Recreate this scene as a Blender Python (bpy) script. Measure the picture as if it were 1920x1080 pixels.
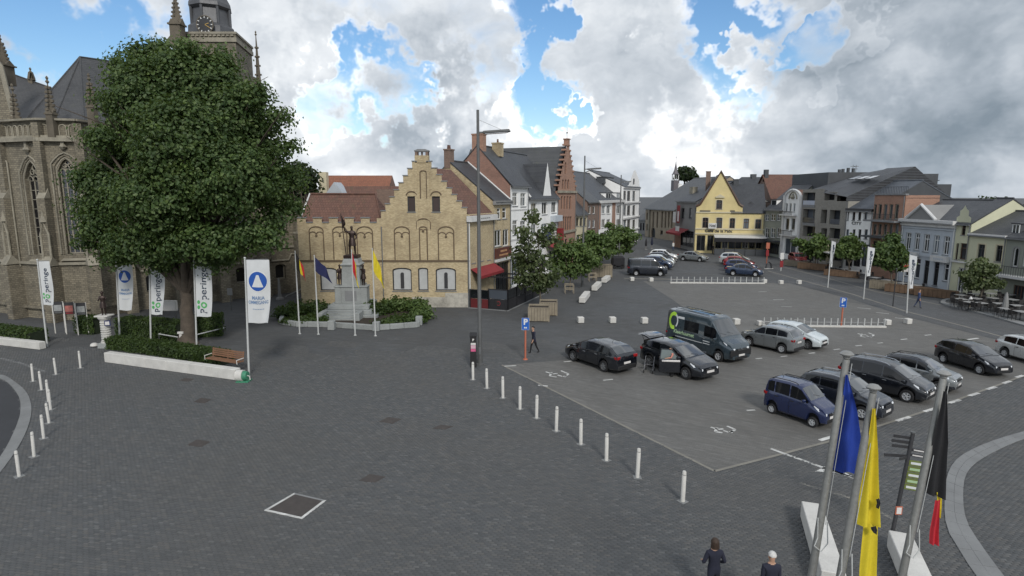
import bpy, bmesh, math, random
import numpy as np
from mathutils import Vector, Matrix, Euler
from mathutils.geometry import tessellate_polygon
random.seed(7); RNG = np.random.default_rng(7)
for o in list(bpy.data.objects): bpy.data.objects.remove(o)
SC = bpy.context.scene; COL = SC.collection
R = math.radians

# ---------------------------------------------------------------- camera
FOC = 1100.0; CAM_H = 10.5; HOR = 365.0          # focal length and horizon row in pixels of the 1920 x 1080 frame
TH = math.atan((540 - HOR) / FOC); SN, CS = math.sin(TH), math.cos(TH)
cam_d = bpy.data.cameras.new('camera'); cam = bpy.data.objects.new('camera', cam_d); COL.objects.link(cam)
cam_d.sensor_width = 36; cam_d.lens = FOC / 1920 * 36; cam_d.clip_start = 0.2; cam_d.clip_end = 3000
cam.location = (0, 0, CAM_H); cam.rotation_euler = (math.pi / 2 - TH, 0, 0)
SC.camera = cam
SC.render.resolution_x, SC.render.resolution_y = 1024, 576

# ---------------------------------------------------------------- light: broken cloud, veiled sun from the right behind the camera
SUN_EL, SUN_AZ = R(36), R(166)                     # azimuth clockwise from +Y (the view direction)
sv = Vector((math.sin(SUN_AZ) * math.cos(SUN_EL), math.cos(SUN_AZ) * math.cos(SUN_EL), math.sin(SUN_EL)))
sun_d = bpy.data.lights.new('sun', 'SUN'); sun = bpy.data.objects.new('sun', sun_d); COL.objects.link(sun)
sun_d.energy = 1.5; sun_d.angle = R(10); sun_d.color = (1, .955, .89)
sun.rotation_euler = sv.to_track_quat('Z', 'Y').to_euler(); sun.location = (0, 0, 60)
SC.view_settings.view_transform = 'Standard'; SC.view_settings.look = 'None'
SC.view_settings.exposure = 0.5; SC.view_settings.gamma = 1.0; SC.view_settings.use_curve_mapping = False
SC.cycles.max_bounces = 5; SC.cycles.diffuse_bounces = 3; SC.cycles.glossy_bounces = 3
SC.cycles.transparent_max_bounces = 6; SC.cycles.use_denoising = True
SC.cycles.sample_clamp_indirect = 4.0

def cam_dir(px, py):
    u, v = (px - 960) / FOC, (py - 540) / FOC
    return Vector((u, CS - v * SN, -SN - v * CS))
def G(px, py, z=0.0):                              # where the line of sight meets the level z
    d = cam_dir(px, py); k = (z - CAM_H) / d.z
    return Vector((d.x * k, d.y * k, z))
def AT(px, py, Y):                                 # where it reaches depth Y
    d = cam_dir(px, py); k = Y / d.y
    return Vector((d.x * k, Y, CAM_H + d.z * k))
def HT(px, py_base, py_top):                       # height of a thing standing at a base point
    b = G(px, py_base); return AT(px, py_top, b.y).z

# ---------------------------------------------------------------- sky
W = bpy.data.worlds.new('World'); SC.world = W; W.use_nodes = True
def sky():
    nt = W.node_tree; N = nt.nodes; L = nt.links; N.clear()
    def n(t, **k):
        x = N.new(t)
        for a, b in k.items(): setattr(x, a, b)
        return x
    def math_(op, a, b=None, c=None, clamp=False):
        m = n('ShaderNodeMath', operation=op); m.use_clamp = clamp
        for i, v in enumerate((a, b, c)):
            if v is None: continue
            if isinstance(v, (int, float)): m.inputs[i].default_value = v
            else: L.new(v, m.inputs[i])
        return m.outputs[0]
    def vmath(op, a, b):
        m = n('ShaderNodeVectorMath', operation=op)
        for i, v in enumerate((a, b)):
            if isinstance(v, (tuple, Vector)): m.inputs[i].default_value = v
            else: L.new(v, m.inputs[i])
        return m
    out = n('ShaderNodeOutputWorld')
    st = n('ShaderNodeTexSky', sky_type='NISHITA'); st.sun_disc = False
    st.sun_elevation = SUN_EL; st.sun_rotation = SUN_AZ; st.air_density = 1.0; st.dust_density = .6; st.ozone_density = 2.0
    hs = n('ShaderNodeHueSaturation'); hs.inputs['Saturation'].default_value = 1.2
    L.new(st.outputs[0], hs.inputs['Color'])
    b1 = n('ShaderNodeBackground'); b1.inputs[1].default_value = SKY_STR; L.new(hs.outputs[0], b1.inputs[0])
    tc = n('ShaderNodeTexCoord'); d0 = tc.outputs['Generated']
    wn = n('ShaderNodeTexNoise'); wn.inputs['Scale'].default_value = 7; wn.inputs['Detail'].default_value = 5; wn.inputs['Roughness'].default_value = .6; L.new(d0, wn.inputs['Vector'])
    w0 = vmath('SUBTRACT', wn.outputs['Color'], (.5, .5, .5)); w1 = vmath('SCALE', w0.outputs[0], (0, 0, 0)); w1.inputs['Scale'].default_value = .07
    dw = vmath('ADD', d0, w1.outputs[0]).outputs[0]
    sq = vmath('MULTIPLY', dw, (1, 1, 1.75)).outputs[0]
    def noise(vec, sc, det, ro, w=0.0):
        x = n('ShaderNodeTexNoise'); x.inputs['Scale'].default_value = sc; x.inputs['Detail'].default_value = det; x.inputs['Roughness'].default_value = ro
        L.new(vmath('ADD', vec, (w, w * .7, -w * .4)).outputs[0], x.inputs['Vector']); return x.outputs['Fac']
    def blob(px, py, rad, amp):                     # a soft lobe round the direction of a cloud or of a gap
        c = cam_dir(px, py).normalized()
        dt = vmath('DOT_PRODUCT', dw, c).outputs['Value']
        mr = n('ShaderNodeMapRange', interpolation_type='SMOOTHSTEP'); L.new(dt, mr.inputs[0])
        mr.inputs[1].default_value = math.cos(rad); mr.inputs[2].default_value = 1.0
        mr.inputs[3].default_value = 0; mr.inputs[4].default_value = amp
        return mr.outputs[0]
    cov = math_('ADD', noise(sq, 3.1, 5, .56, 1.3), .13)
    for px, py, rd, am in SKY_COVER: cov = math_('ADD', cov, blob(px, py, rd, am))
    mask = n('ShaderNodeMapRange', interpolation_type='SMOOTHSTEP'); L.new(cov, mask.inputs[0]); mask.inputs[1].default_value = .38; mask.inputs[2].default_value = .68
    # relief: the same field sampled a little higher up; where it thins out above, the cloud top is lit
    up = vmath('ADD', sq, (.012, -.01, .055)).outputs[0]
    f0 = noise(sq, 5.0, 5, .54, 4.2); f1 = noise(up, 5.0, 5, .54, 4.2)
    rel = math_('MULTIPLY', math_('SUBTRACT', f0, f1), 1.25)
    low = math_('MULTIPLY', math_('SUBTRACT', noise(sq, 2.4, 2, .5, 8.8), .5), .7)
    br = math_('ADD', math_('ADD', rel, low), .57)
    edge = n('ShaderNodeMapRange'); L.new(cov, edge.inputs[0]); edge.inputs[1].default_value = .50; edge.inputs[2].default_value = .70; edge.inputs[3].default_value = .30; edge.inputs[4].default_value = 0
    br = math_('ADD', br, edge.outputs[0])
    for px, py, rd, am in SKY_BRIGHT: br = math_('ADD', br, blob(px, py, rd, am))
    ramp = n('ShaderNodeValToRGB'); L.new(br, ramp.inputs[0]); e = ramp.color_ramp.elements
    e[0].position = 0.0; e[0].color = (.17, .21, .25, 1); e[1].position = 1.0; e[1].color = (.95, .95, .95, 1)
    for p, c in ((.28, (.30, .34, .385, 1)), (.55, (.46, .495, .535, 1)), (.80, (.64, .665, .69, 1))):
        x = ramp.color_ramp.elements.new(p); x.color = c
    b2 = n('ShaderNodeBackground'); L.new(ramp.outputs[0], b2.inputs[0]); b2.inputs[1].default_value = 1.0
    mx = n('ShaderNodeMixShader'); L.new(mask.outputs[0], mx.inputs[0]); L.new(b1.outputs[0], mx.inputs[1]); L.new(b2.outputs[0], mx.inputs[2])
    L.new(mx.outputs[0], out.inputs[0])
SKY_STR = 0.095
# gaps of blue (negative) and solid cloud (positive): direction given by where it stands in the view, angular radius, amount
SKY_COVER = [(690, 130, .12, -.58), (1050, 60, .13, -.52), (1385, 65, .15, -.62), (1850, 240, .12, -.55), (150, 80, .17, -.46), (1610, 85, .06, -.20), (1010, 130, .06, -.22),
             (560, 60, .20, .2), (830, 140, .14, .25), (940, 95, .085, .24), (1230, 60, .11, .25), (1740, 100, .24, .22), (1500, 60, .09, .22), (1290, 160, .10, .2), (1110, 135, .06, .2), (700, 250, .22, .2), (1400, 250, .25, .2), (400, 200, .3, .15), (1920, 350, .22, .7), (1780, 350, .15, .3)]
SKY_BRIGHT = [(930, 100, .10, .34), (700, 180, .09, .15), (1100, 130, .06, .30), (1280, 170, .11, .26), (985, 195, .07, .2), (1620, 110, .06, .15), (600, 40, .1, .12),
              (820, 170, .14, -.22), (1800, 60, .30, -.36), (1230, 60, .12, -.12), (760, 290, .15, -.1), (1760, 190, .16, -.10), (30, 60, .2, -.2)]
sky(); W.cycles.sampling_method = 'MANUAL'; W.cycles.sample_map_resolution = 256

# ---------------------------------------------------------------- materials
MATS = {}
def lin(c):                                         # sRGB bytes -> linear
    return tuple(((x / 255) / 12.92 if x / 255 <= .04045 else ((x / 255 + .055) / 1.055) ** 2.4) for x in c)
class NT:
    def __init__(s, name):
        s.m = bpy.data.materials.new(name); s.m.use_nodes = True; s.t = s.m.node_tree
        s.N, s.L = s.t.nodes, s.t.links; s.b = s.N['Principled BSDF']; s._tc = None
    def n(s, t, **k):
        x = s.N.new(t)
        for a, b in k.items(): setattr(x, a, b)
        return x
    def put(s, sock, v):
        if isinstance(v, bpy.types.NodeSocket): s.L.new(v, sock)
        elif v is not None: sock.default_value = v if not (isinstance(v, tuple) and len(v) == 3 and sock.type == 'RGBA') else (*v, 1)
    def co(s, kind='Object'):
        if s._tc is None: s._tc = s.n('ShaderNodeTexCoord')
        return s._tc.outputs[kind]
    def math(s, op, a, b=None, clamp=False):
        x = s.n('ShaderNodeMath', operation=op); x.use_clamp = clamp; s.put(x.inputs[0], a); s.put(x.inputs[1], b); return x.outputs[0]
    def noise(s, scale, detail=4, rough=.55, vec=None):
        x = s.n('ShaderNodeTexNoise'); s.put(x.inputs['Vector'], vec or s.co()); x.inputs['Scale'].default_value = scale
        x.inputs['Detail'].default_value = detail; x.inputs['Roughness'].default_value = rough; return x.outputs['Fac']
    def mix(s, f, a, b, mode='MIX'):
        x = s.n('ShaderNodeMix', data_type='RGBA', blend_type=mode); s.put(x.inputs[0], f); s.put(x.inputs[6], a); s.put(x.inputs[7], b); return x.outputs[2]
    def rng(s, v, a, b, c, d):
        x = s.n('ShaderNodeMapRange'); s.put(x.inputs[0], v)
        for i, q in enumerate((a, b, c, d)): x.inputs[i + 1].default_value = q
        return x.outputs[0]
    def bump(s, h, strength=.3, dist=.02):
        x = s.n('ShaderNodeBump'); s.put(x.inputs['Height'], h); x.inputs['Strength'].default_value = strength; x.inputs['Distance'].default_value = dist
        s.L.new(x.outputs[0], s.b.inputs['Normal'])
    def fin(s, col=None, rough=None, **k):
        if col is not None: s.put(s.b.inputs['Base Color'], col)
        if rough is not None: s.put(s.b.inputs['Roughness'], rough)
        for a, v in k.items(): s.put(s.b.inputs[a], v)
        return s.m
def scale_c(c, k): return tuple(min(1, x * k) for x in c)
def mat(name, col, rough=.6, var=.25, sc=.7, fine=14, bump=.15, metal=0., **k):
    """plain weathered surface: broad stains, fine grain"""
    if name in MATS: return MATS[name]
    t = NT(name); a = t.noise(sc, 5, .6); b = t.noise(fine, 3, .6)
    f = t.math('ADD', t.math('MULTIPLY', a, .65), t.math('MULTIPLY', b, .35))
    c = t.mix(t.rng(f, .32, .68, 0, 1), scale_c(col, 1 - var), scale_c(col, 1 + var * .8))
    r = t.rng(b, .3, .7, max(.03, rough - .08), min(1, rough + .08))
    if bump: t.bump(b, bump, .01)
    MATS[name] = t.fin(c, r, Metallic=metal, **k); return MATS[name]
def brick_vec(t):                                   # wall coordinates that run on round a corner
    sp = t.n('ShaderNodeSeparateXYZ'); t.L.new(t.co(), sp.inputs[0])
    cb = t.n('ShaderNodeCombineXYZ'); t.L.new(t.math('ADD', sp.outputs[0], sp.outputs[1]), cb.inputs[0]); t.L.new(sp.outputs[2], cb.inputs[1])
    return cb.outputs[0]
def brick(name, c1, c2, mortar, bw=.21, bh=.07, ms=.008, rough=.85, stain=.35, stain_col=(.03, .03, .03), bump=.35, off=.5):
    if name in MATS: return MATS[name]
    t = NT(name); v = brick_vec(t)
    x = t.n('ShaderNodeTexBrick'); t.L.new(v, x.inputs['Vector']); x.offset = off
    for a, b in (('Scale', 1), ('Brick Width', bw), ('Row Height', bh), ('Mortar Size', ms), ('Mortar Smooth', .2), ('Bias', 0)): x.inputs[a].default_value = b
    n1 = t.noise(1.7, 4, .6)
    t.put(x.inputs['Color1'], t.mix(n1, scale_c(c1, .8), scale_c(c1, 1.15))); t.put(x.inputs['Color2'], t.mix(n1, scale_c(c2, 1.15), scale_c(c2, .8))); t.put(x.inputs['Mortar'], mortar)
    big = t.noise(.45, 6, .68)
    c = t.mix(t.math('MULTIPLY', t.rng(big, .48, .75, 0, 1), stain), x.outputs['Color'], stain_col)
    gr = t.noise(40, 2, .5); c = t.mix(.18, c, t.mix(gr, (.0, .0, .0), (1, 1, 1)), 'OVERLAY')
    t.bump(t.math('SUBTRACT', t.math('MULTIPLY', gr, .25), x.outputs['Fac']), bump, .012)
    MATS[name] = t.fin(c, rough); return MATS[name]
def slate(name, c1, c2, bw=.3, bh=.22, rough=.55, bump=.5, moss=.15):
    """roof covering laid in courses; the coordinate along the slope comes from the height"""
    if name in MATS: return MATS[name]
    t = NT(name); sp = t.n('ShaderNodeSeparateXYZ'); t.L.new(t.co(), sp.inputs[0])
    cb = t.n('ShaderNodeCombineXYZ'); t.L.new(sp.outputs[0], cb.inputs[0]); t.L.new(t.math('ADD', t.math('MULTIPLY', sp.outputs[2], 1.2), t.math('MULTIPLY', sp.outputs[1], .02)), cb.inputs[1])
    x = t.n('ShaderNodeTexBrick'); t.L.new(cb.outputs[0], x.inputs['Vector'])
    for a, b in (('Scale', 1), ('Brick Width', bw), ('Row Height', bh), ('Mortar Size', .012), ('Mortar Smooth', .3)): x.inputs[a].default_value = b
    t.put(x.inputs['Color1'], c1); t.put(x.inputs['Color2'], c2); t.put(x.inputs['Mortar'], scale_c(c1, .4))
    big = t.noise(.5, 6, .7); c = t.mix(t.rng(big, .35, .75, 0, .5), x.outputs['Color'], scale_c(c2, 1.5))
    c = t.mix(t.math('MULTIPLY', t.rng(t.noise(1.3, 5, .7), .55, .75, 0, 1), moss), c, (.09, .10, .05))
    t.bump(t.math('ADD', t.math('MULTIPLY', x.outputs['Fac'], -1), t.noise(9, 2, .5)), bump, .02)
    MATS[name] = t.fin(c, rough); return MATS[name]
def glass(name, tint=(.018, .022, .026), rough=.06, var=1.0):
    if name in MATS: return MATS[name]
    t = NT(name); oi = t.n('ShaderNodeObjectInfo')
    rr = t.math('POWER', oi.outputs['Random'], 4.0); c = t.mix(rr, scale_c(tint, .6), scale_c(tint, 1 + 9 * var))
    nz = t.noise(1.1, 2, .5); t.bump(nz, .06, .05)
    MATS[name] = t.fin(c, rough, **{'Specular IOR Level': .6}); return MATS[name]
def paint(name, col, rough=.26, metal=.3, coat=.5):
    if name in MATS: return MATS[name]
    t = NT(name); d = t.noise(1.6, 5, .65)
    c = t.mix(t.rng(d, .35, .8, 0, .04), col, (.16, .15, .135))
    MATS[name] = t.fin(c, t.rng(d, .3, .7, rough - .05, rough + .12), Metallic=metal, **{'Coat Weight': 1.0, 'Coat IOR': 1.55, 'Coat Roughness': .04}); return MATS[name]
def leafmat(name, c1, c2, c3):
    if name in MATS: return MATS[name]
    t = NT(name); g = t.n('ShaderNodeNewGeometry'); r = g.outputs['Random Per Island']
    ramp = t.n('ShaderNodeValToRGB'); t.L.new(r, ramp.inputs[0]); e = ramp.color_ramp.elements
    e[0].color = (*c1, 1); e[1].color = (*c3, 1); m = e.new(.55); m.color = (*c2, 1)
    big = t.noise(.35, 3, .6)
    c = t.mix(t.rng(big, .35, .65, 0, .55), ramp.outputs[0], scale_c(c1, .75)); c = t.mix(t.rng(t.noise(.8, 4, .6), .52, .68, 0, .6), c, t.mix(r, c2, (c3[0] * 1.25, c3[1] * 1.3, c3[2] * .9)))
    MATS[name] = t.fin(c, .5, **{'Specular IOR Level': .35})
    # a little light comes through a leaf
    tr = t.n('ShaderNodeBsdfTranslucent'); t.put(tr.inputs[0], t.mix(.5, c, (.16, .22, .03)))
    mx = t.n('ShaderNodeMixShader'); mx.inputs[0].default_value = .38
    out = t.N['Material Output']; t.L.new(t.b.outputs[0], mx.inputs[1]); t.L.new(tr.outputs[0], mx.inputs[2]); t.L.new(mx.outputs[0], out.inputs[0])
    return MATS[name]

# ---------------------------------------------------------------- mesh building
class MB:
    """collects vertices and faces; build() links them as ONE mesh object"""
    def __init__(s): s.v = []; s.f = []; s.mi = []; s.cur = 0
    def add(s, vs, fs):
        b = len(s.v); s.v += [tuple(p) for p in vs]; s.f += [tuple(i + b for i in f) for f in fs]; s.mi += [s.cur] * len(fs); return s
    def box(s, x0, x1, y0, y1, z0, z1):
        return s.add([(x0, y0, z0), (x1, y0, z0), (x1, y1, z0), (x0, y1, z0), (x0, y0, z1), (x1, y0, z1), (x1, y1, z1), (x0, y1, z1)],
                     [(3, 2, 1, 0), (4, 5, 6, 7), (0, 1, 5, 4), (1, 2, 6, 5), (2, 3, 7, 6), (3, 0, 4, 7)])
    def obox(s, c, hx, hy, hz, rz=0.0, M=None, bev=0.0):
        """box round a centre, turned, with optional chamfered edges"""
        M = M or Matrix.Rotation(rz, 3, 'Z'); c = Vector(c)
        if bev <= 0:
            vs = [c + M @ Vector((a * hx, b * hy, d * hz)) for d in (-1, 1) for a, b in ((-1, -1), (1, -1), (1, 1), (-1, 1))]
            return s.add(vs, [(3, 2, 1, 0), (4, 5, 6, 7), (0, 1, 5, 4), (1, 2, 6, 5), (2, 3, 7, 6), (3, 0, 4, 7)])
        rings = []
        for z, i in ((-hz, bev), (-hz + bev, 0), (hz - bev, 0), (hz, bev)):
            x, y = hx - i, hy - i
            rings.append([(-x + bev, -y, z), (x - bev, -y, z), (x, -y + bev, z), (x, y - bev, z), (x - bev, y, z), (-x + bev, y, z), (-x, y - bev, z), (-x, -y + bev, z)])
        vs = [c + M @ Vector(p) for r in rings for p in r]; fs = [tuple(range(7, -1, -1)), tuple(range(24, 32))]
        for r in range(3):
            for k in range(8): fs.append((r * 8 + k, r * 8 + (k + 1) % 8, r * 8 + 8 + (k + 1) % 8, r * 8 + 8 + k))
        return s.add(vs, fs)
    def cyl(s, p0, p1, r0, r1=None, n=12, cap=True):
        p0, p1 = Vector(p0), Vector(p1); r1 = r0 if r1 is None else r1
        a = (p1 - p0).normalized(); q = a.orthogonal().normalized(); w = a.cross(q)
        vs = []
        for p, r in ((p0, r0), (p1, r1)):
            for k in range(n):
                t = 2 * math.pi * k / n; vs.append(p + (q * math.cos(t) + w * math.sin(t)) * r)
        fs = [(k, (k + 1) % n, n + (k + 1) % n, n + k) for k in range(n)]
        if cap: fs += [tuple(range(n - 1, -1, -1)), tuple(range(n, 2 * n))]
        return s.add(vs, fs)
    def tube(s, pts, r, n=8, cap=True):
        """a round bar along a path; r one radius or one for each point"""
        pts = [Vector(p) for p in pts]; m = len(pts); rs = r if isinstance(r, (list, tuple)) else [r] * m
        vs = []; q = None
        for i, p in enumerate(pts):
            a = (pts[min(i + 1, m - 1)] - pts[max(i - 1, 0)]).normalized()
            q = (a.orthogonal() if q is None else q - a * q.dot(a)).normalized(); w = a.cross(q)
            for k in range(n):
                t = 2 * math.pi * k / n; vs.append(p + (q * math.cos(t) + w * math.sin(t)) * rs[i])
        fs = [(i * n + k, i * n + (k + 1) % n, (i + 1) * n + (k + 1) % n, (i + 1) * n + k) for i in range(m - 1) for k in range(n)]
        if cap: fs += [tuple(range(n - 1, -1, -1)), tuple(range((m - 1) * n, m * n))]
        return s.add(vs, fs)
    def lathe(s, prof, c=(0, 0, 0), n=16, cap=True):
        """profile of (radius, height) turned about the vertical through c"""
        c = Vector(c); vs = []
        for r, z in prof:
            for k in range(n):
                t = 2 * math.pi * k / n; vs.append(c + Vector((r * math.cos(t), r * math.sin(t), z)))
        fs = [(i * n + k, i * n + (k + 1) % n, (i + 1) * n + (k + 1) % n, (i + 1) * n + k) for i in range(len(prof) - 1) for k in range(n)]
        if cap: fs += [tuple(range(n - 1, -1, -1)), tuple(range((len(prof) - 1) * n, len(prof) * n))]
        return s.add(vs, fs)
    def prism(s, poly, z0, z1):
        """flat polygon (x, y) raised from z0 to z1"""
        n = len(poly)
        ar = sum(poly[i][0] * poly[(i + 1) % n][1] - poly[(i + 1) % n][0] * poly[i][1] for i in range(n))
        if ar < 0: poly = poly[::-1]
        s.add([(x, y, z0) for x, y in poly] + [(x, y, z1) for x, y in poly], [(k, (k + 1) % n, n + (k + 1) % n, n + k) for k in range(n)])
        tr = tessellate_polygon([[Vector((x, y, 0)) for x, y in poly]])
        for a, b, c in tr:
            pa, pb, pc = (Vector((*poly[i], 0)) for i in (a, b, c))
            if (pb - pa).cross(pc - pa).z < 0: b, c = c, b
            s.add([(*poly[i], z1) for i in (a, b, c)], [(0, 1, 2)]); s.add([(*poly[i], z0) for i in (a, c, b)], [(0, 1, 2)])
        return s
    def slab(s, poly, y0, y1):
        """upright polygon (x, z) from y0 (front) to y1 (back)"""
        t = MB().prism(poly, 0, 1)
        return s.add([(x, y1 + (y0 - y1) * d, z) for x, z, d in t.v], t.f)
    def wall(s, outline, holes=(), y=0.0, depth=.22):
        """upright wall face (x, z) with real openings and their reveals going inwards (+y)"""
        polys = [[Vector((a, b, 0)) for a, b in outline]] + [[Vector((a, b, 0)) for a, b in h] for h in holes]
        flat = [p for q in polys for p in q]; vs = [(p.x, y, p.y) for p in flat]; fs = []
        for a, b, c in tessellate_polygon(polys):
            if (flat[b] - flat[a]).cross(flat[c] - flat[a]).z < 0: b, c = c, b
            fs.append((a, b, c))
        s.add(vs, fs)
        for h in holes:
            n = len(h); s.add([(a, y, b) for a, b in h] + [(a, y + depth, b) for a, b in h], [(k, (k + 1) % n, n + (k + 1) % n, n + k) for k in range(n)])
        return s
    def grid(s, fn, nu, nv):
        vs = [fn(i / nu, j / nv) for j in range(nv + 1) for i in range(nu + 1)]
        return s.add(vs, [(j * (nu + 1) + i, j * (nu + 1) + i + 1, (j + 1) * (nu + 1) + i + 1, (j + 1) * (nu + 1) + i) for j in range(nv) for i in range(nu)])
    def build(s, name, m, parent=None, smooth=None, **props):
        me = bpy.data.meshes.new(name); me.from_pydata(s.v, [], s.f)
        ms = m if isinstance(m, (list, tuple)) else [m]
        for x in ms: me.materials.append(x)
        if len(ms) > 1: me.polygons.foreach_set('material_index', s.mi)
        if smooth: me.polygons.foreach_set('use_smooth', [True] * len(me.polygons)); me.set_sharp_from_angle(angle=R(smooth))
        me.update()
        return link(name, me, parent, **props)
def link(name, me, parent=None, **props):
    o = bpy.data.objects.new(name, me); COL.objects.link(o)
    if parent is not None: o.parent = parent
    for k, v in props.items(): o[k] = v
    return o
def thing(name, label, cat, loc=(0, 0, 0), rz=0.0, group=None):
    o = link(name, None); o.location = loc; o.rotation_euler = (0, 0, rz); o['label'] = label; o['category'] = cat
    if group: o['group'] = group
    return o
def tag(o, label, cat, group=None):
    o['label'] = label; o['category'] = cat
    if group: o['group'] = group
    return o
def copy_tree(o, loc=None, rz=None, label=None, parent=None):
    c = o.copy(); COL.objects.link(c); c.parent = parent
    if loc is not None: c.location = loc
    if rz is not None: c.rotation_euler = (0, 0, rz)
    if label: c['label'] = label
    for ch in list(o.children): copy_tree(ch, parent=c)
    return c
_FONT = None
def text_mesh(s, size=1.0, bold=0.0, depth=0.0):
    """outline lettering as vertices and faces in x, y with its origin at the middle"""
    cu = bpy.data.curves.new('lettering', 'FONT'); cu.body = s; cu.size = size; cu.offset = bold; cu.align_x = 'CENTER'; cu.align_y = 'CENTER'; cu.resolution_u = 3
    o = bpy.data.objects.new('lettering', cu); COL.objects.link(o)
    dg = bpy.context.evaluated_depsgraph_get(); me = bpy.data.meshes.new_from_object(o.evaluated_get(dg))
    vs = [tuple(v.co) for v in me.vertices]; fs = [tuple(p.vertices) for p in me.polygons]
    bpy.data.objects.remove(o); bpy.data.curves.remove(cu); bpy.data.meshes.remove(me)
    return vs, fs
def blur_print(w, h, fn, m, parent, n=4):
    """a line of print too small to read: a few short dashes"""
    for k in range(n):
        a, b = -w / 2 + w * (k + .06) / n, -w / 2 + w * (k + .86) / n
        MB().add([fn(a, -h / 2), fn(b, -h / 2), fn(b, h / 2), fn(a, h / 2)], [(0, 1, 2, 3)]).build('print', m, parent)
def lettering(s, size, fn, m, parent, name='lettering', bold=0.0, rot=0.0, fit=None):
    """lettering laid on a surface by fn(x, y) -> point"""
    vs, fs = text_mesh(s, size, bold); c, d = math.cos(rot), math.sin(rot)
    if fit:
        w = max(v[0] for v in vs) - min(v[0] for v in vs); k = fit / w; vs = [(v[0] * k, v[1], 0) for v in vs]
    mb = MB().add([fn(v[0] * c - v[1] * d, v[0] * d + v[1] * c) for v in vs], fs)
    return mb.build(name, m, parent)
# ================================================================ the ground
def paver_mat(name, c1, c2, mortar, bw, bh, ms, rot, tint, rough=.8):
    t = NT(name); mp = t.n('ShaderNodeMapping'); t.L.new(t.co(), mp.inputs[0]); mp.inputs['Rotation'].default_value = (0, 0, rot)
    x = t.n('ShaderNodeTexBrick'); t.L.new(mp.outputs[0], x.inputs['Vector'])
    for a, b in (('Scale', 1), ('Brick Width', bw), ('Row Height', bh), ('Mortar Size', ms), ('Mortar Smooth', .3)): x.inputs[a].default_value = b
    n1 = t.noise(1.1, 5, .65); n2 = t.noise(.12, 5, .6); n3 = t.noise(6, 3, .6)
    t.put(x.inputs['Color1'], t.mix(n3, scale_c(c1, .7), scale_c(c1, 1.3))); t.put(x.inputs['Color2'], t.mix(n3, scale_c(c2, 1.3), scale_c(c2, .7)))
    t.put(x.inputs['Mortar'], t.mix(t.rng(n1, .4, .65, 0, 1), scale_c(mortar, .6), scale_c(mortar, 1.5)))
    c = t.mix(t.rng(n2, .38, .64, 0, .65), x.outputs['Color'], t.mix(n1, tint, scale_c(tint, .65)))
    c = t.mix(t.rng(t.noise(.5, 6, .7), .5, .72, 0, .4), c, scale_c(c1, .5)); c = t.mix(t.rng(t.noise(.07, 6, .7), .52, .7, 0, .5), c, scale_c(c1, 1.35))
    mp2 = t.n('ShaderNodeMapping'); t.L.new(mp.outputs[0], mp2.inputs[0]); mp2.inputs['Scale'].default_value = (.45, 3.6, 1)
    c = t.mix(t.rng(t.noise(1, 4, .6, mp2.outputs[0]), .40, .66, 0, .55), c, scale_c(c1, .58)); c = t.mix(t.rng(t.noise(1.9, 3, .6, mp2.outputs[0]), .54, .70, 0, .45), c, scale_c(c1, 1.5))
    t.bump(t.math('SUBTRACT', t.math('MULTIPLY', n3, .4), x.outputs['Fac']), .6, .015)
    return t.fin(c, t.rng(n1, .3, .7, rough - .12, rough + .1))
PLAZA_C = (.088, .093, .097)
m_plaza = paver_mat('plaza setts', PLAZA_C, (.076, .080, .084), (.056, .056, .056), .20, .10, .008, R(9), (.074, .070, .064))
m_lot = paver_mat('parking clinkers', (.152, .150, .142), (.122, .120, .113), (.088, .085, .08), 0.20, .10, .008, R(29), (.145, .138, .125))
m_road = paver_mat('street setts', (.098, .102, .106), (.078, .082, .087), (.055, .055, .055), .20, .10, .009, R(62), (.088, .087, .084))
m_tar = mat('tarmac', (.036, .038, .043), .85, .2, .6, 60, .4)
m_kerb = mat('kerb granite', (.19, .195, .195), .8, .22, .8, 30, .3)
m_white = mat('white road paint', (.50, .50, .48), .7, .5, 1.8, 30, .1)
m_conc = mat('white concrete', (.54, .53, .50), .8, .20, 1.2, 22, .25)

MB().add([(-1500, -200, -.012), (1500, -200, -.012), (1500, 2500, -.012), (-1500, 2500, -.012)], [(0, 1, 2, 3)]).build('ground', m_plaza, kind='structure')
GROUND = bpy.data.objects['ground']
def sheet(name, pix, z, m, **k):
    pts = [G(x, y) for x, y in pix] if not isinstance(pix[0], Vector) else pix
    mb = MB(); flat = [Vector((p.x, p.y, 0)) for p in pts]
    for a, b, c in tessellate_polygon([flat]):
        if (flat[b] - flat[a]).cross(flat[c] - flat[a]).z < 0: b, c = c, b
        mb.add([(flat[i].x, flat[i].y, z) for i in (a, b, c)], [(0, 1, 2)])
    return mb.build(name, m, **k)
LOT_PIX = [(941, 684), (1340, 883), (1450, 855), (1560, 826), (1740, 769), (1920, 704), (1980, 680), (1990, 668), (1700, 594), (1600, 562), (1480, 531), (1300, 527), (1206, 527), (1265, 564), (1310, 600), (1350, 648), (1203, 663)]
sheet('parking_lot', LOT_PIX, -.007, m_lot, kind='structure')
# street along the right-hand houses
sheet('street', [(1240, 448), (1330, 458), (1425, 478), (1480, 500), (1560, 522), (1640, 540), (1700, 553), (1780, 560), (1768, 566), (1775, 573), (1850, 591), (1920, 609), (2060, 640), (2100, 690), (1990, 666), (1700, 592), (1600, 560), (1480, 529), (1445, 512), (1400, 480), (1300, 468), (1225, 455)], -.0075, m_road, kind='structure')
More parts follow.
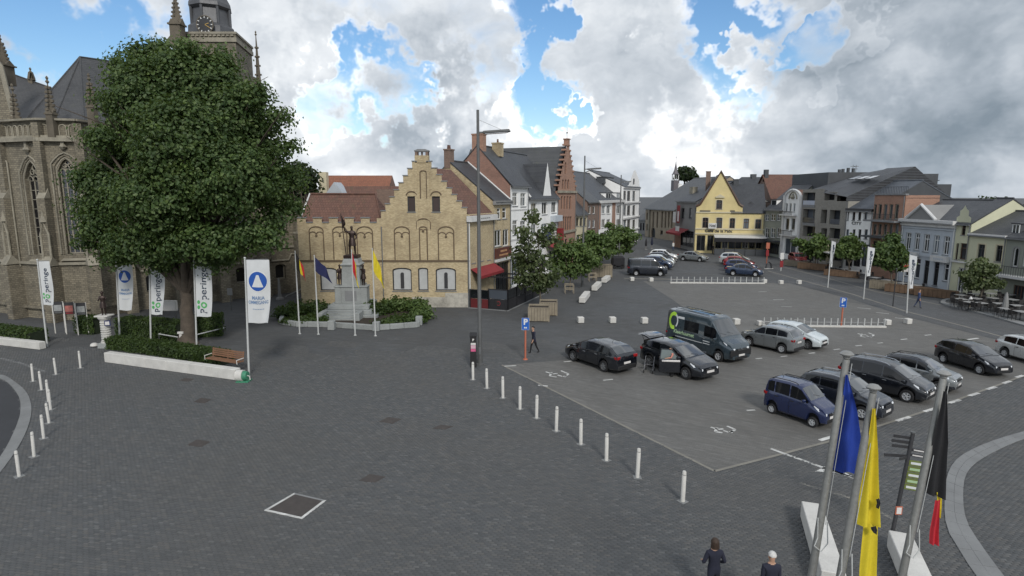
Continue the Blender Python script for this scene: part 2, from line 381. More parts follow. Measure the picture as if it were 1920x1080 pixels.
# paved fields of the far car park are of the same setts as the square; a pale border strip runs round the lot
def strip(name, pix, w, z, m, parent=None, **k):
    pts = [G(x, y) if not isinstance(x, Vector) else x for x, y in pix]
    mb = MB()
    for a, b in zip(pts[:-1], pts[1:]):
        d = (b - a).normalized(); nn = Vector((-d.y, d.x, 0)) * w / 2
        mb.add([(p.x, p.y, z) for p in (a - nn, b - nn, b + nn, a + nn)], [(0, 1, 2, 3)])
    return mb.build(name, m, parent, **k)
m_edge = mat('edge stone', (.20, .19, .165), .85, .25, 1.5, 30, .3)
EDGE = strip('lot_edging', [(941, 684), (1340, 883), (1450, 855), (1560, 826), (1740, 769), (1920, 704)], .14, -.002, m_edge, kind='structure')
strip('street_edging', [(1440, 508), (1480, 519), (1600, 552), (1700, 584), (1810, 612), (1990, 662)], .22, -.002, m_edge, kind='structure')
strip('street_channel', [(1455, 497), (1560, 524), (1640, 546), (1765, 572)], .18, -.002, m_edge, kind='structure')

# ---- kerbs of single stones
def kerb(name, outer, inner, z=.02, seg=.9, strips=1):
    root = link(name, None); root['kind'] = 'structure'
    O = [G(x, y) for x, y in outer]; I = [G(x, y) for x, y in inner]
    def smooth(P):
        out = []
        for i in range(len(P) - 1):
            p0, p1, p2, p3 = P[max(i - 1, 0)], P[i], P[i + 1], P[min(i + 2, len(P) - 1)]
            for k in range(12):
                t = k / 12; out.append(.5 * ((2 * p1) + (p2 - p0) * t + (2 * p0 - 5 * p1 + 4 * p2 - p3) * t * t + (3 * p1 - p0 - 3 * p2 + p3) * t ** 3))
        return out + [P[-1]]
    O, I = smooth(O), smooth(I)
    def arc(P):
        s = [0]
        for a, b in zip(P[:-1], P[1:]): s.append(s[-1] + (b - a).length)
        return s
    so, si = arc(O), arc(I)
    def pt(P, s, f):
        t = f * s[-1]; k = max(0, min(len(P) - 2, int(np.searchsorted(s, t)) - 1)); q = (t - s[k]) / max(1e-6, s[k + 1] - s[k]); return P[k].lerp(P[k + 1], q)
    n = max(3, int(so[-1] / seg))
    for j in range(strips):
        for i in range(n):
            f0, f1 = i / n + .006 / seg / n, (i + 1) / n - .006 / seg / n; g = .012
            h0, h1 = j / strips + (g if j else 0), (j + 1) / strips
            q = [pt(O, so, f0).lerp(pt(I, si, f0), h0), pt(O, so, f1).lerp(pt(I, si, f1), h0), pt(O, so, f1).lerp(pt(I, si, f1), h1), pt(O, so, f0).lerp(pt(I, si, f0), h1)]
            zz = z + random.uniform(-.003, .003) - (.006 if j else 0)
            MB().prism([(p.x, p.y) for p in q], -.1, zz).build('kerb_stone', m_kerb, root)
    return [(p.x, p.y) for p in O] + [(p.x, p.y) for p in reversed(I)]
LK_O = [(-60, 700), (0, 702), (25, 714), (50, 736), (59, 765), (53, 799), (35, 837), (0, 887), (-60, 960)]
LK_I = [(-60, 712), (-10, 708), (14, 717), (35, 743), (38, 774), (25, 812), (0, 857), (-60, 925), (-80, 945)]
RK_O = [(2000, 790), (1920, 809), (1850, 831), (1799, 857), (1777, 889), (1771, 937), (1775, 988), (1799, 1032), (1830, 1080), (1870, 1130)]
RK_I = [(2000, 803), (1920, 823), (1846, 857), (1814, 885), (1806, 921), (1810, 969), (1830, 1008), (1882, 1080), (1925, 1130)]
LKP = kerb('kerb_left', LK_O, LK_I); RKP = kerb('kerb_right', RK_O, RK_I, strips=2, seg=.8)
LROAD = [(-60, 712), (-10, 708), (14, 717), (35, 743), (38, 774), (25, 812), (0, 857), (-60, 925), (-300, 925), (-300, 712)]
sheet('road', LROAD, -.006, m_tar, kind='structure')
FK_O = [(2000, 632), (1920, 612), (1850, 592), (1800, 580), (1772, 573), (1763, 567), (1775, 561), (1800, 559)]
FK_I = [(2000, 626), (1920, 606), (1852, 588), (1803, 576), (1779, 571), (1772, 567), (1780, 563), (1800, 562)]
kerb('kerb_terrace', FK_O, FK_I, z=.11)
sheet('pavement_terrace', [(2000, 627), (1920, 607), (1852, 589), (1803, 577), (1779, 571.5), (1772, 567), (1780, 563), (1800, 561), (1870, 556), (2000, 560)], .09, m_plaza, kind='structure')
strip('lane_line', [(0, 671), (40, 681), (85, 697)], .22, -.003, m_kerb, kind='structure')

# ---- setts of the square laid one by one as far as they can be told apart
def inside(px, py, poly):
    c = np.zeros(px.shape, bool); n = len(poly); j = n - 1
    for i in range(n):
        xi, yi = poly[i]; xj, yj = poly[j]
        c ^= ((yi > py) != (yj > py)) & (px < (xj - xi) * (py - yi) / (yj - yi + 1e-12) + xi); j = i
    return c
def setts():
    bw, bh, rot = .20, .10, R(-9); c, s = math.cos(rot), math.sin(rot)
    ii, jj = np.meshgrid(np.arange(-260, 260), np.arange(80, 500)); ii = ii.ravel().astype(float); jj = jj.ravel().astype(float)
    lx = (ii + .5 * (jj % 2)) * bw; ly = jj * bh
    x = lx * c - ly * s; y = lx * s + ly * c
    d = y * CS + CAM_H * SN; py = 540 + FOC * ((CAM_H * CS - y * SN) / d); px = 960 + FOC * x / d
    ok = (py > 655 + 24 * np.sin(x * .9) * np.sin(y * 1.3 + x * .37)) & (py < 1092) & (px > -14) & (px < 1934)
    lot = [(G(a, b).x, G(a, b).y) for a, b in LOT_PIX]
    lot = [(a + (-.12 if k == 0 else 0), b - (.12 if k in (1, 2, 3, 4, 5) else 0)) for k, (a, b) in enumerate(lot)]
    for poly in (lot, LKP, RKP, [(G(a, b).x, G(a, b).y) for a, b in LROAD], PATCH_HOLE):
        ok &= ~inside(x, y, poly)
    x, y, py = x[ok], y[ok], py[ok]; n = len(x)
    order = np.argsort(-py, kind='stable'); x, y = x[order], y[order]
    hx = RNG.uniform(.0875, .095, n); hy = RNG.uniform(.0385, .0455, n); a = rot + RNG.normal(0, .018, n); z = RNG.normal(0, .0018, n)
    tx, ty = RNG.normal(0, .014, n), RNG.normal(0, .02, n); b = .010
    def corners(k0, k1):
        out = []
        for lvl in (0, 1):
            for sx, sy in ((-1, -1), (1, -1), (1, 1), (-1, 1)):
                ex = sx * (hx[k0:k1] - lvl * b); ey = sy * (hy[k0:k1] - lvl * b)
                zz = (-.011 + 0 * ex) if lvl == 0 else z[k0:k1] + ex * tx[k0:k1] + ey * ty[k0:k1]
                out.append(np.stack([x[k0:k1] + ex * np.cos(a[k0:k1]) - ey * np.sin(a[k0:k1]), y[k0:k1] + ex * np.sin(a[k0:k1]) + ey * np.cos(a[k0:k1]), zz], 1))
        return np.stack(out, 1)                       # n, 8, 3
    F = np.array([(4, 5, 6, 7), (0, 1, 5, 4), (1, 2, 6, 5), (2, 3, 7, 6), (3, 0, 4, 7)])
    t = NT('sett stone'); g = t.n('ShaderNodeNewGeometry'); oi = t.n('ShaderNodeObjectInfo')
    r = t.math('FRACT', t.math('ADD', g.outputs['Random Per Island'], t.math('MULTIPLY', oi.outputs['Random'], 1.0)))
    ramp = t.n('ShaderNodeValToRGB'); t.L.new(r, ramp.inputs[0]); e = ramp.color_ramp.elements
    e[0].color = (.058, .062, .065, 1); e[1].color = (.110, .114, .115, 1)
    for p, q in ((.3, (.072, .076, .079)), (.6, (.078, .082, .085)), (.88, (.091, .090, .087))): w = e.new(p); w.color = (*q, 1)
    wc = g.outputs['Position']; big = t.noise(.16, 5, .62, wc); mid = t.noise(1.0, 4, .6, wc)
    cc = t.mix(t.rng(big, .40, .62, 0, .4), ramp.outputs[0], t.mix(mid, (.092, .088, .081), (.068, .066, .062)))
    cc = t.mix(t.rng(mid, .55, .75, 0, .25), cc, (.046, .048, .05))
    fn = t.noise(45, 3, .6, wc); t.bump(fn, .5, .006)
    m_sett = t.fin(cc, t.rng(fn, .3, .7, .62, .85))
    NB = 300; base = MB()
    v = corners(0, n)
    for k in range(NB):                                # the largest in view, each an object of its own
        ctr = v[k].mean(0); loc = v[k] - (x[k], y[k], 0)
        me = bpy.data.meshes.new('sett'); me.from_pydata([tuple(q) for q in loc], [], [tuple(f) for f in F]); me.materials.append(m_sett)
        o = link('sett', me, GROUND); o.location = (x[k], y[k], 0)
    m = n - NB; vv = v[NB:].reshape(-1, 3); ff = (F[None] + (np.arange(m) * 8)[:, None, None]).reshape(-1)
    me = bpy.data.meshes.new('sett_field'); me.vertices.add(len(vv)); me.vertices.foreach_set('co', vv.ravel())
    me.loops.add(len(ff)); me.loops.foreach_set('vertex_index', ff); me.polygons.add(m * 5); me.polygons.foreach_set('loop_start', np.arange(m * 5) * 4)
    me.update(); me.validate(); me.materials.append(m_sett)
    o = link('sett_field', me, GROUND); o['kind'] = 'stuff'
    return n
_ph = [G(*p) for p in ((495, 957), (552, 924), (612, 938), (566, 973))]
PATCH_HOLE = [(p.x, p.y) for p in _ph]
N_SETTS = setts()

# ---- painted markings
mk = 0.0
def mark(name, pix, w=.12, z=-.0005, m=None): return strip(name, pix, w, z, m or m_white, kind='structure')
def poly_mark(name, pix, z=-.0005, m=None): return sheet(name, pix, z, m or m_white, kind='structure')
for a, b in (((1694, 786), 26), ((1744, 769), 22), ((1790, 753), 20), ((1826, 740), 18), ((1859, 728), 17), ((1888, 717), 15), ((1912, 706), 14), ((1552, 822), 30)):
    x, y = a; mark('bay_marking', [(x - b / 2, y + b * .12), (x + b / 2, y - b * .18)], .2)
for x, y, l, s in ((957, 686, 22, -.05), (1018, 723, 18, .1), (1070, 677, 26, -.1), (1140, 712, 18, -.1), (1423, 672, 12, -.1), (1470, 668, 12, -.1), (1522, 662, 12, -.1), (1569, 655, 12, -.15), (1610, 648, 12, -.1), (1650, 643, 10, -.1), (1695, 636, 12, -.1), (1740, 628, 12, -.1), (1408, 769, 16, -.05), (1310, 688, 26, -.25), (1620, 578, 26, .1), (1655, 587, 24, .1), (1690, 597, 24, .12), (1500, 600, 22, .05), (1460, 562, 20, 0), (1350, 590, 20, 0), (1475, 575, 20, .03), (1430, 547, 16, 0)):
    mark('bay_marking', [(x - l / 2, y - s * l / 2), (x + l / 2, y + s * l / 2)], .13)
mark('painted_arrow_shaft', [(1445, 841), (1550, 879)], .16)
poly_mark('painted_arrow_head', [(1528, 884), (1553, 871), (1612, 899), (1566, 886)])
mark('painted_line', [(1556, 880), (1612, 900)], .14)
mark('painted_line', [(1791, 640), (1834, 634)], .2)
mark('painted_line', [(1500, 905), (1600, 935), (1680, 975)], .16, -.003, m_edge)
mark('painted_line', [(1170, 522), (1290, 524)], .5, -.0015, m_edge)
for cx, cy, k in ((1047, 701, 1.0), (1358, 805, 1.05), (1625, 628, .7)):        # wheelchair users' bays: broken painted symbol
    for pts in ([(-30, -4), (-14, 0), (-2, -1)], [(-16, -3), (-20, 4), (-4, 6)], [(-2, 2), (10, 5), (20, 3)], [(14, 6), (24, 0), (6, -6)]):
        mark('bay_symbol', [(cx + a * k * .8, cy + b * k) for a, b in pts], .13)
# framed inspection cover, iron covers and worn patches
m_iron = mat('rusty iron', (.055, .047, .043), .75, .3, 3, 40, .3)
cov = thing('inspection_cover', 'large square brown paved inspection cover with white painted frame in the foreground', 'cover', _ph[0])
loc = [p - _ph[0] for p in _ph]
ctr = sum(loc, Vector()) / 4
MB().prism([tuple((ctr + (p - ctr) * .86).xy) for p in loc], -.02, .004).build('cover_plate', m_iron, cov)
for i in range(4):
    if i == 1: continue
    a, b = loc[i], loc[(i + 1) % 4]; a2, b2 = ctr + (a - ctr) * .87, ctr + (b - ctr) * .87
    MB().prism([tuple(q.xy) for q in (a, b, b2, a2)], -.02, .007).build('painted_border', m_white, cov)
a, b = loc[1], loc[2]; MB().prism([tuple(q.xy) for q in (a, b, ctr + (b - ctr) * .87, ctr + (a - ctr) * .87)], -.02, .003).build('worn_border', m_kerb, cov)
for px, py, w, h, lab in ((373, 831, 44, 14, 'dark rusty square cover in the setts below the bench end'), (380, 751, 34, 10, 'dark iron cover in the setts in front of the white bench wall'), (350, 712, 30, 7, 'small dark cover at the foot of the long white wall'),
                          (698, 897, 50, 16, 'worn brown patch cover in the middle of the square'), (732, 788, 44, 12, 'brown cover patch farther up the middle of the square'), (830, 801, 40, 9, 'narrow dark drain cover in the middle of the square beside the bollards')):
    q = [G(px - w / 2, py + h * .25), G(px - w * .1, py - h / 2), G(px + w / 2, py - h * .2), G(px + w * .1, py + h / 2)]
    t0 = thing('iron_cover', lab, 'cover', q[0], group='iron covers in the square')
    MB().prism([tuple((p - q[0]).xy) for p in q], -.02, .0045).build('lid', m_iron, t0)
    c0 = sum((p - q[0] for p in q), Vector()) / 4
    MB().prism([tuple((c0 + ((p - q[0]) - c0) * .8).xy) for p in q], 0, .008).build('lid_plate', m_iron, t0)
# ================================================================ houses
m_glass = glass('window glass'); m_glass2 = glass('shop glass', (.012, .014, .017))
m_wframe = mat('white window paint', (.62, .63, .62), .45, .12, 3, 30, .05)
m_dframe = mat('dark window paint', (.035, .035, .038), .45, .2, 3, 30, .05)
m_bframe = mat('brown window paint', (.075, .042, .028), .5, .2, 3, 30, .05)
m_sill = mat('blue stone sill', (.19, .195, .20), .7, .2, 2, 30, .1)
m_gutter = mat('white fascia', (.58, .58, .57), .5, .15, 2, 20, .05)
m_zinc = mat('zinc gutter', (.22, .23, .24), .4, .2, 2, 20, .05, .6)
m_sand = brick('sand brick', (.60, .49, .29), (.40, .305, .165), (.34, .30, .23), .20, .065, .010, stain=.6, stain_col=(.14, .105, .065))
m_church = brick('church stone', (.255, .225, .165), (.16, .142, .105), (.10, .09, .073), .34, .16, .018, stain=.65, stain_col=(.030, .029, .026), off=.37)
m_stone = mat('weathered limestone', (.26, .24, .19), .85, .4, .8, 12, .4)
m_red = brick('red brick', (.32, .155, .11), (.23, .11, .08), (.22, .19, .16), .21, .065, .010, stain=.4)
m_orange = brick('orange brick', (.40, .215, .145), (.31, .165, .115), (.26, .2, .16), .21, .065, .009, stain=.3)
m_brown = brick('brown brick', (.25, .155, .115), (.17, .105, .08), (.17, .15, .13), .21, .065, .010, stain=.4)
m_whiter = mat('white render', (.80, .80, .785), .8, .14, .5, 12, .15)
m_cream = mat('cream render', (.52, .47, .33), .8, .14, .5, 12, .15)
m_yellow = mat('yellow render', (.60, .50, .25), .8, .2, .5, 12, .15)
m_pale = mat('pale yellow render', (.53, .53, .38), .8, .14, .5, 12, .15)
m_bluegrey = mat('blue grey render', (.42, .46, .50), .75, .12, .5, 12, .12)
m_greyr = mat('grey render', (.21, .21, .205), .8, .15, .5, 12, .15)
m_dgrey = mat('dark grey cladding', (.055, .06, .066), .6, .2, .7, 14, .1)
m_greenr = mat('grey green render', (.22, .235, .20), .8, .15, .5, 12, .15)
m_beigeg = brick('grey beige brick', (.32, .305, .27), (.26, .245, .215), (.2, .19, .17), .21, .065, .008, stain=.25)
m_slate = slate('slate roof', (.032, .035, .041), (.048, .051, .057))
m_slate2 = slate('old slate roof', (.046, .049, .053), (.066, .068, .070), moss=.3)
m_tile = slate('brown tile roof', (.155, .078, .055), (.105, .055, .042), .25, .28, .8, .8, .35)
m_tileo = slate('orange tile roof', (.26, .105, .06), (.19, .08, .05), .25, .28, .8, .8, .2)
m_black = mat('black awning cloth', (.014, .014, .017), .8, .3, 2, 40, .2)
m_redc = mat('red awning cloth', (.22, .018, .022), .75, .2, 2, 40, .2)
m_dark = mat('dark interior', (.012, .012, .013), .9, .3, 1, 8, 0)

class House:
    def __init__(s, name, label, A, B, wall, cat='house', group=None, parent=None):
        s.A, s.B = Vector((A.x, A.y, 0)), Vector((B.x, B.y, 0)); d = s.B - s.A
        s.w = d.length; s.u = d.normalized(); s.n = Vector((-s.u.y, s.u.x, 0))
        s.flat = parent
        if parent is None: s.root = thing(name, label, cat, s.A, math.atan2(s.u.y, s.u.x), group)
        else:
            s.root = link(name, None, parent); s.root.location = s.A - parent.location; s.root.rotation_euler = (0, 0, math.atan2(s.u.y, s.u.x))
        s.m = wall; s.holes = []; s.wins = []
    def px(s, x, y, off=0.0):                        # a line of sight on the facade -> (along, up)
        d = cam_dir(x, y); c = Vector((0, 0, CAM_H)); P = s.A + s.n * off
        k = (P - c).dot(s.n) / d.dot(s.n); q = c + d * k
        return (q - s.A).dot(s.u), q.z
    def z(s, x, y): return s.px(x, y)[1]
    def rect(s, x0, y0, x1, y1):
        xm, ym = (x0 + x1) / 2, (y0 + y1) / 2
        return s.px(x0, ym)[0], s.px(x1, ym)[0], s.px(xm, y1)[1], s.px(xm, y0)[1]
    def win(s, x0, y0, x1, y1, **k): s.winm(*s.rect(x0, y0, x1, y1), **k)
    def winm(s, u0, u1, z0, z1, frame=None, cols=1, tr=None, arch=False, sill=True, glass_=None, surround=None, bars=0, pointed=False, name='window'):
        u0, u1 = max(u0, .06), min(u1, s.w - .06)
        if u1 - u0 < .1: return
        z0 = max(z0, .02)
        if arch or pointed:
            r = (u1 - u0) / 2; c = (u0 + u1) / 2; rise = (r if arch is True else r * arch) if not pointed else r * 1.5; zs = max(z0 + .1, z1 - rise)
            pts = [(u0, z0), (u1, z0)]
            for k in range(9):
                t = math.pi * k / 8
                if pointed: pts.append((c + r * math.cos(t), zs + rise * (1 - abs(math.cos(t)) ** 1.6)))
                else: pts.append((c + r * math.cos(t), zs + rise * math.sin(t)))
            hole = pts
        else: hole = [(u0, z0), (u1, z0), (u1, z1), (u0, z1)]
        s.holes.append(hole); s.wins.append((hole, u0, u1, z0, z1, frame or m_wframe, cols, tr, sill, glass_ or m_glass, surround, bars, name))
    def front(s, outline, depth=.22, y=0.0):
        mb = MB().wall(outline, s.holes, y, depth); o = mb.build('wall', s.m, s.root)
        if s.flat is None:                               # rain pipe at the party wall
            zt = max(b for a, b in outline if a > s.w - .05); MB().cyl((s.w - .1, y - .07, 0), (s.w - .1, y - .07, zt - .1), .05, n=8).build('downpipe', m_zinc, s.root)
        for hole, u0, u1, z0, z1, fm, cols, tr, sill, gl, sur, bars, nm in s.wins:
            f = MB(); t = min(.10, (u1 - u0) * .15); ya, yb = y + depth - .12, y + depth - .04
            f_in = [(u0 + (a - u0) * 1, b) for a, b in hole]; c = ((u0 + u1) / 2, (z0 + z1) / 2); n = len(hole)
            kx, kz = 1 - 2 * t / (u1 - u0), 1 - 2 * t / (z1 - z0)
            inner = [(c[0] + (a - c[0]) * kx, c[1] + (b - c[1]) * kz) for a, b in hole]
            f.add([(a, ya, b) for a, b in hole] + [(a, ya, b) for a, b in inner], [(k, (k + 1) % n, n + (k + 1) % n, n + k) for k in range(n)])
            f.add([(a, ya, b) for a, b in inner] + [(a, yb, b) for a, b in inner], [(k, (k + 1) % n, n + (k + 1) % n, n + k) for k in range(n)])
            for k in range(1, cols):
                q = u0 + (u1 - u0) * k / cols; f.box(q - t * .45, q + t * .45, ya + .004, yb, z0 + t, z1 - t * 1.2)
            if tr: q = z0 + (z1 - z0) * tr; f.box(u0 + t, u1 - t, ya + .008, yb, q - t * .5, q + t * .5)
            for k in range(bars): q = z0 + (z1 - z0) * (k + 1) / (bars + 1); f.box(u0 + t, u1 - t, ya + .012, yb, q - t * .22, q + t * .22)
            w = f.build(nm, fm, s.root)
            if s.flat is not None: w = s.root
            mbp = MB().wall(hole, (), y + depth - .06, 0); mbp.build('pane', gl, w)
            if sill: MB().box(u0 - .06, u1 + .06, y - .07, y + .1, z0 - .08, z0 - .004).build('sill', m_sill, w)
            if sur:
                k2x, k2z = 1 + .26 / (u1 - u0), 1 + .26 / (z1 - z0); big = [(c[0] + (a - c[0]) * k2x, c[1] + (b - c[1]) * k2z) for a, b in hole]
                q = MB(); q.add([(a, y - .03, b) for a, b in big] + [(a, y - .03, b) for a, b in hole], [(k, (k + 1) % n, n + (k + 1) % n, n + k) for k in range(n)])
                q.add([(a, y - .03, b) for a, b in big] + [(a, y + .0, b) for a, b in big], [((k + 1) % n, k, n + k, n + (k + 1) % n) for k in range(n)])
                q.build('surround', sur, w)
        return o
    def shell(s, depth, ze, m=None, back=True, zb=0.0):
        """side and back walls up to the eaves"""
        mb = MB(); w = s.w; q = .012
        mb.add([(0, q, zb), (0, q, ze), (0, depth, ze), (0, depth, zb)], [(3, 2, 1, 0)][:1]); mb.add([(w, q, zb), (w, depth, zb), (w, depth, ze), (w, q, ze)], [(0, 1, 2, 3)])
        mb.add([(0, depth, zb), (0, depth, ze), (w, depth, ze), (w, depth, zb)], [(0, 1, 2, 3)])
        return mb.build('side_wall', m or s.m, s.root)
    def roof_par(s, ze, zr, depth, m, ridge=None, over=.25, gable=None, name='roof', gut=True, side=0.04):
        """ridge along the street"""
        w = s.w; rd = depth / 2 if ridge is None else ridge; t = .14
        k = (zr - ze) / rd; zo = ze - over * k * .6; mb = MB()
        def sl(y0, z0, y1, z1):
            mb.add([(-side, y0, z0), (w + side, y0, z0), (w + side, y1, z1), (-side, y1, z1), (-side, y0, z0 - t), (w + side, y0, z0 - t), (w + side, y1, z1 - t), (-side, y1, z1 - t)],
                   [(0, 1, 2, 3), (7, 6, 5, 4), (0, 4, 5, 1), (1, 5, 6, 2), (3, 2, 6, 7), (0, 3, 7, 4)])
        sl(-over, zo + t, rd, zr + t); sl(depth + over, ze + t - over * .5, rd, zr + t)
        r = mb.build(name, m, s.root)
        MB().cyl((-side, rd, zr + t + .02), (w + side, rd, zr + t + .02), .1, n=8).build('ridge', m, r)
        for x in (.012, w - .012):
            MB().add([(x, .05, ze), (x, depth, ze), (x, rd, zr)], [(0, 1, 2), (2, 1, 0)][:1] if x > 1 else [(2, 1, 0)]).build('gable_wall', gable or s.m, s.root)
        if gut: MB().box(-side, w + side, -over - .1, -over + .04, zo - .06, zo + .08).build('gutter', m_zinc, s.root)
        return r
    def roof_perp(s, ze, zr, depth, m, over=.12, y0=.2, name='roof', c=None):
        w = s.w; t = .12; cx = w / 2 if c is None else c; mb = MB()
        for a, b in ((-over, cx), (w + over, cx)):
            mb.add([(a, y0, ze + t), (b, y0, zr + t), (b, depth, zr + t), (a, depth, ze + t), (a, y0, ze), (b, y0, zr), (b, depth, zr), (a, depth, ze)],
                   [(0, 1, 2, 3), (7, 6, 5, 4), (0, 4, 5, 1), (1, 5, 6, 2), (2, 6, 7, 3), (3, 7, 4, 0)])
        r = mb.build(name, m, s.root)
        MB().add([(0, depth - .05, ze), (w, depth - .05, ze), (cx, depth - .05, zr)], [(2, 1, 0)]).build('gable_wall', s.m, s.root)
        return r
    def box(s, name, x0, y0, x1, y1, ya, yb, m, parent=None):
        u0, u1, z0, z1 = s.rect(x0, y0, x1, y1); return MB().box(u0, u1, ya, yb, z0, z1).build(name, m, parent or s.root)
    def chimney(s, u, y, z0, z1, w=.7, d=.5, m=None, pots=2):
        c = MB().box(u - w / 2, u + w / 2, y - d / 2, y + d / 2, z0, z1).box(u - w / 2 - .06, u + w / 2 + .06, y - d / 2 - .06, y + d / 2 + .06, z1, z1 + .14).build('chimney', m or m_red, s.root)
        for k in range(pots): MB().lathe([(.11, 0), (.13, .05), (.1, .35), (.12, .4)], (u + (k - (pots - 1) / 2) * .3, y, z1 + .14), 8).build('chimney_pot', m_tile, c)
        return c
    def skylight(s, u, y, z, w, h, slope, m=None):
        M_ = Matrix.Rotation(slope, 3, 'X'); f = MB().obox((u, y, z), w / 2, h / 2, .05, M=M_).build('skylight', m_dgrey, s.root)
        MB().obox(Vector((u, y, z)) + M_ @ Vector((0, 0, .045)), w / 2 - .08, h / 2 - .08, .02, M=M_).build('pane', m or m_glass, f)
    def dormer(s, x0, y0, x1, y1, y, m_side, roofm, cols=1, fr=None, gabled=False, back=1.6):
        """a dormer standing on the front slope at distance y behind the facade"""
        ym, xm = (y0 + y1) / 2, (x0 + x1) / 2
        u0, u1 = s.px(x0, ym, y)[0], s.px(x1, ym, y)[0]; z0, z1 = s.px(xm, y1, y)[1], s.px(xm, y0, y)[1]; w = u1 - u0
        d = MB().box(u0, u1, y + .03, y + back, z0 - .3, z1).build('dormer', m_side, s.root)
        if gabled: MB().slab([(u0 - .1, z1), (u1 + .1, z1), ((u0 + u1) / 2, z1 + w * .55)], y - .06, y + back + .4).build('dormer_roof', roofm, d)
        else: MB().box(u0 - .1, u1 + .1, y - .12, y + back + .2, z1, z1 + .12).build('dormer_roof', roofm, d)
        f = MB(); t = min(.09, w * .12)
        f.box(u0, u0 + t, y - .03, y + .02, z0, z1).box(u1 - t, u1, y - .03, y + .02, z0, z1).box(u0 + t, u1 - t, y - .03, y + .02, z0, z0 + t).box(u0 + t, u1 - t, y - .03, y + .02, z1 - t, z1)
        for k in range(1, cols): q = u0 + w * k / cols; f.box(q - t * .4, q + t * .4, y - .026, y + .02, z0 + t, z1 - t)
        f.build('window_frame', fr or m_wframe, d)
        MB().add([(u0 + t, y + .005, z0 + t), (u1 - t, y + .005, z0 + t), (u1 - t, y + .005, z1 - t), (u0 + t, y + .005, z1 - t)], [(0, 1, 2, 3)]).build('pane', m_glass, d)
        return d

class Line:                                          # a building line on the ground
    def __init__(s, P, Q): s.P, s.Q = Vector((P.x, P.y, 0)), Vector((Q.x, Q.y, 0))
    def at(s, px, py=450):
        d = cam_dir(px, py); u = s.Q - s.P; n = Vector((-u.y, u.x, 0)); c = Vector((0, 0, CAM_H))
        k = (s.P - c).dot(n) / Vector((d.x, d.y, 0)).dot(n) if True else 0
        q = Vector((d.x, d.y, 0)) * k; return Vector((q.x, q.y, 0))

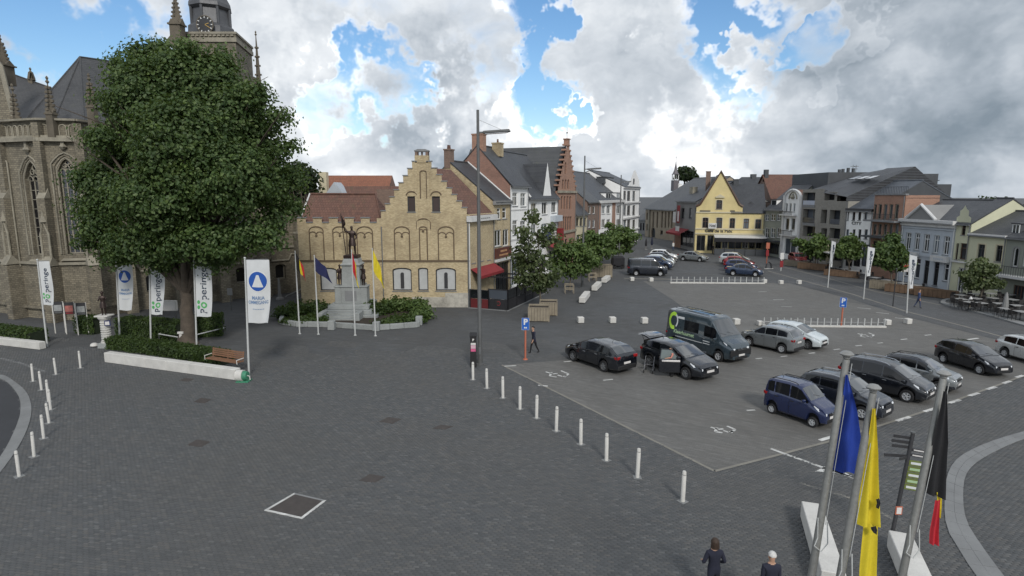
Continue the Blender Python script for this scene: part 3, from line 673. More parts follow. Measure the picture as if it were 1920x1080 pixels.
# ---------------------------------------------------------------- stepped-gable house behind the monument
def gable_house():
    A, B = G(562, 575), G(880, 577); A.y = B.y = 54.4
    A = AT(562, 500, 54.4); B = AT(880, 500, 54.4)
    h = House('stepped_gable_house', 'sand brick house with a stepped gable and crenellated wing behind the monument', A, B, m_sand)
    zw = h.z(640, 409); zs = h.z(880, 402); X = lambda px: h.px(px, 450)[0]; Z = lambda py: h.z(794, py)
    # small gable windows
    for x0, x1 in ((764, 779), (810, 825)): h.win(x0, 368, x1, 397, frame=m_dframe, cols=1, tr=.0, sill=True, glass_=glass('shuttered pane', (.06, .035, .03), .5))
    pan = mat('pale niche panel', (.42, .43, .43), .6, .12, 2, 30, .05)
    for x0, x1, st in ((736, 772, 1), (784, 803, 0), (817, 855, 1), (600, 632, 0)):
        h.win(x0, 502, x1, 545, frame=m_dframe, arch=.28, sill=True, glass_=pan, name='niche_panel')
    ax, top = X(794), Z(303); zl = Z(409); xl, xr = X(716), X(876); n = 8
    out = [(0, 0), (h.w, 0), (h.w, zs), (xr, zs)]
    sw = (xr - ax - .45) / n; sh = (top - zs) / n
    for k in range(n): out += [(xr - sw * k - (0 if k else 0), zs + sh * (k + 1)), (xr - sw * (k + 1), zs + sh * (k + 1))]
    left = []; sw2 = (ax - .45 - xl) / n; sh2 = (top - zl) / n
    for k in range(n): left += [(xl + sw2 * k, zl + sh2 * (k + 1)), (xl + sw2 * (k + 1), zl + sh2 * (k + 1))]
    out += left[::-1]
    out += [(xl, zl), (xl, zw)]
    # crenels of the wing
    nc = 5; x = xl - .4; w = (xl - .4) / nc
    out += [(x, zw)]
    for k in range(nc):
        a = x - w * k; out += [(a, zw - .42), (a - w * .45, zw - .42), (a - w * .45, zw)]
        out += [(a - w, zw)]
    out[-1] = (0, zw)
    clean = []
    for p in out:
        if not clean or (abs(p[0] - clean[-1][0]) + abs(p[1] - clean[-1][1])) > .01: clean.append(p)
    h.front(clean, .25)
    cop = m_sill
    for k in range(n):                                # coping stones on the steps
        for sgn, x0, s1, z0, s2 in ((1, xr, sw, zs, sh), (-1, xl, sw2, zl, sh2)):
            a = x0 - sgn * s1 * k; b = x0 - sgn * s1 * (k + 1)
            MB().box(min(a, b) - .05, max(a, b) + .05, -.07, .4, z0 + s2 * (k + 1), z0 + s2 * (k + 1) + .09).build('coping', cop, h.root)
    for k in range(nc):
        a = x - w * k; MB().box(a - w - .03, a - w * .45 + .03, -.08, .35, zw, zw + .09).build('coping', cop, h.root); MB().box(a - w * .45 + .032, a - .032, -.08, .35, zw - .42, zw - .34).build('coping', cop, h.root)
    # bellcote on top
    b = MB().box(ax - .62, ax + .62, -.06, .75, top - .1, top + .55)
    b.build('pinnacle_base', m_sand, h.root)
    for dx in (-.48, .48):
        for y in (.0, .62): MB().box(ax + dx - .12, ax + dx + .12, y, y + .14, top + .55, Z(284)).build('pinnacle_post', m_brown, h.root)
    MB().box(ax - .07, ax + .07, .25, .45, top + .55, Z(284)).build('pinnacle_post', m_brown, h.root)
    MB().box(ax - .66, ax + .66, -.06, .82, Z(284), Z(281.5)).slab([(ax - .6, Z(281.5)), (ax + .6, Z(281.5)), (ax + .35, Z(279.4)), (ax - .35, Z(279.4))], .0, .76).build('pinnacle_cap', cop, h.root)
    # relief: string course, blind arches with twin heads, pilasters, plinth
    dk = mat('dark brick band', (.13, .095, .06), .85, .3, 1, 20, .2)
    MB().box(-.02, h.w + .02, -.07, .02, Z(491), Z(487.5)).build('string_course', dk, h.root)
    def arch_frame(px0, px1, y0, y1, twin=True):
        u0, u1, z0, z1 = h.rect(px0, y0, px1, y1); r = (u1 - u0) / 2; c = (u0 + u1) / 2; mb = MB()
        pts = [(u0, -.02, z0), (u0, -.02, z1 - r * .6)] + [(c - r * math.cos(math.pi * k / 8), -.02, z1 - r * .6 + r * .6 * math.sin(math.pi * k / 8)) for k in range(1, 8)] + [(u1, -.02, z1 - r * .6), (u1, -.02, z0)]
        mb.tube(pts, .055, 6)
        if twin:
            for s_ in (-1, 1):
                cc = c + s_ * r / 2; mb.tube([(cc - r / 2 * math.cos(math.pi * k / 6), -.015, z1 - r * 1.15 + r * .42 * math.sin(math.pi * k / 6)) for k in range(7)], .045, 6)
            mb.lathe([(.1, 0), (.12, .1), (.05, .2)], (c, -.03, z1 - r * 1.4), 6)
        mb.build('blind_arch', dk, h.root, smooth=40)
    for a, b_ in ((581, 607), (625, 651), (670, 699), (740, 768), (822, 851)): arch_frame(a, b_, 425, 487)
    arch_frame(787, 801, 425, 487, True)
    u0, u1 = X(783), X(805)
    for q in (u0, u1): MB().box(q - .13, q + .13, -.06, .02, Z(487.4), Z(303)).build('pilaster', m_sand, h.root)
    arch_frame(788, 800, 320, 372, False); arch_frame(781, 807, 410, 430, False)
    for a, b_ in ((762, 781), (808, 827)):
        u0, u1, z0, z1 = h.rect(a, 359, b_, 366); c = (u0 + u1) / 2; r = (u1 - u0) / 2
        MB().tube([(c - r * math.cos(math.pi * k / 8), -.02, z0 + (z1 - z0) * math.sin(math.pi * k / 8)) for k in range(9)], .06, 6).build('hood_arch', dk, h.root, smooth=40)
    for a in (754, 836):                              # narrow dark figures set in the pale panels
        u0, u1, z0, z1 = h.rect(a - 3.2, 511, a + 3.2, 541); c = (u0 + u1) / 2; r = (u1 - u0) / 2
        MB().slab([(u0, z0), (u1, z0), (u1, z1 - r)] + [(c + r * math.cos(math.pi * k / 6), z1 - r + r * math.sin(math.pi * k / 6)) for k in range(1, 6)] + [(u0, z1 - r)], .12, .18).build('niche_figure', m_dframe, h.root)
    MB().box(X(833), h.w + .03, -.05, .02, 0, Z(549)).box(X(770), X(833), -.03, .02, 0, Z(557)).build('plinth', mat('peeling plaster', (.40, .38, .33), .9, .45, .8, 5, .5), h.root)
    for q in (716, 878): MB().cyl((X(q), -.07, .1), (X(q), -.07, Z(425)), .05, n=8).build('downpipe', m_zinc, h.root)
    # roofs: the main one runs back from the gable, the wing's runs along the front
    S = L1.u
    def back(u, z, t): p = h.A + h.u * u + S * t; q = p - h.A; return (q.dot(h.u), q.dot(h.n), z)
    T = 5.6
    MB().add([back(ax, top - .5, .2), back(h.w + .25, zs - .35, .2), back(h.w + .25, zs - .35, T), back(ax, top - .5, T)], [(0, 1, 2, 3)]).add([back(ax, top - .5, .2), back(ax, top - .5, T), back(xl, zl - .2, T), back(xl, zl - .2, .2)], [(0, 1, 2, 3)]).build('roof', m_tile, h.root)
    MB().add([back(h.w, 0, .01), back(h.w, 0, T), back(h.w, zs, T), back(h.w, zs, .01)], [(0, 1, 2, 3)]).build('side_wall', m_sand, h.root)
    rz_, re = h.z(640, 367), zw - .5
    q = MB().add([(0, .35, re), (xl, .35, re), (xl - 1.2, 3.2, rz_ + .1), (.25, 3.2, rz_ + .1)], [(0, 1, 2, 3)]).add([(xl, .35, re), (xl + .1, 6, re), (xl - 1.2, 3.2, rz_ + .1)], [(0, 1, 2)]).add([(0, 6.2, re), (.25, 3.2, rz_ + .1), (xl - 1.2, 3.2, rz_ + .1), (xl, 6.2, re)], [(0, 1, 2, 3)]).build('wing_roof', m_tile, h.root)
    MB().tube([(.0, .32, re + .05), (.22, 3.2, rz_ + .2)], .08, 6).build('verge', m_gutter, h.root)
    MB().tube([(xl, .32, re + .05), (xl - 1.2, 3.2, rz_ + .18), (.25, 3.2, rz_ + .18)], .09, 6).build('ridge', m_tile, h.root)
    MB().add([(0, .02, 0), (0, .02, zw), (0, 6.2, zw), (0, 6.2, 0)], [(3, 2, 1, 0)]).build('end_wall', m_sand, h.root)
    return h
L1 = Line(Vector((-4.0, 54.4, 0)), Vector((27, 130.5, 0))); L1.u = (L1.Q - L1.P).normalized()
HG = gable_house()
def row(a, b, name, label, wall, y=450, cat='house', line=None): return House(name, label, (line or L1).at(a, y), (line or L1).at(b, y), wall, cat)

# corner shop: the street front of the stepped-gable house
h = House('corner_shop', 'sand brick corner front with red awning beside the black terrace', L1.P + L1.u * .03, L1.at(926, 450), m_sand)
zt = h.z(900, 413)
for a, b, c, d in ((884, 449, 891, 493), (900, 447, 906, 489), (913, 445, 919, 487)): h.win(a, b, c, d, frame=m_dframe, cols=1, tr=.7, arch=.4)
h.win(886, 520, 899, 568, frame=m_bframe, glass_=m_glass2, sill=False); h.win(904, 518, 922, 562, frame=m_bframe, cols=2, glass_=m_glass2, sill=False)
h.front([(0, 0), (h.w, 0), (h.w, zt), (0, zt)])
u0, u1, z0, z1 = h.rect(880, 411, 926, 420)
MB().box(-.25, h.w + .1, -.42, .1, zt - .05, zt + .48).build('fascia', m_gutter, h.root)
blur_print(2.2, .1, lambda x, y: (h.w / 2 + x, -.425, zt + .2 + y), m_greyr, h.root, 5)
q = MB().add([(.2, -.03, h.z(903, 499)), (h.w, -.03, h.z(903, 499)), (h.w, -1.1, h.z(903, 511)), (.2, -1.1, h.z(903, 511))], [(3, 2, 1, 0), (0, 1, 2, 3)][:1]).box(.2, h.w, -1.12, -1.08, h.z(903, 516), h.z(903, 511)).build('awning', m_redc, h.root)
MB().cyl((-.02, -.06, 0), (-.02, -.06, zt), .05, n=8).build('downpipe', m_wframe, h.root)

# second house: low front with bay window
h = row(926, 957, 'bay_window_house', 'narrow house with a bay window and brown shop sign next to the corner shop', m_sand)
ze = h.z(941, 378); D = 9.0
for a, b, c, d in ((932, 390, 939, 411), (942, 389, 950, 410)): h.win(a, b, c, d, cols=1, tr=.65)
for a, b, c, d in ((928, 431, 940, 462), (943, 430, 954, 461)): h.win(a, b, c, d, cols=2)
h.win(929, 492, 954, 550, frame=m_dframe, cols=3, glass_=m_glass2, sill=False)
h.front([(0, 0), (h.w, 0), (h.w, ze), (0, ze)]); h.shell(D, ze)
u0, u1, z0, z1 = h.rect(927, 464, 956, 482)
sg = MB().box(.1, h.w - .05, -.16, -.01, z0, z1).build('shop_sign', mat('brown sign board', (.10, .032, .022), .6, .3, 2, 20, .1), h.root)
blur_print(1.8, .2, lambda x, y: (h.w / 2 + x, -.165, z0 + (z1 - z0) * .68 + y), mat('sign ochre', (.45, .25, .12), .6), sg, 5); blur_print(2.4, .18, lambda x, y: (h.w / 2 + x, -.165, z0 + (z1 - z0) * .28 + y), MATS['sign ochre'], sg, 8)
MB().box(-.1, h.w + .1, -.3, .05, ze - .3, ze + .1).build('cornice', m_greyr, h.root)
MB().box(-.05, h.w, -.35, .1, h.z(941, 488), h.z(941, 484)).build('shop_cornice', m_gutter, h.root)
h.roof_par(ze, 13.8, D, m_slate, ridge=5.0, over=.2); MB().tube([(h.w - .12, 0, ze + .25), (h.w - .12, 5, 14.05)], .09, 6).build('flashing', m_gutter, h.root)
h.chimney(.4, 5.2, 13.2, 15.0, .9, .7, m_brown)

# third: tall pale house with a brick side wall and broad chimney
h = row(957, 990, 'pale_tall_house', 'tall pale grey house with bare brick side wall and broad chimney', m_whiter)
ze = h.z(973, 348); D = 8.0
for a, b, c, d in ((961, 361, 970.5, 386), (976, 362, 986, 387), (961, 413, 970.5, 440), (975.5, 414, 986, 440)): h.win(a, b, c, d, cols=2, frame=m_wframe, tr=.7)
h.win(959, 488, 972, 535, cols=2, frame=m_wframe, sill=False); h.win(976, 486, 987, 530, frame=m_dframe, sill=False, glass_=m_glass2)
h.front([(0, 0), (h.w, 0), (h.w, ze), (0, ze)]); h.shell(D, ze, m_red)
zr = 15.7; h.roof_par(ze, zr, D, m_slate, ridge=3.9, over=.3, gable=m_red)
for y0, y1 in ((392, 394), (446, 449), (482, 485)): u0, u1, z0, z1 = h.rect(958, y0, 989, y1); MB().box(0, h.w, -.06, .01, z0, z1).build('string_course', m_gutter, h.root)
h.chimney(.5, 3.9, zr - .6, zr + 1.2, .9, 1.3, m_orange, 0)
MB().box(-.03, .02, 2.0, 4.4, 10.6, 11.3).build('render_patch', m_greyr, h.root)
h.chimney(4.0, 3.2, zr - .9, zr + .5, 1.0, 1.0, m_sand, 1)

# fourth: white house with pointed wall dormer
h = row(990, 1045, 'white_dormer_house', 'white house with a sharp pointed wall dormer under dark slates', m_whiter)
ze = h.z(1033, 371); D = 9.0; zr = 15.6
for a, b, c, d in ((996, 380, 1006, 404), (1016, 379, 1026, 402), (1034, 378, 1043, 399), (1034, 417, 1043, 436), (996, 420, 1006, 440), (1016, 419, 1026, 438)): h.win(a, b, c, d, cols=2)
for a, b, c, d in ((994, 485, 1006, 520), (1012, 478, 1024, 510), (1030, 470, 1042, 498)): h.win(a, b, c, d, frame=m_dframe, glass_=m_glass2, sill=False)
u0 = h.px(1018, 370)[0]; u1 = h.px(1034, 370)[0]
h.front([(0, 0), (h.w, 0), (h.w, ze), (u1, ze), ((u0 + u1) / 2, h.z(1028, 305)), (u0, ze), (0, ze)]); h.shell(D, ze, m_whiter)
h.roof_par(ze, zr, D, m_slate, ridge=4.5, over=.3, gable=m_red)
MB().slab([(u0 + .1, ze), (u1 - .1, ze), ((u0 + u1) / 2, h.z(1028, 307))], .05, 4.2).build('dormer_roof', m_slate, h.root)
MB().tube([(0.05, -.3, ze + .12), (.05, 4.5, zr + .25)], .12, 6).build('verge', m_gutter, h.root)
MB().box(h.px(1032, 400)[0], h.w, -.7, 0, h.z(1038, 415), h.z(1038, 404)).build('bay_parapet', m_bluegrey, h.root)
a0, a1, z0, z1 = h.rect(1022, 455, 1044, 463); MB().add([(a0, 0, z1), (a1, 0, z1), (a1, -1.4, z0), (a0, -1.4, z0)], [(3, 2, 1, 0)]).box(a0, a1, -1.42, -1.38, z0 - .25, z0).build('awning', m_redc, h.root)
a0, a1, z0, z1 = h.rect(1042.5, 428, 1045, 452); MB().box(a0, a1, -.9, -.15, z0, z1).build('hanging_sign', m_redc, h.root)
a0, a1, z0, z1 = h.rect(1022, 425, 1030, 455); MB().box(a0, a0 + .08, -.8, -.1, z0, z1).build('hanging_banner', mat('navy banner', (.025, .035, .085), .7), h.root)

# fifth: the big orange stepped gable
h = row(1045, 1078, 'orange_gable_house', 'orange brick house with a tall stepped gable, finial and huge slate roof', m_orange)
ze = h.z(1046, 358); ap = h.z(1061, 272); c = h.w / 2; D = 15
for y0, y1, n in ((368, 392, 4), (406, 431, 5)):
    for k in range(n): x = 1051 + 21 * (k + .5) / n; h.win(x - 1.7, y0, x + 1.7, y1, frame=m_dframe, sill=False)
for x, y0, y1 in ((1055.5, 336, 354), (1060.5, 336, 354), (1065.5, 336, 354), (1060.5, 304, 326)): h.win(x - 1.6, y0, x + 1.6, y1, frame=m_dframe, sill=False, arch=True)
for x in (1051, 1059, 1067): h.win(x, 448, x + 5, 480, frame=m_dframe, sill=False, glass_=m_glass2)
n = 9; out = [(0, 0), (h.w, 0), (h.w, ze)]; sh = (ap - ze) / n; sw = (c - .3) / n
for k in range(n): out += [(h.w - sw * k, ze + sh * (k + 1)), (h.w - sw * (k + 1), ze + sh * (k + 1))]
for k in range(n - 1, -1, -1): out += [(sw * (k + 1), ze + sh * (k + 1)), (sw * k, ze + sh * (k + 1))]
out += [(0, ze)]; cl = []
for p in out:
    if not cl or abs(p[0] - cl[-1][0]) + abs(p[1] - cl[-1][1]) > .01: cl.append(p)
if abs(cl[-1][0] - cl[0][0]) + abs(cl[-1][1] - cl[0][1]) < .01: cl.pop()
h.front(cl, .3); h.shell(D, ze, m_orange)
for k in range(n):
    for a, b in ((sw * k, sw * (k + 1)), (h.w - sw * (k + 1), h.w - sw * k)): MB().box(a - .12, b + .04, -.12, .55, ze + sh * (k + 1) - .05, ze + sh * (k + 1) + .18).build('coping', m_orange, h.root)
MB().box(c - .35, c + .35, -.15, .5, ap, ap + .8).box(c - .45, c + .45, -.25, .6, ap + .8, ap + .95).build('finial_base', m_orange, h.root)
MB().cyl((c, .15, ap + .95), (c, .15, h.z(1061, 237)), .05, .02, 6).lathe([(.02, 0), (.16, .12), (.02, .26)], (c, .15, ap + 1.6), 8).build('finial', m_dframe, h.root)
for y in (359, 434): z = h.z(1061, y); MB().box(-.1, h.w + .1, -.22, .02, z - .2, z + .12).build('string_course', m_stone, h.root)
h.roof_perp(ze - .2, ap - .2, D, m_slate2, over=.3, y0=.3); h.chimney(c, D - 1.2, ap - 1, ap + 1.1, .9, 1.0, m_brown, 0)
MB().box(c - 2.6, c - 2.3, 4.0, 4.8, ap - 3.2, ap - 2.4).build('roof_hatch', m_zinc, h.root)

# farther along the street
h = row(1078, 1100, 'low_pale_house', 'low pale house with dark roof beyond the orange stepped gable', m_cream)
ze = h.z(1089, 402); [h.win(x, 408, x + 5, 424, frame=m_dframe, arch=.3) for x in (1080, 1087, 1094)]; [h.win(x, 440, x + 6, 462, frame=m_dframe, glass_=m_glass2, sill=False) for x in (1081, 1091)]
h.front([(0, 0), (h.w, 0), (h.w, ze), (0, ze)]); h.shell(8, ze); h.roof_par(ze, ze + 4.2, 8, m_slate)
h = row(1100, 1121, 'brick_side_house', 'brown brick house showing its side gable beyond the low pale house', m_brown)
ze = h.z(1110, 379); [h.win(x, y, x + 5, y + 15, frame=m_wframe) for x in (1103, 1111) for y in (386, 412)]; h.win(1103, 438, 1118, 458, frame=m_dframe, glass_=m_glass2, cols=2, sill=False)
h.front([(0, 0), (h.w, 0), (h.w, ze), (0, ze)]); h.shell(9, ze); h.roof_par(ze, h.z(1100, 333), 9, m_slate2); h.chimney(2, 4.5, h.z(1100, 336), h.z(1100, 322), 1.2, 1, m_brown)
h = row(1121, 1166, 'mansard_house', 'white and red brick house under a broad dark mansard roof with dormers', m_whiter)
ze = h.z(1143, 378)
for x in (1128, 1137.5, 1156): [h.win(x, y, x + 7, y + 16, frame=m_wframe, cols=2) for y in (385, 411)]
[h.win(x, 436, x + 10, 452, frame=m_dframe, glass_=m_glass2, sill=False) for x in (1125, 1139, 1153)]
h.front([(0, 0), (h.w, 0), (h.w, ze), (0, ze)]); h.shell(12, ze, m_brown)
for x0, x1 in ((1147.5, 1153.5), (1122, 1126)): u0, u1, z0, z1 = h.rect(x0, 379, x1, 430); MB().box(u0, u1, -.05, .01, z0, z1).build('brick_strip', m_orange, h.root)
h.roof_par(ze, h.z(1140, 321), 16, m_slate, ridge=7); MB().box(-.2, h.w + .2, -.5, .05, ze - .2, ze + .25).build('cornice', m_gutter, h.root)
for x in (1136, 1156): h.dormer(x, 362, x + 9, 374, .6, m_whiter, m_slate, 2)
h.dormer(1134, 333, 1150, 342, 3.6, m_dgrey, m_slate, 2, m_dgrey); h.chimney(5, 7, h.z(1140, 323), h.z(1140, 316), 1.2, 1, m_dgrey, 0)
h = row(1166, 1196, 'white_curved_gable_house', 'tall white house with curved gable at the end of the row beyond the trees', m_whiter)
ze = h.z(1170, 350); [h.win(x, y, x + w, y + 18, frame=m_dframe, cols=1, tr=.7) for x, w in ((1169, 5), (1176, 6), (1186, 5)) for y in (358, 385, 412)]; h.win(1186.5, 334, 1190.5, 346, frame=m_dframe, arch=True, sill=False); h.win(1170, 438, 1192, 448, frame=m_dframe, cols=3, sill=False)
a = h.px(1181, 350)[0]; b = h.px(1190, 330)[0]
h.front([(0, 0), (h.w, 0), (h.w, h.z(1196, 352)), (h.w - .8, h.z(1194, 338)), (b + 1.5, h.z(1192, 322)), (b, h.z(1190, 318)), (b - 1.6, h.z(1187, 322)), (a + .8, h.z(1181, 336)), (a - 1.5, h.z(1175, 347)), (0, h.z(1168, 352))]); h.shell(14, ze); h.roof_par(ze, h.z(1185, 322), 14, m_slate)
for y in (352, 380, 408, 432): z = h.z(1181, y); MB().box(0, h.w, -.3, .02, z - .15, z + .15).build('string_course', m_gutter, h.root)
# ---------------------------------------------------------------- far end of the square
# hall with tall windows and bell turret
A = AT(1209, 440, 150); B = AT(1266, 440, 134)
h = House('long_windowed_hall', 'pale stone hall with tall narrow windows and big slate roof at the far end', A, B, mat('pale hall stone', (.30, .25, .185), .85, .25, .6, 10, .2), 'hall')
ze = h.z(1238, 392)
for x in (1212, 1216.5, 1223.5, 1231, 1240, 1246.5, 1252.5, 1258.5): h.win(x, 397 if x > 1220 else 399, x + 2.6, 427 if x > 1220 else 412, frame=m_dframe, sill=False)
h.win(1221, 426, 1228.5, 447, frame=m_dframe, arch=True, sill=False); h.win(1238, 432, 1242.5, 440, frame=m_dframe); h.win(1212, 420, 1215, 432, frame=m_dframe)
h.front([(0, 0), (h.w, 0), (h.w, ze), (0, ze)], .4); h.shell(20, ze); h.roof_par(ze, h.z(1240, 333), 26, m_slate2, ridge=13, over=.5)
MB().box(h.px(1218, 420)[0] - .3, h.px(1218, 420)[0] + .3, -.35, .02, 0, ze).build('buttress', m_stone, h.root)
t = link('turret', None, h.root); u = h.px(1266, 340, 13)[0]; zb = h.z(1266, 336)
M6 = mat('turret lead', (.11, .10, .11), .5, .2, 2, 20, .1)
MB().box(u - .8, u + .8, 12.2, 13.8, zb - 2.5, zb + .4).build('turret_base', M6, t)
for a in (-1, 1):
    for b in (-1, 1): MB().cyl((u + a * .6, 13 + b * .6, zb + .4), (u + a * .6, 13 + b * .6, zb + 2.0), .12, n=6).build('turret_post', m_gutter, t)
MB().lathe([(1.1, 0), (.8, .25), (.4, 1.2), (.15, 2.8), (.04, 3.7)], (u, 13, zb + 2.0), 8).build('turret_spire', M6, t); MB().cyl((u, 13, zb + 5.5), (u, 13, zb + 7.0), .06, .03, 6).box(u - .25, u + .25, 12.95, 13.05, zb + 6.4, zb + 6.5).build('turret_cross', M6, t)
# low roofs beside the hall
h = House('grey_roof_house', 'low house with long grey roof left of the tall-windowed hall', AT(1192, 440, 160), AT(1210, 440, 156), m_greyr)
ze = h.z(1201, 412); [h.win(x, 418, x + 3, 432, frame=m_dframe) for x in (1195, 1200, 1205)]
h.front([(0, 0), (h.w, 0), (h.w, ze), (0, ze)]); h.shell(18, ze); h.roof_par(ze, h.z(1201, 350), 30, m_slate2, ridge=15); h.chimney(1.5, 12, h.z(1201, 356), h.z(1201, 345), 2.4, 1.2, m_whiter, 0)
# shop with red awning
h = House('red_awning_shop', 'shop with red awning and hanging banners left of the yellow cafe', AT(1266, 440, 120), AT(1303, 440, 110), m_greyr, 'shop')
ze = h.z(1285, 378); [h.win(x, 390, x + 5, 410, frame=m_dframe) for x in (1278, 1292)]; h.win(1272, 432, 1300, 462, frame=m_dframe, cols=4, glass_=m_glass2, sill=False)
h.front([(0, 0), (h.w, 0), (h.w, ze), (0, ze)]); h.shell(12, ze); h.roof_par(ze, h.z(1285, 342), 14, m_slate, ridge=7)
h.chimney(1.0, 3, ze, h.z(1268, 352), 1.6, 1, m_stone, 0)
u0, u1, z0, z1 = h.rect(1265, 428, 1292, 436); MB().add([(u0, 0, z1), (u1, 0, z1), (u1, -1.8, z0), (u0, -1.8, z0)], [(3, 2, 1, 0)]).box(u0, u1, -1.84, -1.78, z0 - .4, z0).build('awning', m_redc, h.root)
MB().box(0, h.w * .32, -.06, .01, 0, h.z(1270, 430)).build('brick_pier', m_orange, h.root)
for x, y0, y1, m_ in ((1268, 397, 417, m_gutter), (1275.5, 385, 418, m_redc)): u0, u1, z0, z1 = h.rect(x, y0, x + 5, y1); q = MB().box(u0, u1, -.7, -.62, z0, z1).build('hanging_banner', m_, h.root)
u0, u1, z0, z1 = h.rect(1276.6, 396, 1279.6, 415); MB().box(u0, u1, -.72, -.701, z0, z1).build('banner_print', m_gutter, h.root)
u0, u1, z0, z1 = h.rect(1284, 424, 1291, 433); MB().box(u0, u1, -1.9, -1.86, z0, z1).build('hanging_sign', m_gutter, h.root)

# cafe
A, B = AT(1303, 450, 107), AT(1431, 450, 104)
h = House('yellow_cafe', 'yellow gabled cafe with black lettering and long dark awning at the far end', A, B, m_yellow, 'cafe')
for a, b, c, d in ((1343, 375, 1354, 392), (1317, 408, 1328, 427), (1343, 408, 1354, 428), (1368, 409, 1378, 428), (1394, 410, 1404, 429), (1416, 411, 1427, 429)): h.win(a, b, c, d, frame=m_bframe, cols=2, tr=.62, arch=.22, surround=m_cream)
for a, b, c, d in ((1306, 441, 1322, 470), (1326, 441, 1337, 470)): h.win(a, b, c, d, frame=m_dframe, cols=2, glass_=m_glass2, sill=False)
for k in range(7): x = 1341 + 12.7 * k; h.win(x, 447, x + 11, 466, frame=m_wframe if k % 3 == 1 else m_dframe, cols=2, glass_=m_glass2, sill=False)
X = lambda x, y=400: h.px(x, y)[0]; zg = h.z(1348, 387); zt = h.z(1410, 401)
h.front([(0, 0), (h.w, 0), (h.w, zt), (X(1392), zt), (X(1392), zg), (X(1385.5), h.z(1385, 384)), (X(1348), h.z(1348, 322)), (X(1312), h.z(1312, 383)), (0, zg)])
MB().tube([(-.1, -.05, zg), (X(1312), -.05, h.z(1312, 383)), (X(1348), -.05, h.z(1348, 321)), (X(1385.5), -.05, h.z(1385, 383)), (X(1392.5), -.05, zg)], .22, 6).build('gable_coping', m_bframe, h.root)
g1 = X(1392); cx = X(1348); zr = h.z(1348, 325)
MB().add([(0, .3, zg - .2), (cx, .3, zr), (cx, 11, zr), (0, 11, zg - .2)], [(0, 1, 2, 3)]).add([(g1, .3, zg - .2), (g1, 11, zg - .2), (cx, 11, zr), (cx, .3, zr)], [(0, 1, 2, 3)]).build('roof', m_slate, h.root)
zr2 = h.z(1400, 344); MB().add([(cx + 2, -.3, zt + .1), (h.w + .2, -.3, zt + .1), (h.w + .2, 5, zr2), (cx + 2, 5, zr2)], [(0, 1, 2, 3)]).add([(h.w + .2, -.3, zt + .1), (h.w + .2, 10, zt), (h.w + .2, 5, zr2)], [(0, 1, 2)]).build('wing_roof', m_slate, h.root)
h.shell(11, zt); h.dormer(1403, 382, 1412, 395, 1.4, m_slate, m_slate, 1, m_wframe, True); h.skylight(X(1403), 3.5, zr2 - 1.6, 1.1, 1.4, math.atan2(zr2 - zt, 5.3), glass('bright skylight', (.35, .37, .4)))
h.chimney(X(1382), 5, zr2 - .5, h.z(1382, 336), .9, .8, m_dgrey, 0); h.chimney(X(1330), 9, zr - 3, h.z(1330, 319), .85, .8, m_brown, 0)
MB().box(X(1336), X(1341), 4, 8, h.z(1338, 345), h.z(1338, 333)).build('roof_terrace', m_dgrey, h.root)
for y in (398, 429, 438): z = h.z(1348, y); MB().box(-.05, (h.w if y > 400 else g1) + .05, -.14, .01, z - .14, z + .1).build('string_course', m_cream, h.root)
MB().slab([(X(1340), h.z(1348, 371)), (X(1357), h.z(1348, 371)), (X(1357), h.z(1348, 369)), (X(1348.5), h.z(1348, 364)), (X(1340), h.z(1348, 369))], -.22, 0).build('hood_mould', m_cream, h.root)
for a, b in ((1312, 1332), (1369, 1378)): u0, u1, z0, z1 = h.rect(a, 394.5, b, 397.3); MB().box(u0, u1, -.05, .01, z0, z1).build('name_plaque', m_dframe, h.root)
zc = (h.z(1348, 429.7) + h.z(1348, 437)) / 2; zh = h.z(1348, 429.7) - h.z(1348, 437)
lettering('Café de la Paix', zh * 1.05, lambda x, y: (X(1347, 433) + x, -.03, zc + y), m_dframe, h.root, fit=X(1373, 433) - X(1321, 433), bold=.025)
u0, u1, z0, z1 = h.rect(1328, 418, 1343, 428); q = MB().box(u0, u1, -.75, -.6, z0, z1).build('hotel_sign', m_gutter, h.root); lettering('Hotel', (z1 - z0) * .8, lambda x, y: ((u0 + u1) / 2 + x, -.76, (z0 + z1) / 2 + y), m_dframe, q, fit=(u1 - u0) * .75, bold=.02)
u0, u1, z0, z1 = h.rect(1338, 440.5, 1433, 446.5)
MB().add([(u0, -.02, z1), (u1, -.02, z1), (u1, -3, z0 + .3), (u0, -3, z0 + .3), (u0, -.02, z1 - .15), (u1, -.02, z1 - .15), (u1, -3, z0 + .15), (u0, -3, z0 + .15)], [(3, 2, 1, 0), (4, 5, 6, 7), (3, 7, 6, 2), (0, 4, 7, 3), (1, 2, 6, 5)]).build('awning', m_gutter, h.root)
MB().box(u0, u1, -3.06, -2.98, z0 - .5, z0 + .2).build('awning_valance', m_black, h.root)
for k in range(6): q = u0 + (u1 - u0) * k / 5; MB().box(q - .06, q + .06, -3.02, -2.9, .01, z0 + .1).build('awning_post', m_black, h.root)
MB().box(u0, u1, -3.0, -2.94, .02, 1.1).build('terrace_screen', m_dgrey, h.root)
h.root.children[0]

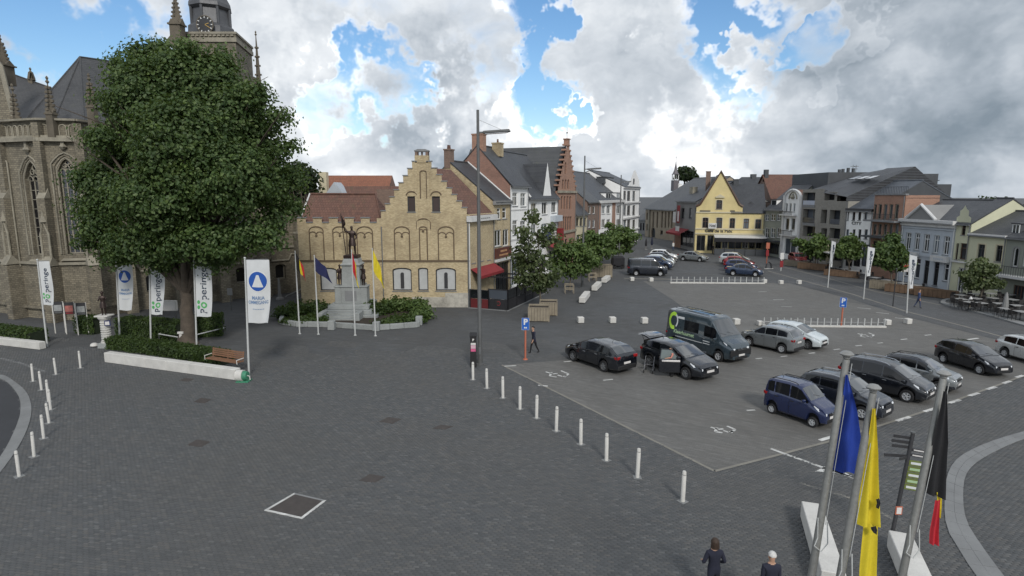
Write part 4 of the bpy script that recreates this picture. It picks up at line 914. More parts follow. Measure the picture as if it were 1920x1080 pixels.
# ---------------------------------------------------------------- houses along the right-hand side
L2 = Line(AT(1431, 450, 104), Vector((48.6, 64.0, 0)))
def rowr(a, b, *k, **q): return row(a, b, *k, line=L2, **q)
h = rowr(1431, 1465.5, 'grey_mansard_house', 'narrow dark grey house with rows of small panes beside the yellow cafe', m_greenr)
ze = h.z(1448, 394)
for y0, y1 in ((401, 414), (427, 446)): [h.win(a, y0, b, y1, frame=m_wframe, cols=2, bars=1) for a, b in ((1434, 1442), (1444.5, 1453.5), (1456, 1463.5))]
h.win(1436, 456, 1460, 476, frame=m_dframe, cols=3, glass_=m_glass2, sill=False)
h.front([(0, 0), (h.w, 0), (h.w, ze), (0, ze)]); h.shell(10, ze); h.roof_par(ze, h.z(1440, 347), 12, m_slate, ridge=5); h.dormer(1446.5, 375, 1456, 390, .8, m_whiter, m_slate, 1)
MB().box(-.1, h.w + .1, -.3, .03, ze - .15, ze + .15).build('cornice', m_sill, h.root)
u0, u1, z0, z1 = h.rect(1432, 449, 1464, 455); MB().box(u0, u1, -1.2, 0, z0 + .3, z0 + .5).build('shop_canopy', m_dgrey, h.root)
# house behind with dark hipped roof
q = thing('slate_hip_roof_house', 'slate roofed house rising behind the small grey house beside the cafe', 'house', AT(1430, 400, 125)); q.location.z = 0
MB().box(-6, 8, 0, 10, 0, 10.2).build('wall', m_greyr, q); MB().add([(-6.5, -.4, 10.2), (8.5, -.4, 10.2), (8.5, 10.4, 10.2), (-6.5, 10.4, 10.2), (-3, 5, 14.3), (5, 5, 14.3)], [(0, 1, 5, 4), (1, 2, 5), (2, 3, 4, 5), (3, 0, 4)]).build('roof', m_slate, q); MB().box(-.5, 3.5, 1.2, 3, 11.5, 12.6).build('roof_window', m_whiter, q); MB().box(-1.0, .0, 4.4, 5.4, 13.5, 14.9).build('chimney', m_dgrey, q)

h = rowr(1465.5, 1498, 'white_art_nouveau_house', 'slim white house with rounded ornate gable and two balconies', m_whiter)
for a, b, c, d in ((1472.5, 381, 1476.5, 397), (1479.5, 381, 1484, 397), (1487, 381, 1491, 397), (1472, 409, 1479.5, 432), (1483, 409, 1490.5, 432)): h.win(a, b, c, d, frame=m_wframe, cols=1)
h.win(1471, 447, 1492, 478, frame=m_wframe, cols=2, glass_=m_glass2, sill=False)
ze = h.z(1482, 372); zt = h.z(1482, 356); c = h.w / 2
h.front([(0, 0), (h.w, 0), (h.w, ze)] + [(c + c * math.cos(math.pi * k / 10) * .92, ze + (zt - ze) * math.sin(math.pi * k / 10)) for k in range(0, 11)] + [(0, ze)]); h.shell(10, ze, m_red); h.roof_perp(ze - .3, zt - .1, 10, m_tile)
MB().tube([(c + c * math.cos(math.pi * k / 10) * .92, -.06, ze + (zt - ze) * math.sin(math.pi * k / 10)) for k in range(11)], .2, 6).build('gable_moulding', m_gutter, h.root)
for q in (0.15, h.w - .15): MB().box(q - .25, q + .25, -.2, .02, 0, ze + .5).build('pilaster', m_gutter, h.root)
MB().tube([(c + 1.1 * math.cos(math.pi * k / 8), -.04, ze - .1 + 1.1 * math.sin(math.pi * k / 8)) for k in range(9)], .12, 6).lathe([(.3, 0), (.5, .3), (.25, .7), (.05, .9)], (c, -.02, ze - .1), 8).build('gable_relief', m_stone, h.root)
for y0, y1 in ((396, 402), (432, 440)):
    u0, u1, z0, z1 = h.rect(1469, y0, 1494, y1); b = MB().box(u0, u1, -.8, .02, z0 - .2, z0).build('balcony', m_gutter, h.root); r = MB().box(u0, u1, -.8, -.74, z1 - .08, z1)
    for k in range(12): q = u0 + (u1 - u0) * (k + .5) / 12; r.box(q - .03, q + .03, -.79, -.75, z0, z1 - .08)
    r.build('railing', m_dframe, b)
# red tiled roof behind
q = thing('red_tile_roof_house', 'red tiled roof house rising behind the slim white ornate house', 'house', AT(1505, 400, 112)); q.location.z = 0; MB().box(-6, 5, 0, 9, 0, 9.8).build('wall', m_brown, q); MB().add([(-6.3, -.3, 9.6), (5.3, -.3, 9.6), (5.3, 4.5, 14.4), (-6.3, 4.5, 14.4), (-6.3, 9.3, 9.6), (5.3, 9.3, 9.6)], [(0, 1, 2, 3), (3, 2, 5, 4)]).build('roof', m_tile, q); MB().add([(-6, 0, 9.8), (-6, 4.5, 14.2), (-6, 9, 9.8)], [(0, 1, 2)]).build('gable_wall', m_brown, q); MB().box(-6, -5.3, 3.8, 4.6, 13, 15.3).build('chimney', m_dgrey, q)

h = rowr(1498, 1584, 'modern_flats', 'modern grey beige block of flats with recessed dark loggias and roof windows', m_beigeg, cat='flats')
m_log = m_glass2
for a, b, c, d, n in ((1505, 361, 1528, 384, 2), (1505, 392, 1528, 418, 2), (1505, 424, 1528, 444, 2), (1539, 393, 1550, 419, 1), (1555, 394, 1575, 421, 2), (1539, 428, 1550, 447, 1), (1555, 428, 1575, 448, 2), (1546, 361.5, 1565, 375.5, 2)): h.win(a, b, c, d, frame=m_dframe, cols=n, glass_=m_log, sill=False)
for a, c in ((1504, 1526), (1532, 1552), (1556, 1580)): h.win(a, 458, c, 490, frame=m_dframe, cols=3, glass_=m_glass2, sill=False)
z1, z2, z3 = h.z(1515, 355), h.z(1535, 354), h.z(1575, 377); X = lambda x: h.px(x, 400)[0]
h.front([(0, 0), (h.w, 0), (h.w, z3), (X(1567), z3), (X(1567), h.z(1555, 360)), (X(1543), h.z(1555, 360)), (X(1543), z2), (X(1528), z2), (X(1528), z1), (0, z1)], .9)
h.shell(14, z3, m_beigeg); zr = h.z(1560, 322)
MB().add([(X(1543), -.3, h.z(1560, 361)), (h.w, -.3, h.z(1560, 361) - .6), (h.w, 9.5, zr + .6), (X(1543), 9.5, zr + .6)], [(0, 1, 2, 3)]).add([(0, .9, z1 - .2), (X(1543), .9, z1 - .2), (X(1543), 9.5, zr + .5), (0, 9.5, zr)], [(0, 1, 2, 3)]).add([(h.w, -.3, z3), (h.w, 16, z3), (h.w, 9.5, zr + .6), (h.w, -.3, h.z(1560, 361) - .6)], [(0, 1, 2, 3)]).add([(0, 9.5, zr), (h.w, 9.5, zr + .6), (h.w, 16, z3), (0, 16, z3)], [(0, 1, 2, 3)]).build('roof', m_slate, h.root)
sl = math.atan2(zr - z1, 9)
for x in (1548, 1562, 1577): u = X(x); h.skylight(u, 4.2 + .0, z1 + (zr - z1) * .52 + .3, 1.3, 1.6, sl, glass('bright skylight', (.35, .37, .4)))
for y0 in (384, 418): u0, u1, za, zb = h.rect(1505, y0, 1528, y0 + 8); MB().box(u0, u1, -.05, .05, zb - .4, zb).build('balcony_slab', m_sill, h.root)
for a, b, y in ((1505, 1528, 376), (1505, 1528, 408), (1556, 1574, 411)): u0, u1, za, zb = h.rect(a, y, b, y + 9); MB().box(u0, u1, .05, .09, za, zb).build('balcony_glass', glass('balcony glass', (.05, .055, .065), .1), h.root)

h = rowr(1584, 1632.5, 'white_shop_house', 'plain white house with four narrow windows and a small name above the terrace', m_whiter)
ze = h.z(1608, 395)
for y0, y1 in ((397.5, 413), (430, 448)): [h.win(a, y0, b, y1, frame=m_dframe) for a, b in ((1586, 1591.5), (1598, 1603.5), (1609, 1614.5), (1620.5, 1626.5))]
[h.win(a, 458, a + 13, 500, frame=m_dframe, cols=2, glass_=m_glass2, sill=False) for a in (1586, 1601, 1616)]
h.front([(0, 0), (h.w, 0), (h.w, ze), (0, ze)]); h.shell(10, ze); h.roof_par(ze, h.z(1630, 340), 14, slate('blue slate roof', (.055, .065, .082), (.075, .085, .10)), ridge=6.5, gable=m_dgrey)
lettering('CITY', .55, lambda x, y: (h.px(1606, 419)[0] + x, -.03, h.z(1606, 419) + y), m_dgrey, h.root, fit=2.0, bold=.02)
MB().box(-.05, h.w + .05, -.3, .03, ze - .05, ze + .3).build('cornice', m_dframe, h.root)

h = rowr(1632.5, 1690, 'red_modern_block', 'red brick modern block with tall vertical windows and roof terrace', m_orange, cat='flats')
ze = h.z(1660, 366)
for y0, y1 in ((383, 411), (420, 441)): [h.win(a, y0, b, y1, frame=m_greenr, cols=1, glass_=m_glass) for a, b in ((1636.5, 1643), (1646.5, 1652.5), (1656.5, 1663), (1667, 1673.5), (1677.5, 1684.5))]
[h.win(a, 452, a + 16, 500, frame=m_dframe, cols=2, glass_=m_glass2, sill=False) for a in (1635, 1653, 1671)]
h.front([(0, 0), (h.w, 0), (h.w, ze), (0, ze)]); h.shell(4.5, ze); MB().box(0, h.w, .1, 4.5, ze - .4, ze - .3).build('roof', m_dgrey, h.root)
MB().box(-.1, h.w + .1, -.15, .3, ze, ze + .2).build('coping', m_sill, h.root)
z = h.z(1660, 412); MB().box(-.1, h.w + .1, -1.3, 0, z - .25, z - .05).build('balcony', m_sill, h.root); r = MB().box(-.1, h.w + .1, -1.3, -1.26, z + .7, z + .76)
for k in range(26): q = h.w * k / 25; r.box(q - .02, q + .02, -1.29, -1.27, z - .05, z + .7)
r.build('railing', m_dframe, h.root); z = h.z(1660, 443); MB().box(-.1, h.w + .1, -1.5, 0, z - .2, z).build('canopy', m_dgrey, h.root)
r = MB().box(.1, h.w, .2, .24, ze + 1.0, ze + 1.05)
for k in range(20): q = .1 + (h.w - .1) * k / 19; r.box(q - .015, q + .015, .2, .23, ze + .2, ze + 1.0)
r.build('roof_railing', m_dframe, h.root)
# dark apartment storeys behind
q = thing('dark_apartment_block', 'dark grey clad apartment block rising behind the red block and blue house', 'flats', AT(1630, 400, 92))
def dk(x0, x1, y0, y1, ytop, m=m_dgrey):
    a, b = AT(x0, 400, 92), AT(x1, 400, 92); z = AT((x0 + x1) / 2, ytop, 92).z; return MB().box(a.x - q.location.x, b.x - q.location.x, y0, y1, -q.location.z, z - q.location.z)
q.location.z = 0
def dkb(x0, x1, y0, y1, ytop, nm, m=m_dgrey, zb=0): a, b = AT(x0, 400, 92), AT(x1, 400, 92); z = AT((x0 + x1) / 2, ytop, 92).z; return MB().box(a.x - q.location.x, b.x - q.location.x, y0, y1, zb, z).build(nm, m, q)
dkb(1560, 1640, 2, 14, 322, 'wall'); dkb(1640, 1690, 2.1, 14, 326, 'wall'); dkb(1690, 1739, 2, 14, 335, 'wall'); dkb(1739, 1767, 1.8, 14, 325, 'stair_tower'); dkb(1767, 1796, 2, 14, 345, 'wall'); dkb(1667, 1690, -2, 2, 347, 'penthouse', m_greyr, 8)
o = dkb(1668, 1708, -3.5, -.2, 347, 'glazed_penthouse', m_glass, 11)
for k in range(5): a = AT(1668 + 10 * k, 400, 92).x - q.location.x; MB().box(a - .08, a + .08, -3.58, -3.5, 11, AT(1690, 346, 92).z).build('mullion', m_dframe, q)
for x, y0, y1 in ((1600, 322, 315), (1607, 322, 314), (1617, 321, 312), (1627, 321, 313), (1678, 326, 321)): a = AT(x, 400, 92).x - q.location.x; MB().cyl((a, 5, AT(x, y0, 92).z), (a, 5, AT(x, y1, 92).z), .25, n=8).build('flue', m_dgrey, q)
for x in (1626, 1632): a = AT(x, 400, 92).x - q.location.x; z0, z1 = AT(x, 322, 92).z, AT(x, 306, 92).z; MB().cyl((a, 5, z0), (a, 5, z1), .05, n=5).box(a - .4, a + .4, 4.97, 5.03, z1 - .3, z1 - .2).box(a - .3, a + .3, 4.97, 5.03, z1 - .7, z1 - .6).build('aerial', m_zinc, q)
a = AT(1782, 400, 92).x - q.location.x; MB().cyl((a, 4, AT(1782, 345, 92).z), (a, 4, AT(1782, 337, 92).z), .05, n=5).lathe([(.05, 0), (.5, .12), (.55, .2)], (a, 4, AT(1782, 339, 92).z), 10).build('dish_aerial', m_zinc, q)

h = rowr(1690, 1790, 'blue_neoclassical_house', 'blue grey house with white pediment and tall white windows', m_bluegrey)
ze = h.z(1740, 416)
for a, b, c, d in ((1698, 436, 1708, 467), (1715, 437, 1724.5, 469), (1732, 439, 1742.5, 472), (1750.5, 441, 1761, 475), (1769, 443, 1780, 478)): h.win(a, b, c, d, cols=2, tr=.72, surround=m_bluegrey)
for a, b, c, d in ((1697, 483, 1706, 518), (1715, 484, 1725, 522), (1732, 488, 1741, 533), (1750.5, 491, 1759.5, 536), (1769, 494, 1778, 527)): h.win(a, b, c, d, frame=m_dframe if b > 486 and b < 492 else m_wframe, tr=.72, glass_=m_glass2)
h.front([(0, 0), (h.w, 0), (h.w, ze), (0, ze)]); h.shell(11, ze, m_greenr)
h.roof_par(ze, h.z(1725, 377), 11, m_slate, ridge=5, over=.5, gable=m_greenr); X = lambda x: h.px(x, 405)[0]
MB().box(-.15, h.w + .15, -.6, .03, ze - .2, ze + .25).box(-.1, h.w + .1, -.3, .02, ze - .55, ze - .2).build('cornice', m_gutter, h.root)
for y, d in ((428, .12), (480, .1)): z = h.z(1740, y); MB().box(-.02, h.w + .02, -d, .01, z - .12, z + .12).build('string_course', m_bluegrey, h.root)
p0, p1, pz = X(1704), X(1761), h.z(1731, 384)
MB().slab([(p0, ze + .25), (p1, ze + .25), ((p0 + p1) / 2, pz)], -.35, 4).build('pediment', m_greyr, h.root)
MB().tube([(p0, -.4, ze + .3), ((p0 + p1) / 2, -.4, pz), (p1, -.4, ze + .3)], .19, 6).build('pediment_moulding', m_gutter, h.root)
for x0, y0, x1, y1 in ((1750, 480, 1782, 491), (1697, 472, 1724, 480)):
    u0, u1, z0, z1 = h.rect(x0, y0, x1, y1); b = MB().box(u0, u1, -.45, -.02, z0, z1).build('shop_sign', m_gutter, h.root); blur_print((u1 - u0) * .6, (z1 - z0) * .3, lambda x, y: ((u0 + u1) / 2 + x, -.455, (z0 + z1) / 2 + y), m_bluegrey, b, 5)
for q in (.1, h.w - .1): MB().cyl((q, -.08, 0), (q, -.08, ze), .06, n=8).build('downpipe', m_wframe, h.root)

h = rowr(1790, 1818, 'pale_narrow_gable_house', 'narrow pale yellow house with small ornate stepped gable', m_pale)
for a, b, c, d in ((1803, 422, 1811, 441), (1800, 456, 1812, 487), (1792, 456, 1797, 487)): h.win(a, b, c, d, frame=m_bframe, tr=.7, surround=m_pale)
h.win(1795, 502, 1810, 548, frame=m_wframe, cols=2, sill=False, glass_=m_glass2)
ze = h.z(1804, 420); X = lambda x: h.px(x, 420)[0]; c = X(1806); w = h.w
h.front([(0, 0), (w, 0), (w, ze), (c + .9, ze), (c + .9, ze + .7), (c + .55, ze + .9), (c + .55, ze + 1.4), (c + .25, ze + 1.6), (c, ze + 2.0), (c - .25, ze + 1.6), (c - .55, ze + 1.4), (c - .55, ze + .9), (c - .9, ze + .7), (c - .9, ze), (0, ze)]); h.shell(9, ze); h.roof_par(ze, ze + 2.6, 9, m_slate)
MB().box(-.05, w + .05, -.15, .02, h.z(1804, 493), h.z(1804, 490)).build('string_course', m_gutter, h.root)
h = rowr(1818, 1888, 'pale_yellow_house', 'wide pale yellow house with dark tall windows and arched door on the right', m_pale)
ze = h.z(1850, 442); [h.win(a, b, c, d, frame=m_dframe, cols=2, tr=.72, surround=m_cream) for a, b, c, d in ((1833, 458, 1846, 489), (1867, 460, 1879, 491))]
h.win(1864.5, 501, 1880.5, 546, frame=m_wframe, arch=.5, sill=False, glass_=m_greenr); h.win(1832, 503, 1847, 535, frame=m_wframe, cols=2)
h.front([(0, 0), (h.w, 0), (h.w, ze), (0, ze)]); h.shell(9, ze); h.roof_par(ze, h.z(1850, 399), 10, m_slate, ridge=5); h.dormer(1822, 414, 1830, 423, 1.6, m_wframe, m_slate, 1, None, True)
MB().box(-.05, h.w + .05, -.3, .02, ze - .12, ze + .15).build('cornice', m_gutter, h.root)
h = rowr(1888, 1990, 'grey_green_corner_house', 'grey green house with arched window and white balcony at the right edge', m_greenr)
ze = h.z(1905, 447); h.win(1899, 464, 1909, 500, frame=m_wframe, arch=True, surround=m_greyr); h.win(1918, 464, 1928, 500, frame=m_wframe, arch=True); h.win(1899, 535, 1920, 560, frame=m_bframe, cols=3, sill=False, glass_=m_glass2)
h.front([(0, 0), (h.w, 0), (h.w, ze), (0, ze)]); h.shell(9, ze); h.roof_par(ze, h.z(1905, 402), 10, m_slate, ridge=5); h.dormer(1898, 420, 1912, 442, .7, m_dgrey, m_slate, 2)
u0, u1, z0, z1 = h.rect(1887, 520, 1975, 525); MB().box(.05, h.w, -1.0, 0, z0, z1).build('balcony', m_gutter, h.root); r = MB().box(.05, h.w, -1.0, -.96, z1 + .85, z1 + .9)
for k in range(22): q = .05 + (h.w - .05) * k / 21; r.box(q - .015, q + .015, -.99, -.97, z1, z1 + .85)
r.build('railing', m_dframe, h.root)
# more roofs behind the row, seen over the blue house and beyond
q = thing('orange_roof_house', 'house with bright orange tiled roof behind the crenellated wing', 'house', AT(660, 400, 76)); q.location.z = 0
def bk(q, x0, x1, Y, yb, yt, d, m, nm='roof', wallm=None):
    a, b = AT(x0, yb, Y), AT(x1, yb, Y); z0, z1 = AT((x0 + x1) / 2, yb, Y).z, AT((x0 + x1) / 2, yt, Y + d / 2).z; o = q.location
    x0, x1, y = a.x - o.x, b.x - o.x, Y - o.y
    MB().add([(x0, y, z0), (x1, y, z0), (x1, y + d / 2, z1), (x0, y + d / 2, z1), (x0, y + d, z0), (x1, y + d, z0)], [(0, 1, 2, 3), (3, 2, 5, 4)]).build(nm, m, q)
    w = wallm or m_red; MB().add([(x0, y + .05, 0), (x1, y + .05, 0), (x1, y + .05, z0), (x0, y + .05, z0)], [(0, 1, 2, 3)]).add([(x1, y, 0), (x1, y + d, 0), (x1, y + d, z0), (x1, y + d / 2, z1), (x1, y, z0)], [(0, 1, 2, 3, 4)]).add([(x0, y, 0), (x0, y + d, 0), (x0, y + d, z0), (x0, y + d / 2, z1), (x0, y, z0)], [(4, 3, 2, 1, 0)]).build('wall', w, q)
bk(q, 594, 724, 78, 372, 329, 9, m_tileo); c = MB().box(AT(612, 350, 79).x - q.location.x - .5, AT(612, 350, 79).x - q.location.x + .5, 1.5, 2.5, 10, 13.4).build('chimney', m_cream, q)
q = thing('brown_roof_house', 'house with brown tiled roof and roof windows left of the stepped gable', 'house', AT(690, 400, 66)); q.location.z = 0
bk(q, 622, 762, 66, 400, 349, 8, m_tile); MB().box(1.0, 3.4, .3, 3, 8.4, 11.1).build('roof_dormer', m_brown, q)
MB().slab([(-5, 10.6), (-3.0, 10.6), (-4, 11.9)], 1.2, 4).build('roof_gablet', m_bluegrey, q)
q = thing('slate_wing_house', 'small slate roofed wing between the church and the crenellated wing', 'house', AT(590, 400, 70)); q.location.z = 0
bk(q, 560, 625, 70, 395, 362, 7, m_slate, wallm=m_brown)
# ================================================================ the church on the left
P = [AT(-60, 500, 54), AT(36, 500, 50.0), AT(104, 500, 48.6), AT(172, 500, 49.2), AT(236, 500, 52.5), AT(560, 500, 63.5)]
CH = thing('church', 'gothic stone church with pointed windows, pinnacles, slate roofs and clock tower', 'church', Vector((P[2].x, P[2].y, 0)))
O = Vector((P[2].x, P[2].y, 0)); ZC = 15.0; ZP = 16.4
m_pin = mat('dark weathered stone', (.125, .108, .082), .9, .4, .9, 12, .4); m_slc = slate('church slates', (.040, .041, .044), (.056, .057, .059), .28, .2)
m_leaded = glass('leaded glass', (.012, .013, .016), .2)
def loc(v): return v - O
def pinnacle(c, z0, z1, w, name='pinnacle', m=None):
    c = loc(Vector((c.x, c.y, 0))); h = z1 - z0; mb = MB(); b = z0 + h * .42
    mb.obox((c.x, c.y, (z0 + b) / 2), w, w, (b - z0) / 2); mb.obox((c.x, c.y, b), w * 1.25, w * 1.25, h * .015)
    for k in range(4):                                 # gablets round the foot of the spirelet
        a = math.pi / 2 * k; d = Vector((math.cos(a), math.sin(a), 0)); e = Vector((-d.y, d.x, 0)); q = Vector((c.x, c.y, b))
        mb.add([q + d * w * 1.2 - e * w, q + d * w * 1.2 + e * w, q + d * w * 1.15 + Vector((0, 0, h * .12)), q + Vector((0, 0, h * .1))], [(0, 1, 2), (1, 3, 2), (3, 0, 2)])
    mb.lathe([(w * 1.05, 0), (w * .1, z1 - b)], (c.x, c.y, b), 4)
    for k in range(1, 7):                              # crockets
        f = k / 7.5
        for j in range(4):
            a = math.pi / 2 * j; r = w * 1.05 * (1 - f) + .06
            mb.obox((c.x + math.cos(a) * r, c.y + math.sin(a) * r, b + (z1 - b) * f), .09, .09, .1)
    mb.lathe([(.05, -.1), (.16, .05), (.06, .2), (.12, .35), (.03, .5)], (c.x, c.y, z1 - .1), 6)
    return mb.build(name, m or m_pin, CH)
def bay(i, wins, blind=True):
    h = House('choir_bay', '', P[i], P[i + 1], m_church, parent=CH)
    for a, b, c, d in wins: h.win(a, b, c, d, frame=m_stone, pointed=True, sill=False, cols=3, bars=9, glass_=m_leaded)
    h.front([(0, 0), (h.w, 0), (h.w, ZC), (0, ZC)], .45)
    for hole, u0, u1, z0, z1, *_ in h.wins:
        c = (u0 + u1) / 2; r = (u1 - u0) / 2
        for k, (g, dy, rad) in enumerate(((.10, .02, .07), (.26, -.02, .08), (.44, -.06, .07))):   # moulded jambs and hood
            kx = 1 + g / r; pts = [(c + (a - c) * kx, dy, b + (g * 1.1 if b > z0 + 1 else 0)) for a, b in hole]; pts = pts[1:] + pts[:1]
            MB().tube(pts, rad, 6).build('window_moulding', m_stone if k != 1 else m_church, h.root, smooth=40)
        tz = z1 - r * 1.5
        mb = MB()
        for dx in (-r * .66, 0, r * .66): mb.tube([(c + dx + .33 * r * math.cos(t), 0.28, tz - .15 + .42 * r * math.sin(t)) for t in np.linspace(0, math.pi, 8)], .05, 5)
        for dx, dz in ((-.33 * r, .62 * r), (.33 * r, .62 * r), (0, 1.0 * r)): mb.tube([(c + dx + .26 * r * math.cos(t), 0.28, tz + dz + .26 * r * math.sin(t)) for t in np.linspace(0, 2 * math.pi, 11)], .05, 5)
        mb.build('tracery', m_stone, h.root, smooth=40)
        MB().add([(u0 - .5, -.25, z0 - .55), (u1 + .5, -.25, z0 - .55), (u1 + .1, .5, z0), (u0 - .1, .5, z0), (u0 - .5, .02, z0 - .6), (u1 + .5, .02, z0 - .6)], [(0, 1, 2, 3), (4, 5, 1, 0)]).build('window_ledge', m_stone, h.root)
        MB().box(c - .12, c + .12, -.25, .02, z1 + .9, ZC - .1).lathe([(.12, 0), (.3, .2), (.1, .45)], (c, -.15, z1 + .75), 6).build('finial', m_stone, h.root)
    for z, t, d in ((4.7, .22, .22), (ZC - .25, .3, .45), (ZC + .05, .16, .3), (ZP, .16, .3), (.9, .25, .3)): MB().box(-.1, h.w + .1, -d, .05, z, z + t).build('string_course', m_stone if z > 2 else m_church, h.root)
    n = max(3, int(h.w / .62)); mb = MB().box(0, h.w, .1, .22, ZC + .1, ZP)
    mb.build('parapet', m_church, h.root); mb = MB()
    for k in range(n):
        u = h.w * (k + .5) / n; r = h.w / n * .38
        mb.tube([(u - r, .06, ZC + .25), (u - r, .06, ZP - .55)] + [(u - r * math.cos(math.pi * j / 6), .06, ZP - .55 + r * math.sin(math.pi * j / 6)) for j in range(1, 6)] + [(u + r, .06, ZP - .55), (u + r, .06, ZC + .25)], .055, 5)
    mb.build('parapet_arcade', m_stone, h.root, smooth=40)
    return h
b0 = bay(0, [(13, 302, 28, 497)]); b1 = bay(1, [(53, 303, 82, 478)]); b2 = bay(2, [(117, 298, 148, 476)]); b3 = bay(3, [(192, 300, 215, 476)])
for i in (1, 2, 3, 4):                                  # stepped buttresses with niches and pinnacles
    c = P[i]; d = (Vector((0, 0, 0)) + (P[i] - P[min(i + 1, 5)]).normalized() + (P[i] - P[i - 1]).normalized()); d.z = 0; d.normalize(); a = math.atan2(d.y, d.x); M_ = Matrix.Rotation(a, 3, 'Z'); q = loc(Vector((c.x, c.y, 0)))
    mb = MB()
    for z0, z1, L_, w in ((0, 4.6, 1.1, .40), (4.6, 10.2, .65, .32), (10.2, ZP - .2, .4, .28)):
        mb.obox(q + d * (L_ / 2 - .1) + Vector((0, 0, (z0 + z1) / 2)), L_ / 2 + .1, w, (z1 - z0) / 2, M=M_)
    mb.build('buttress', m_church, CH)
    for z, L_, w in ((4.7, 1.14, .42), (10.2, .68, .34)):
        e = Vector((-d.y, d.x, 0)); p = q + Vector((0, 0, z))
        MB().add([p + d * L_ - e * w, p + d * L_ + e * w, p + d * (L_ - .5) + e * w + Vector((0, 0, .8)), p + d * (L_ - .5) - e * w + Vector((0, 0, .8)), p - e * w, p + e * w], [(0, 1, 2, 3), (0, 3, 4), (1, 5, 2), (0, 4, 5, 1)]).build('buttress_weathering', m_stone, CH)
    e = Vector((-d.y, d.x, 0)); p = q + d * .68 + Vector((0, 0, 5.3))
    MB().tube([p - e * .34, p - e * .34 + Vector((0, 0, 2)), p + Vector((0, 0, 3)), p + e * .34 + Vector((0, 0, 2)), p + e * .34], .09, 6).lathe([(.3, 0), (.1, .5), (.04, .9)], p + Vector((0, 0, 3)), 4).build('niche_canopy', m_stone, CH)
for (px, yb, yt), Y in (((40, 275, 166), 50), ((106, 258, 152), 48.7), ((183, 240, 147), 49.5)): c = AT(px, 300, Y); pinnacle(c, AT(px, yb, Y).z, AT(px, yt, Y).z, .27)
# aisle wall that runs back to the right behind the tree
h = House('aisle', '', P[4], P[5], m_church, parent=CH)
for k in range(4): u = h.w * (k + .5) / 4; h.winm(u - 1.0, u + 1.0, 6.2, 9.6, frame=m_stone, pointed=True, sill=False, cols=2, bars=4, glass_=m_leaded); h.winm(u - .55, u + .55, 1.6, 3.2, frame=m_stone, sill=False, arch=.5, glass_=m_leaded)
h.front([(0, 0), (h.w, 0), (h.w, 10.6), (0, 10.6)], .5)
for k in range(5):
    u = h.w * k / 4; MB().box(u - .45, u + .45, -1.3, 0, 0, 6.4).box(u - .38, u + .38, -.8, 0, 6.4, 10.4).build('buttress', m_church, h.root); MB().slab([(u - .5, 6.4), (u + .5, 6.4), (u, 7.2)], -1.35, -.1).build('buttress_cap', m_stone, h.root)
for z in (4.9, 10.4): MB().box(0, h.w, -.18, .03, z, z + .22).build('string_course', m_stone, h.root)
for k in range(4):
    u = h.w * (k + .5) / 4; MB().tube([(u - 1.8, -.1, 4.2), (u - 1.2, -.1, 4.2), (u - .9, -.1, 3.6), (u + .9, -.1, 3.6), (u + 1.2, -.1, 4.2), (u + 1.8, -.1, 4.2)], .1, 6).build('drip_mould', m_stone, h.root)
MB().add([(0, .1, 10.6), (h.w, .1, 10.6), (h.w, 4, 14), (0, 4, 14)], [(0, 1, 2, 3)]).build('aisle_roof', m_slc, h.root)
MB().box(0, h.w * .55, 4, 4.4, 10, 17).build('clerestory_wall', m_church, h.root)
MB().box(h.w - .05, h.w + .05, 0, 10, 0, 11).build('end_wall', m_church, h.root)
MB().add([(0, 4, 17), (h.w * .55, 4, 17), (h.w * .55, 10, 21), (0, 10, 21)], [(0, 1, 2, 3)]).build('nave_roof', m_slc, h.root)
# roofs of the choir
AP = loc(AT(150, 107, 57)); RE = loc(AT(330, 132, 70)); VL = loc(AT(98, 166, 62)); GL = loc(AT(6, 133, 62)); AL = loc(AT(-80, 90, 62))
E_ = [loc(Vector((p.x, p.y, 0)) + Vector((.0, .9, 15.3))) for p in P]
MB().add([E_[1], E_[2], E_[3], E_[4], AP, RE, VL, loc(AT(250, 260, 62))], [(1, 2, 4), (2, 3, 4), (3, 7, 5, 4), (0, 1, 4), (0, 4, 6)]).build('choir_roof', m_slc, CH)
MB().add([E_[0], E_[1], VL, GL, AL], [(0, 1, 2, 3), (0, 3, 4)]).build('transept_roof', m_slc, CH)
for a, b in ((AP, E_[1]), (AP, E_[2]), (AP, E_[3]), (AP, RE), (VL, GL), (GL, AL)): MB().tube([a + Vector((0, 0, .03)), b + Vector((0, 0, .03))], .07, 6).build('roof_roll', m_slc, CH)
gw = [loc(AT(-60, 640, 52.5)), loc(AT(8, 640, 52.5)), loc(AT(33, 240, 52.5)), loc(AT(4, 128, 52.5)), loc(AT(-60, 40, 52.5))]
gw[1] = Vector((gw[2].x, gw[2].y, 0)); gw[0].z = 0
MB().add(gw + [g + Vector((-.3, .5, 0)) for g in gw], [(0, 1, 2, 3, 4), (1, 6, 7, 2), (2, 7, 8, 3), (3, 8, 9, 4)]).build('transept_gable', m_church, CH)
MB().tube([g + Vector((0, -.1, .1)) for g in gw[2:]], .2, 6).build('gable_coping', m_stone, CH)
pinnacle(AT(7, 130, 56), AT(7, 160, 56).z, AT(11, 72, 56).z, .55); pinnacle(AT(59, 150, 62), AT(59, 152, 62).z - .5, AT(59, 134, 62).z, .22)
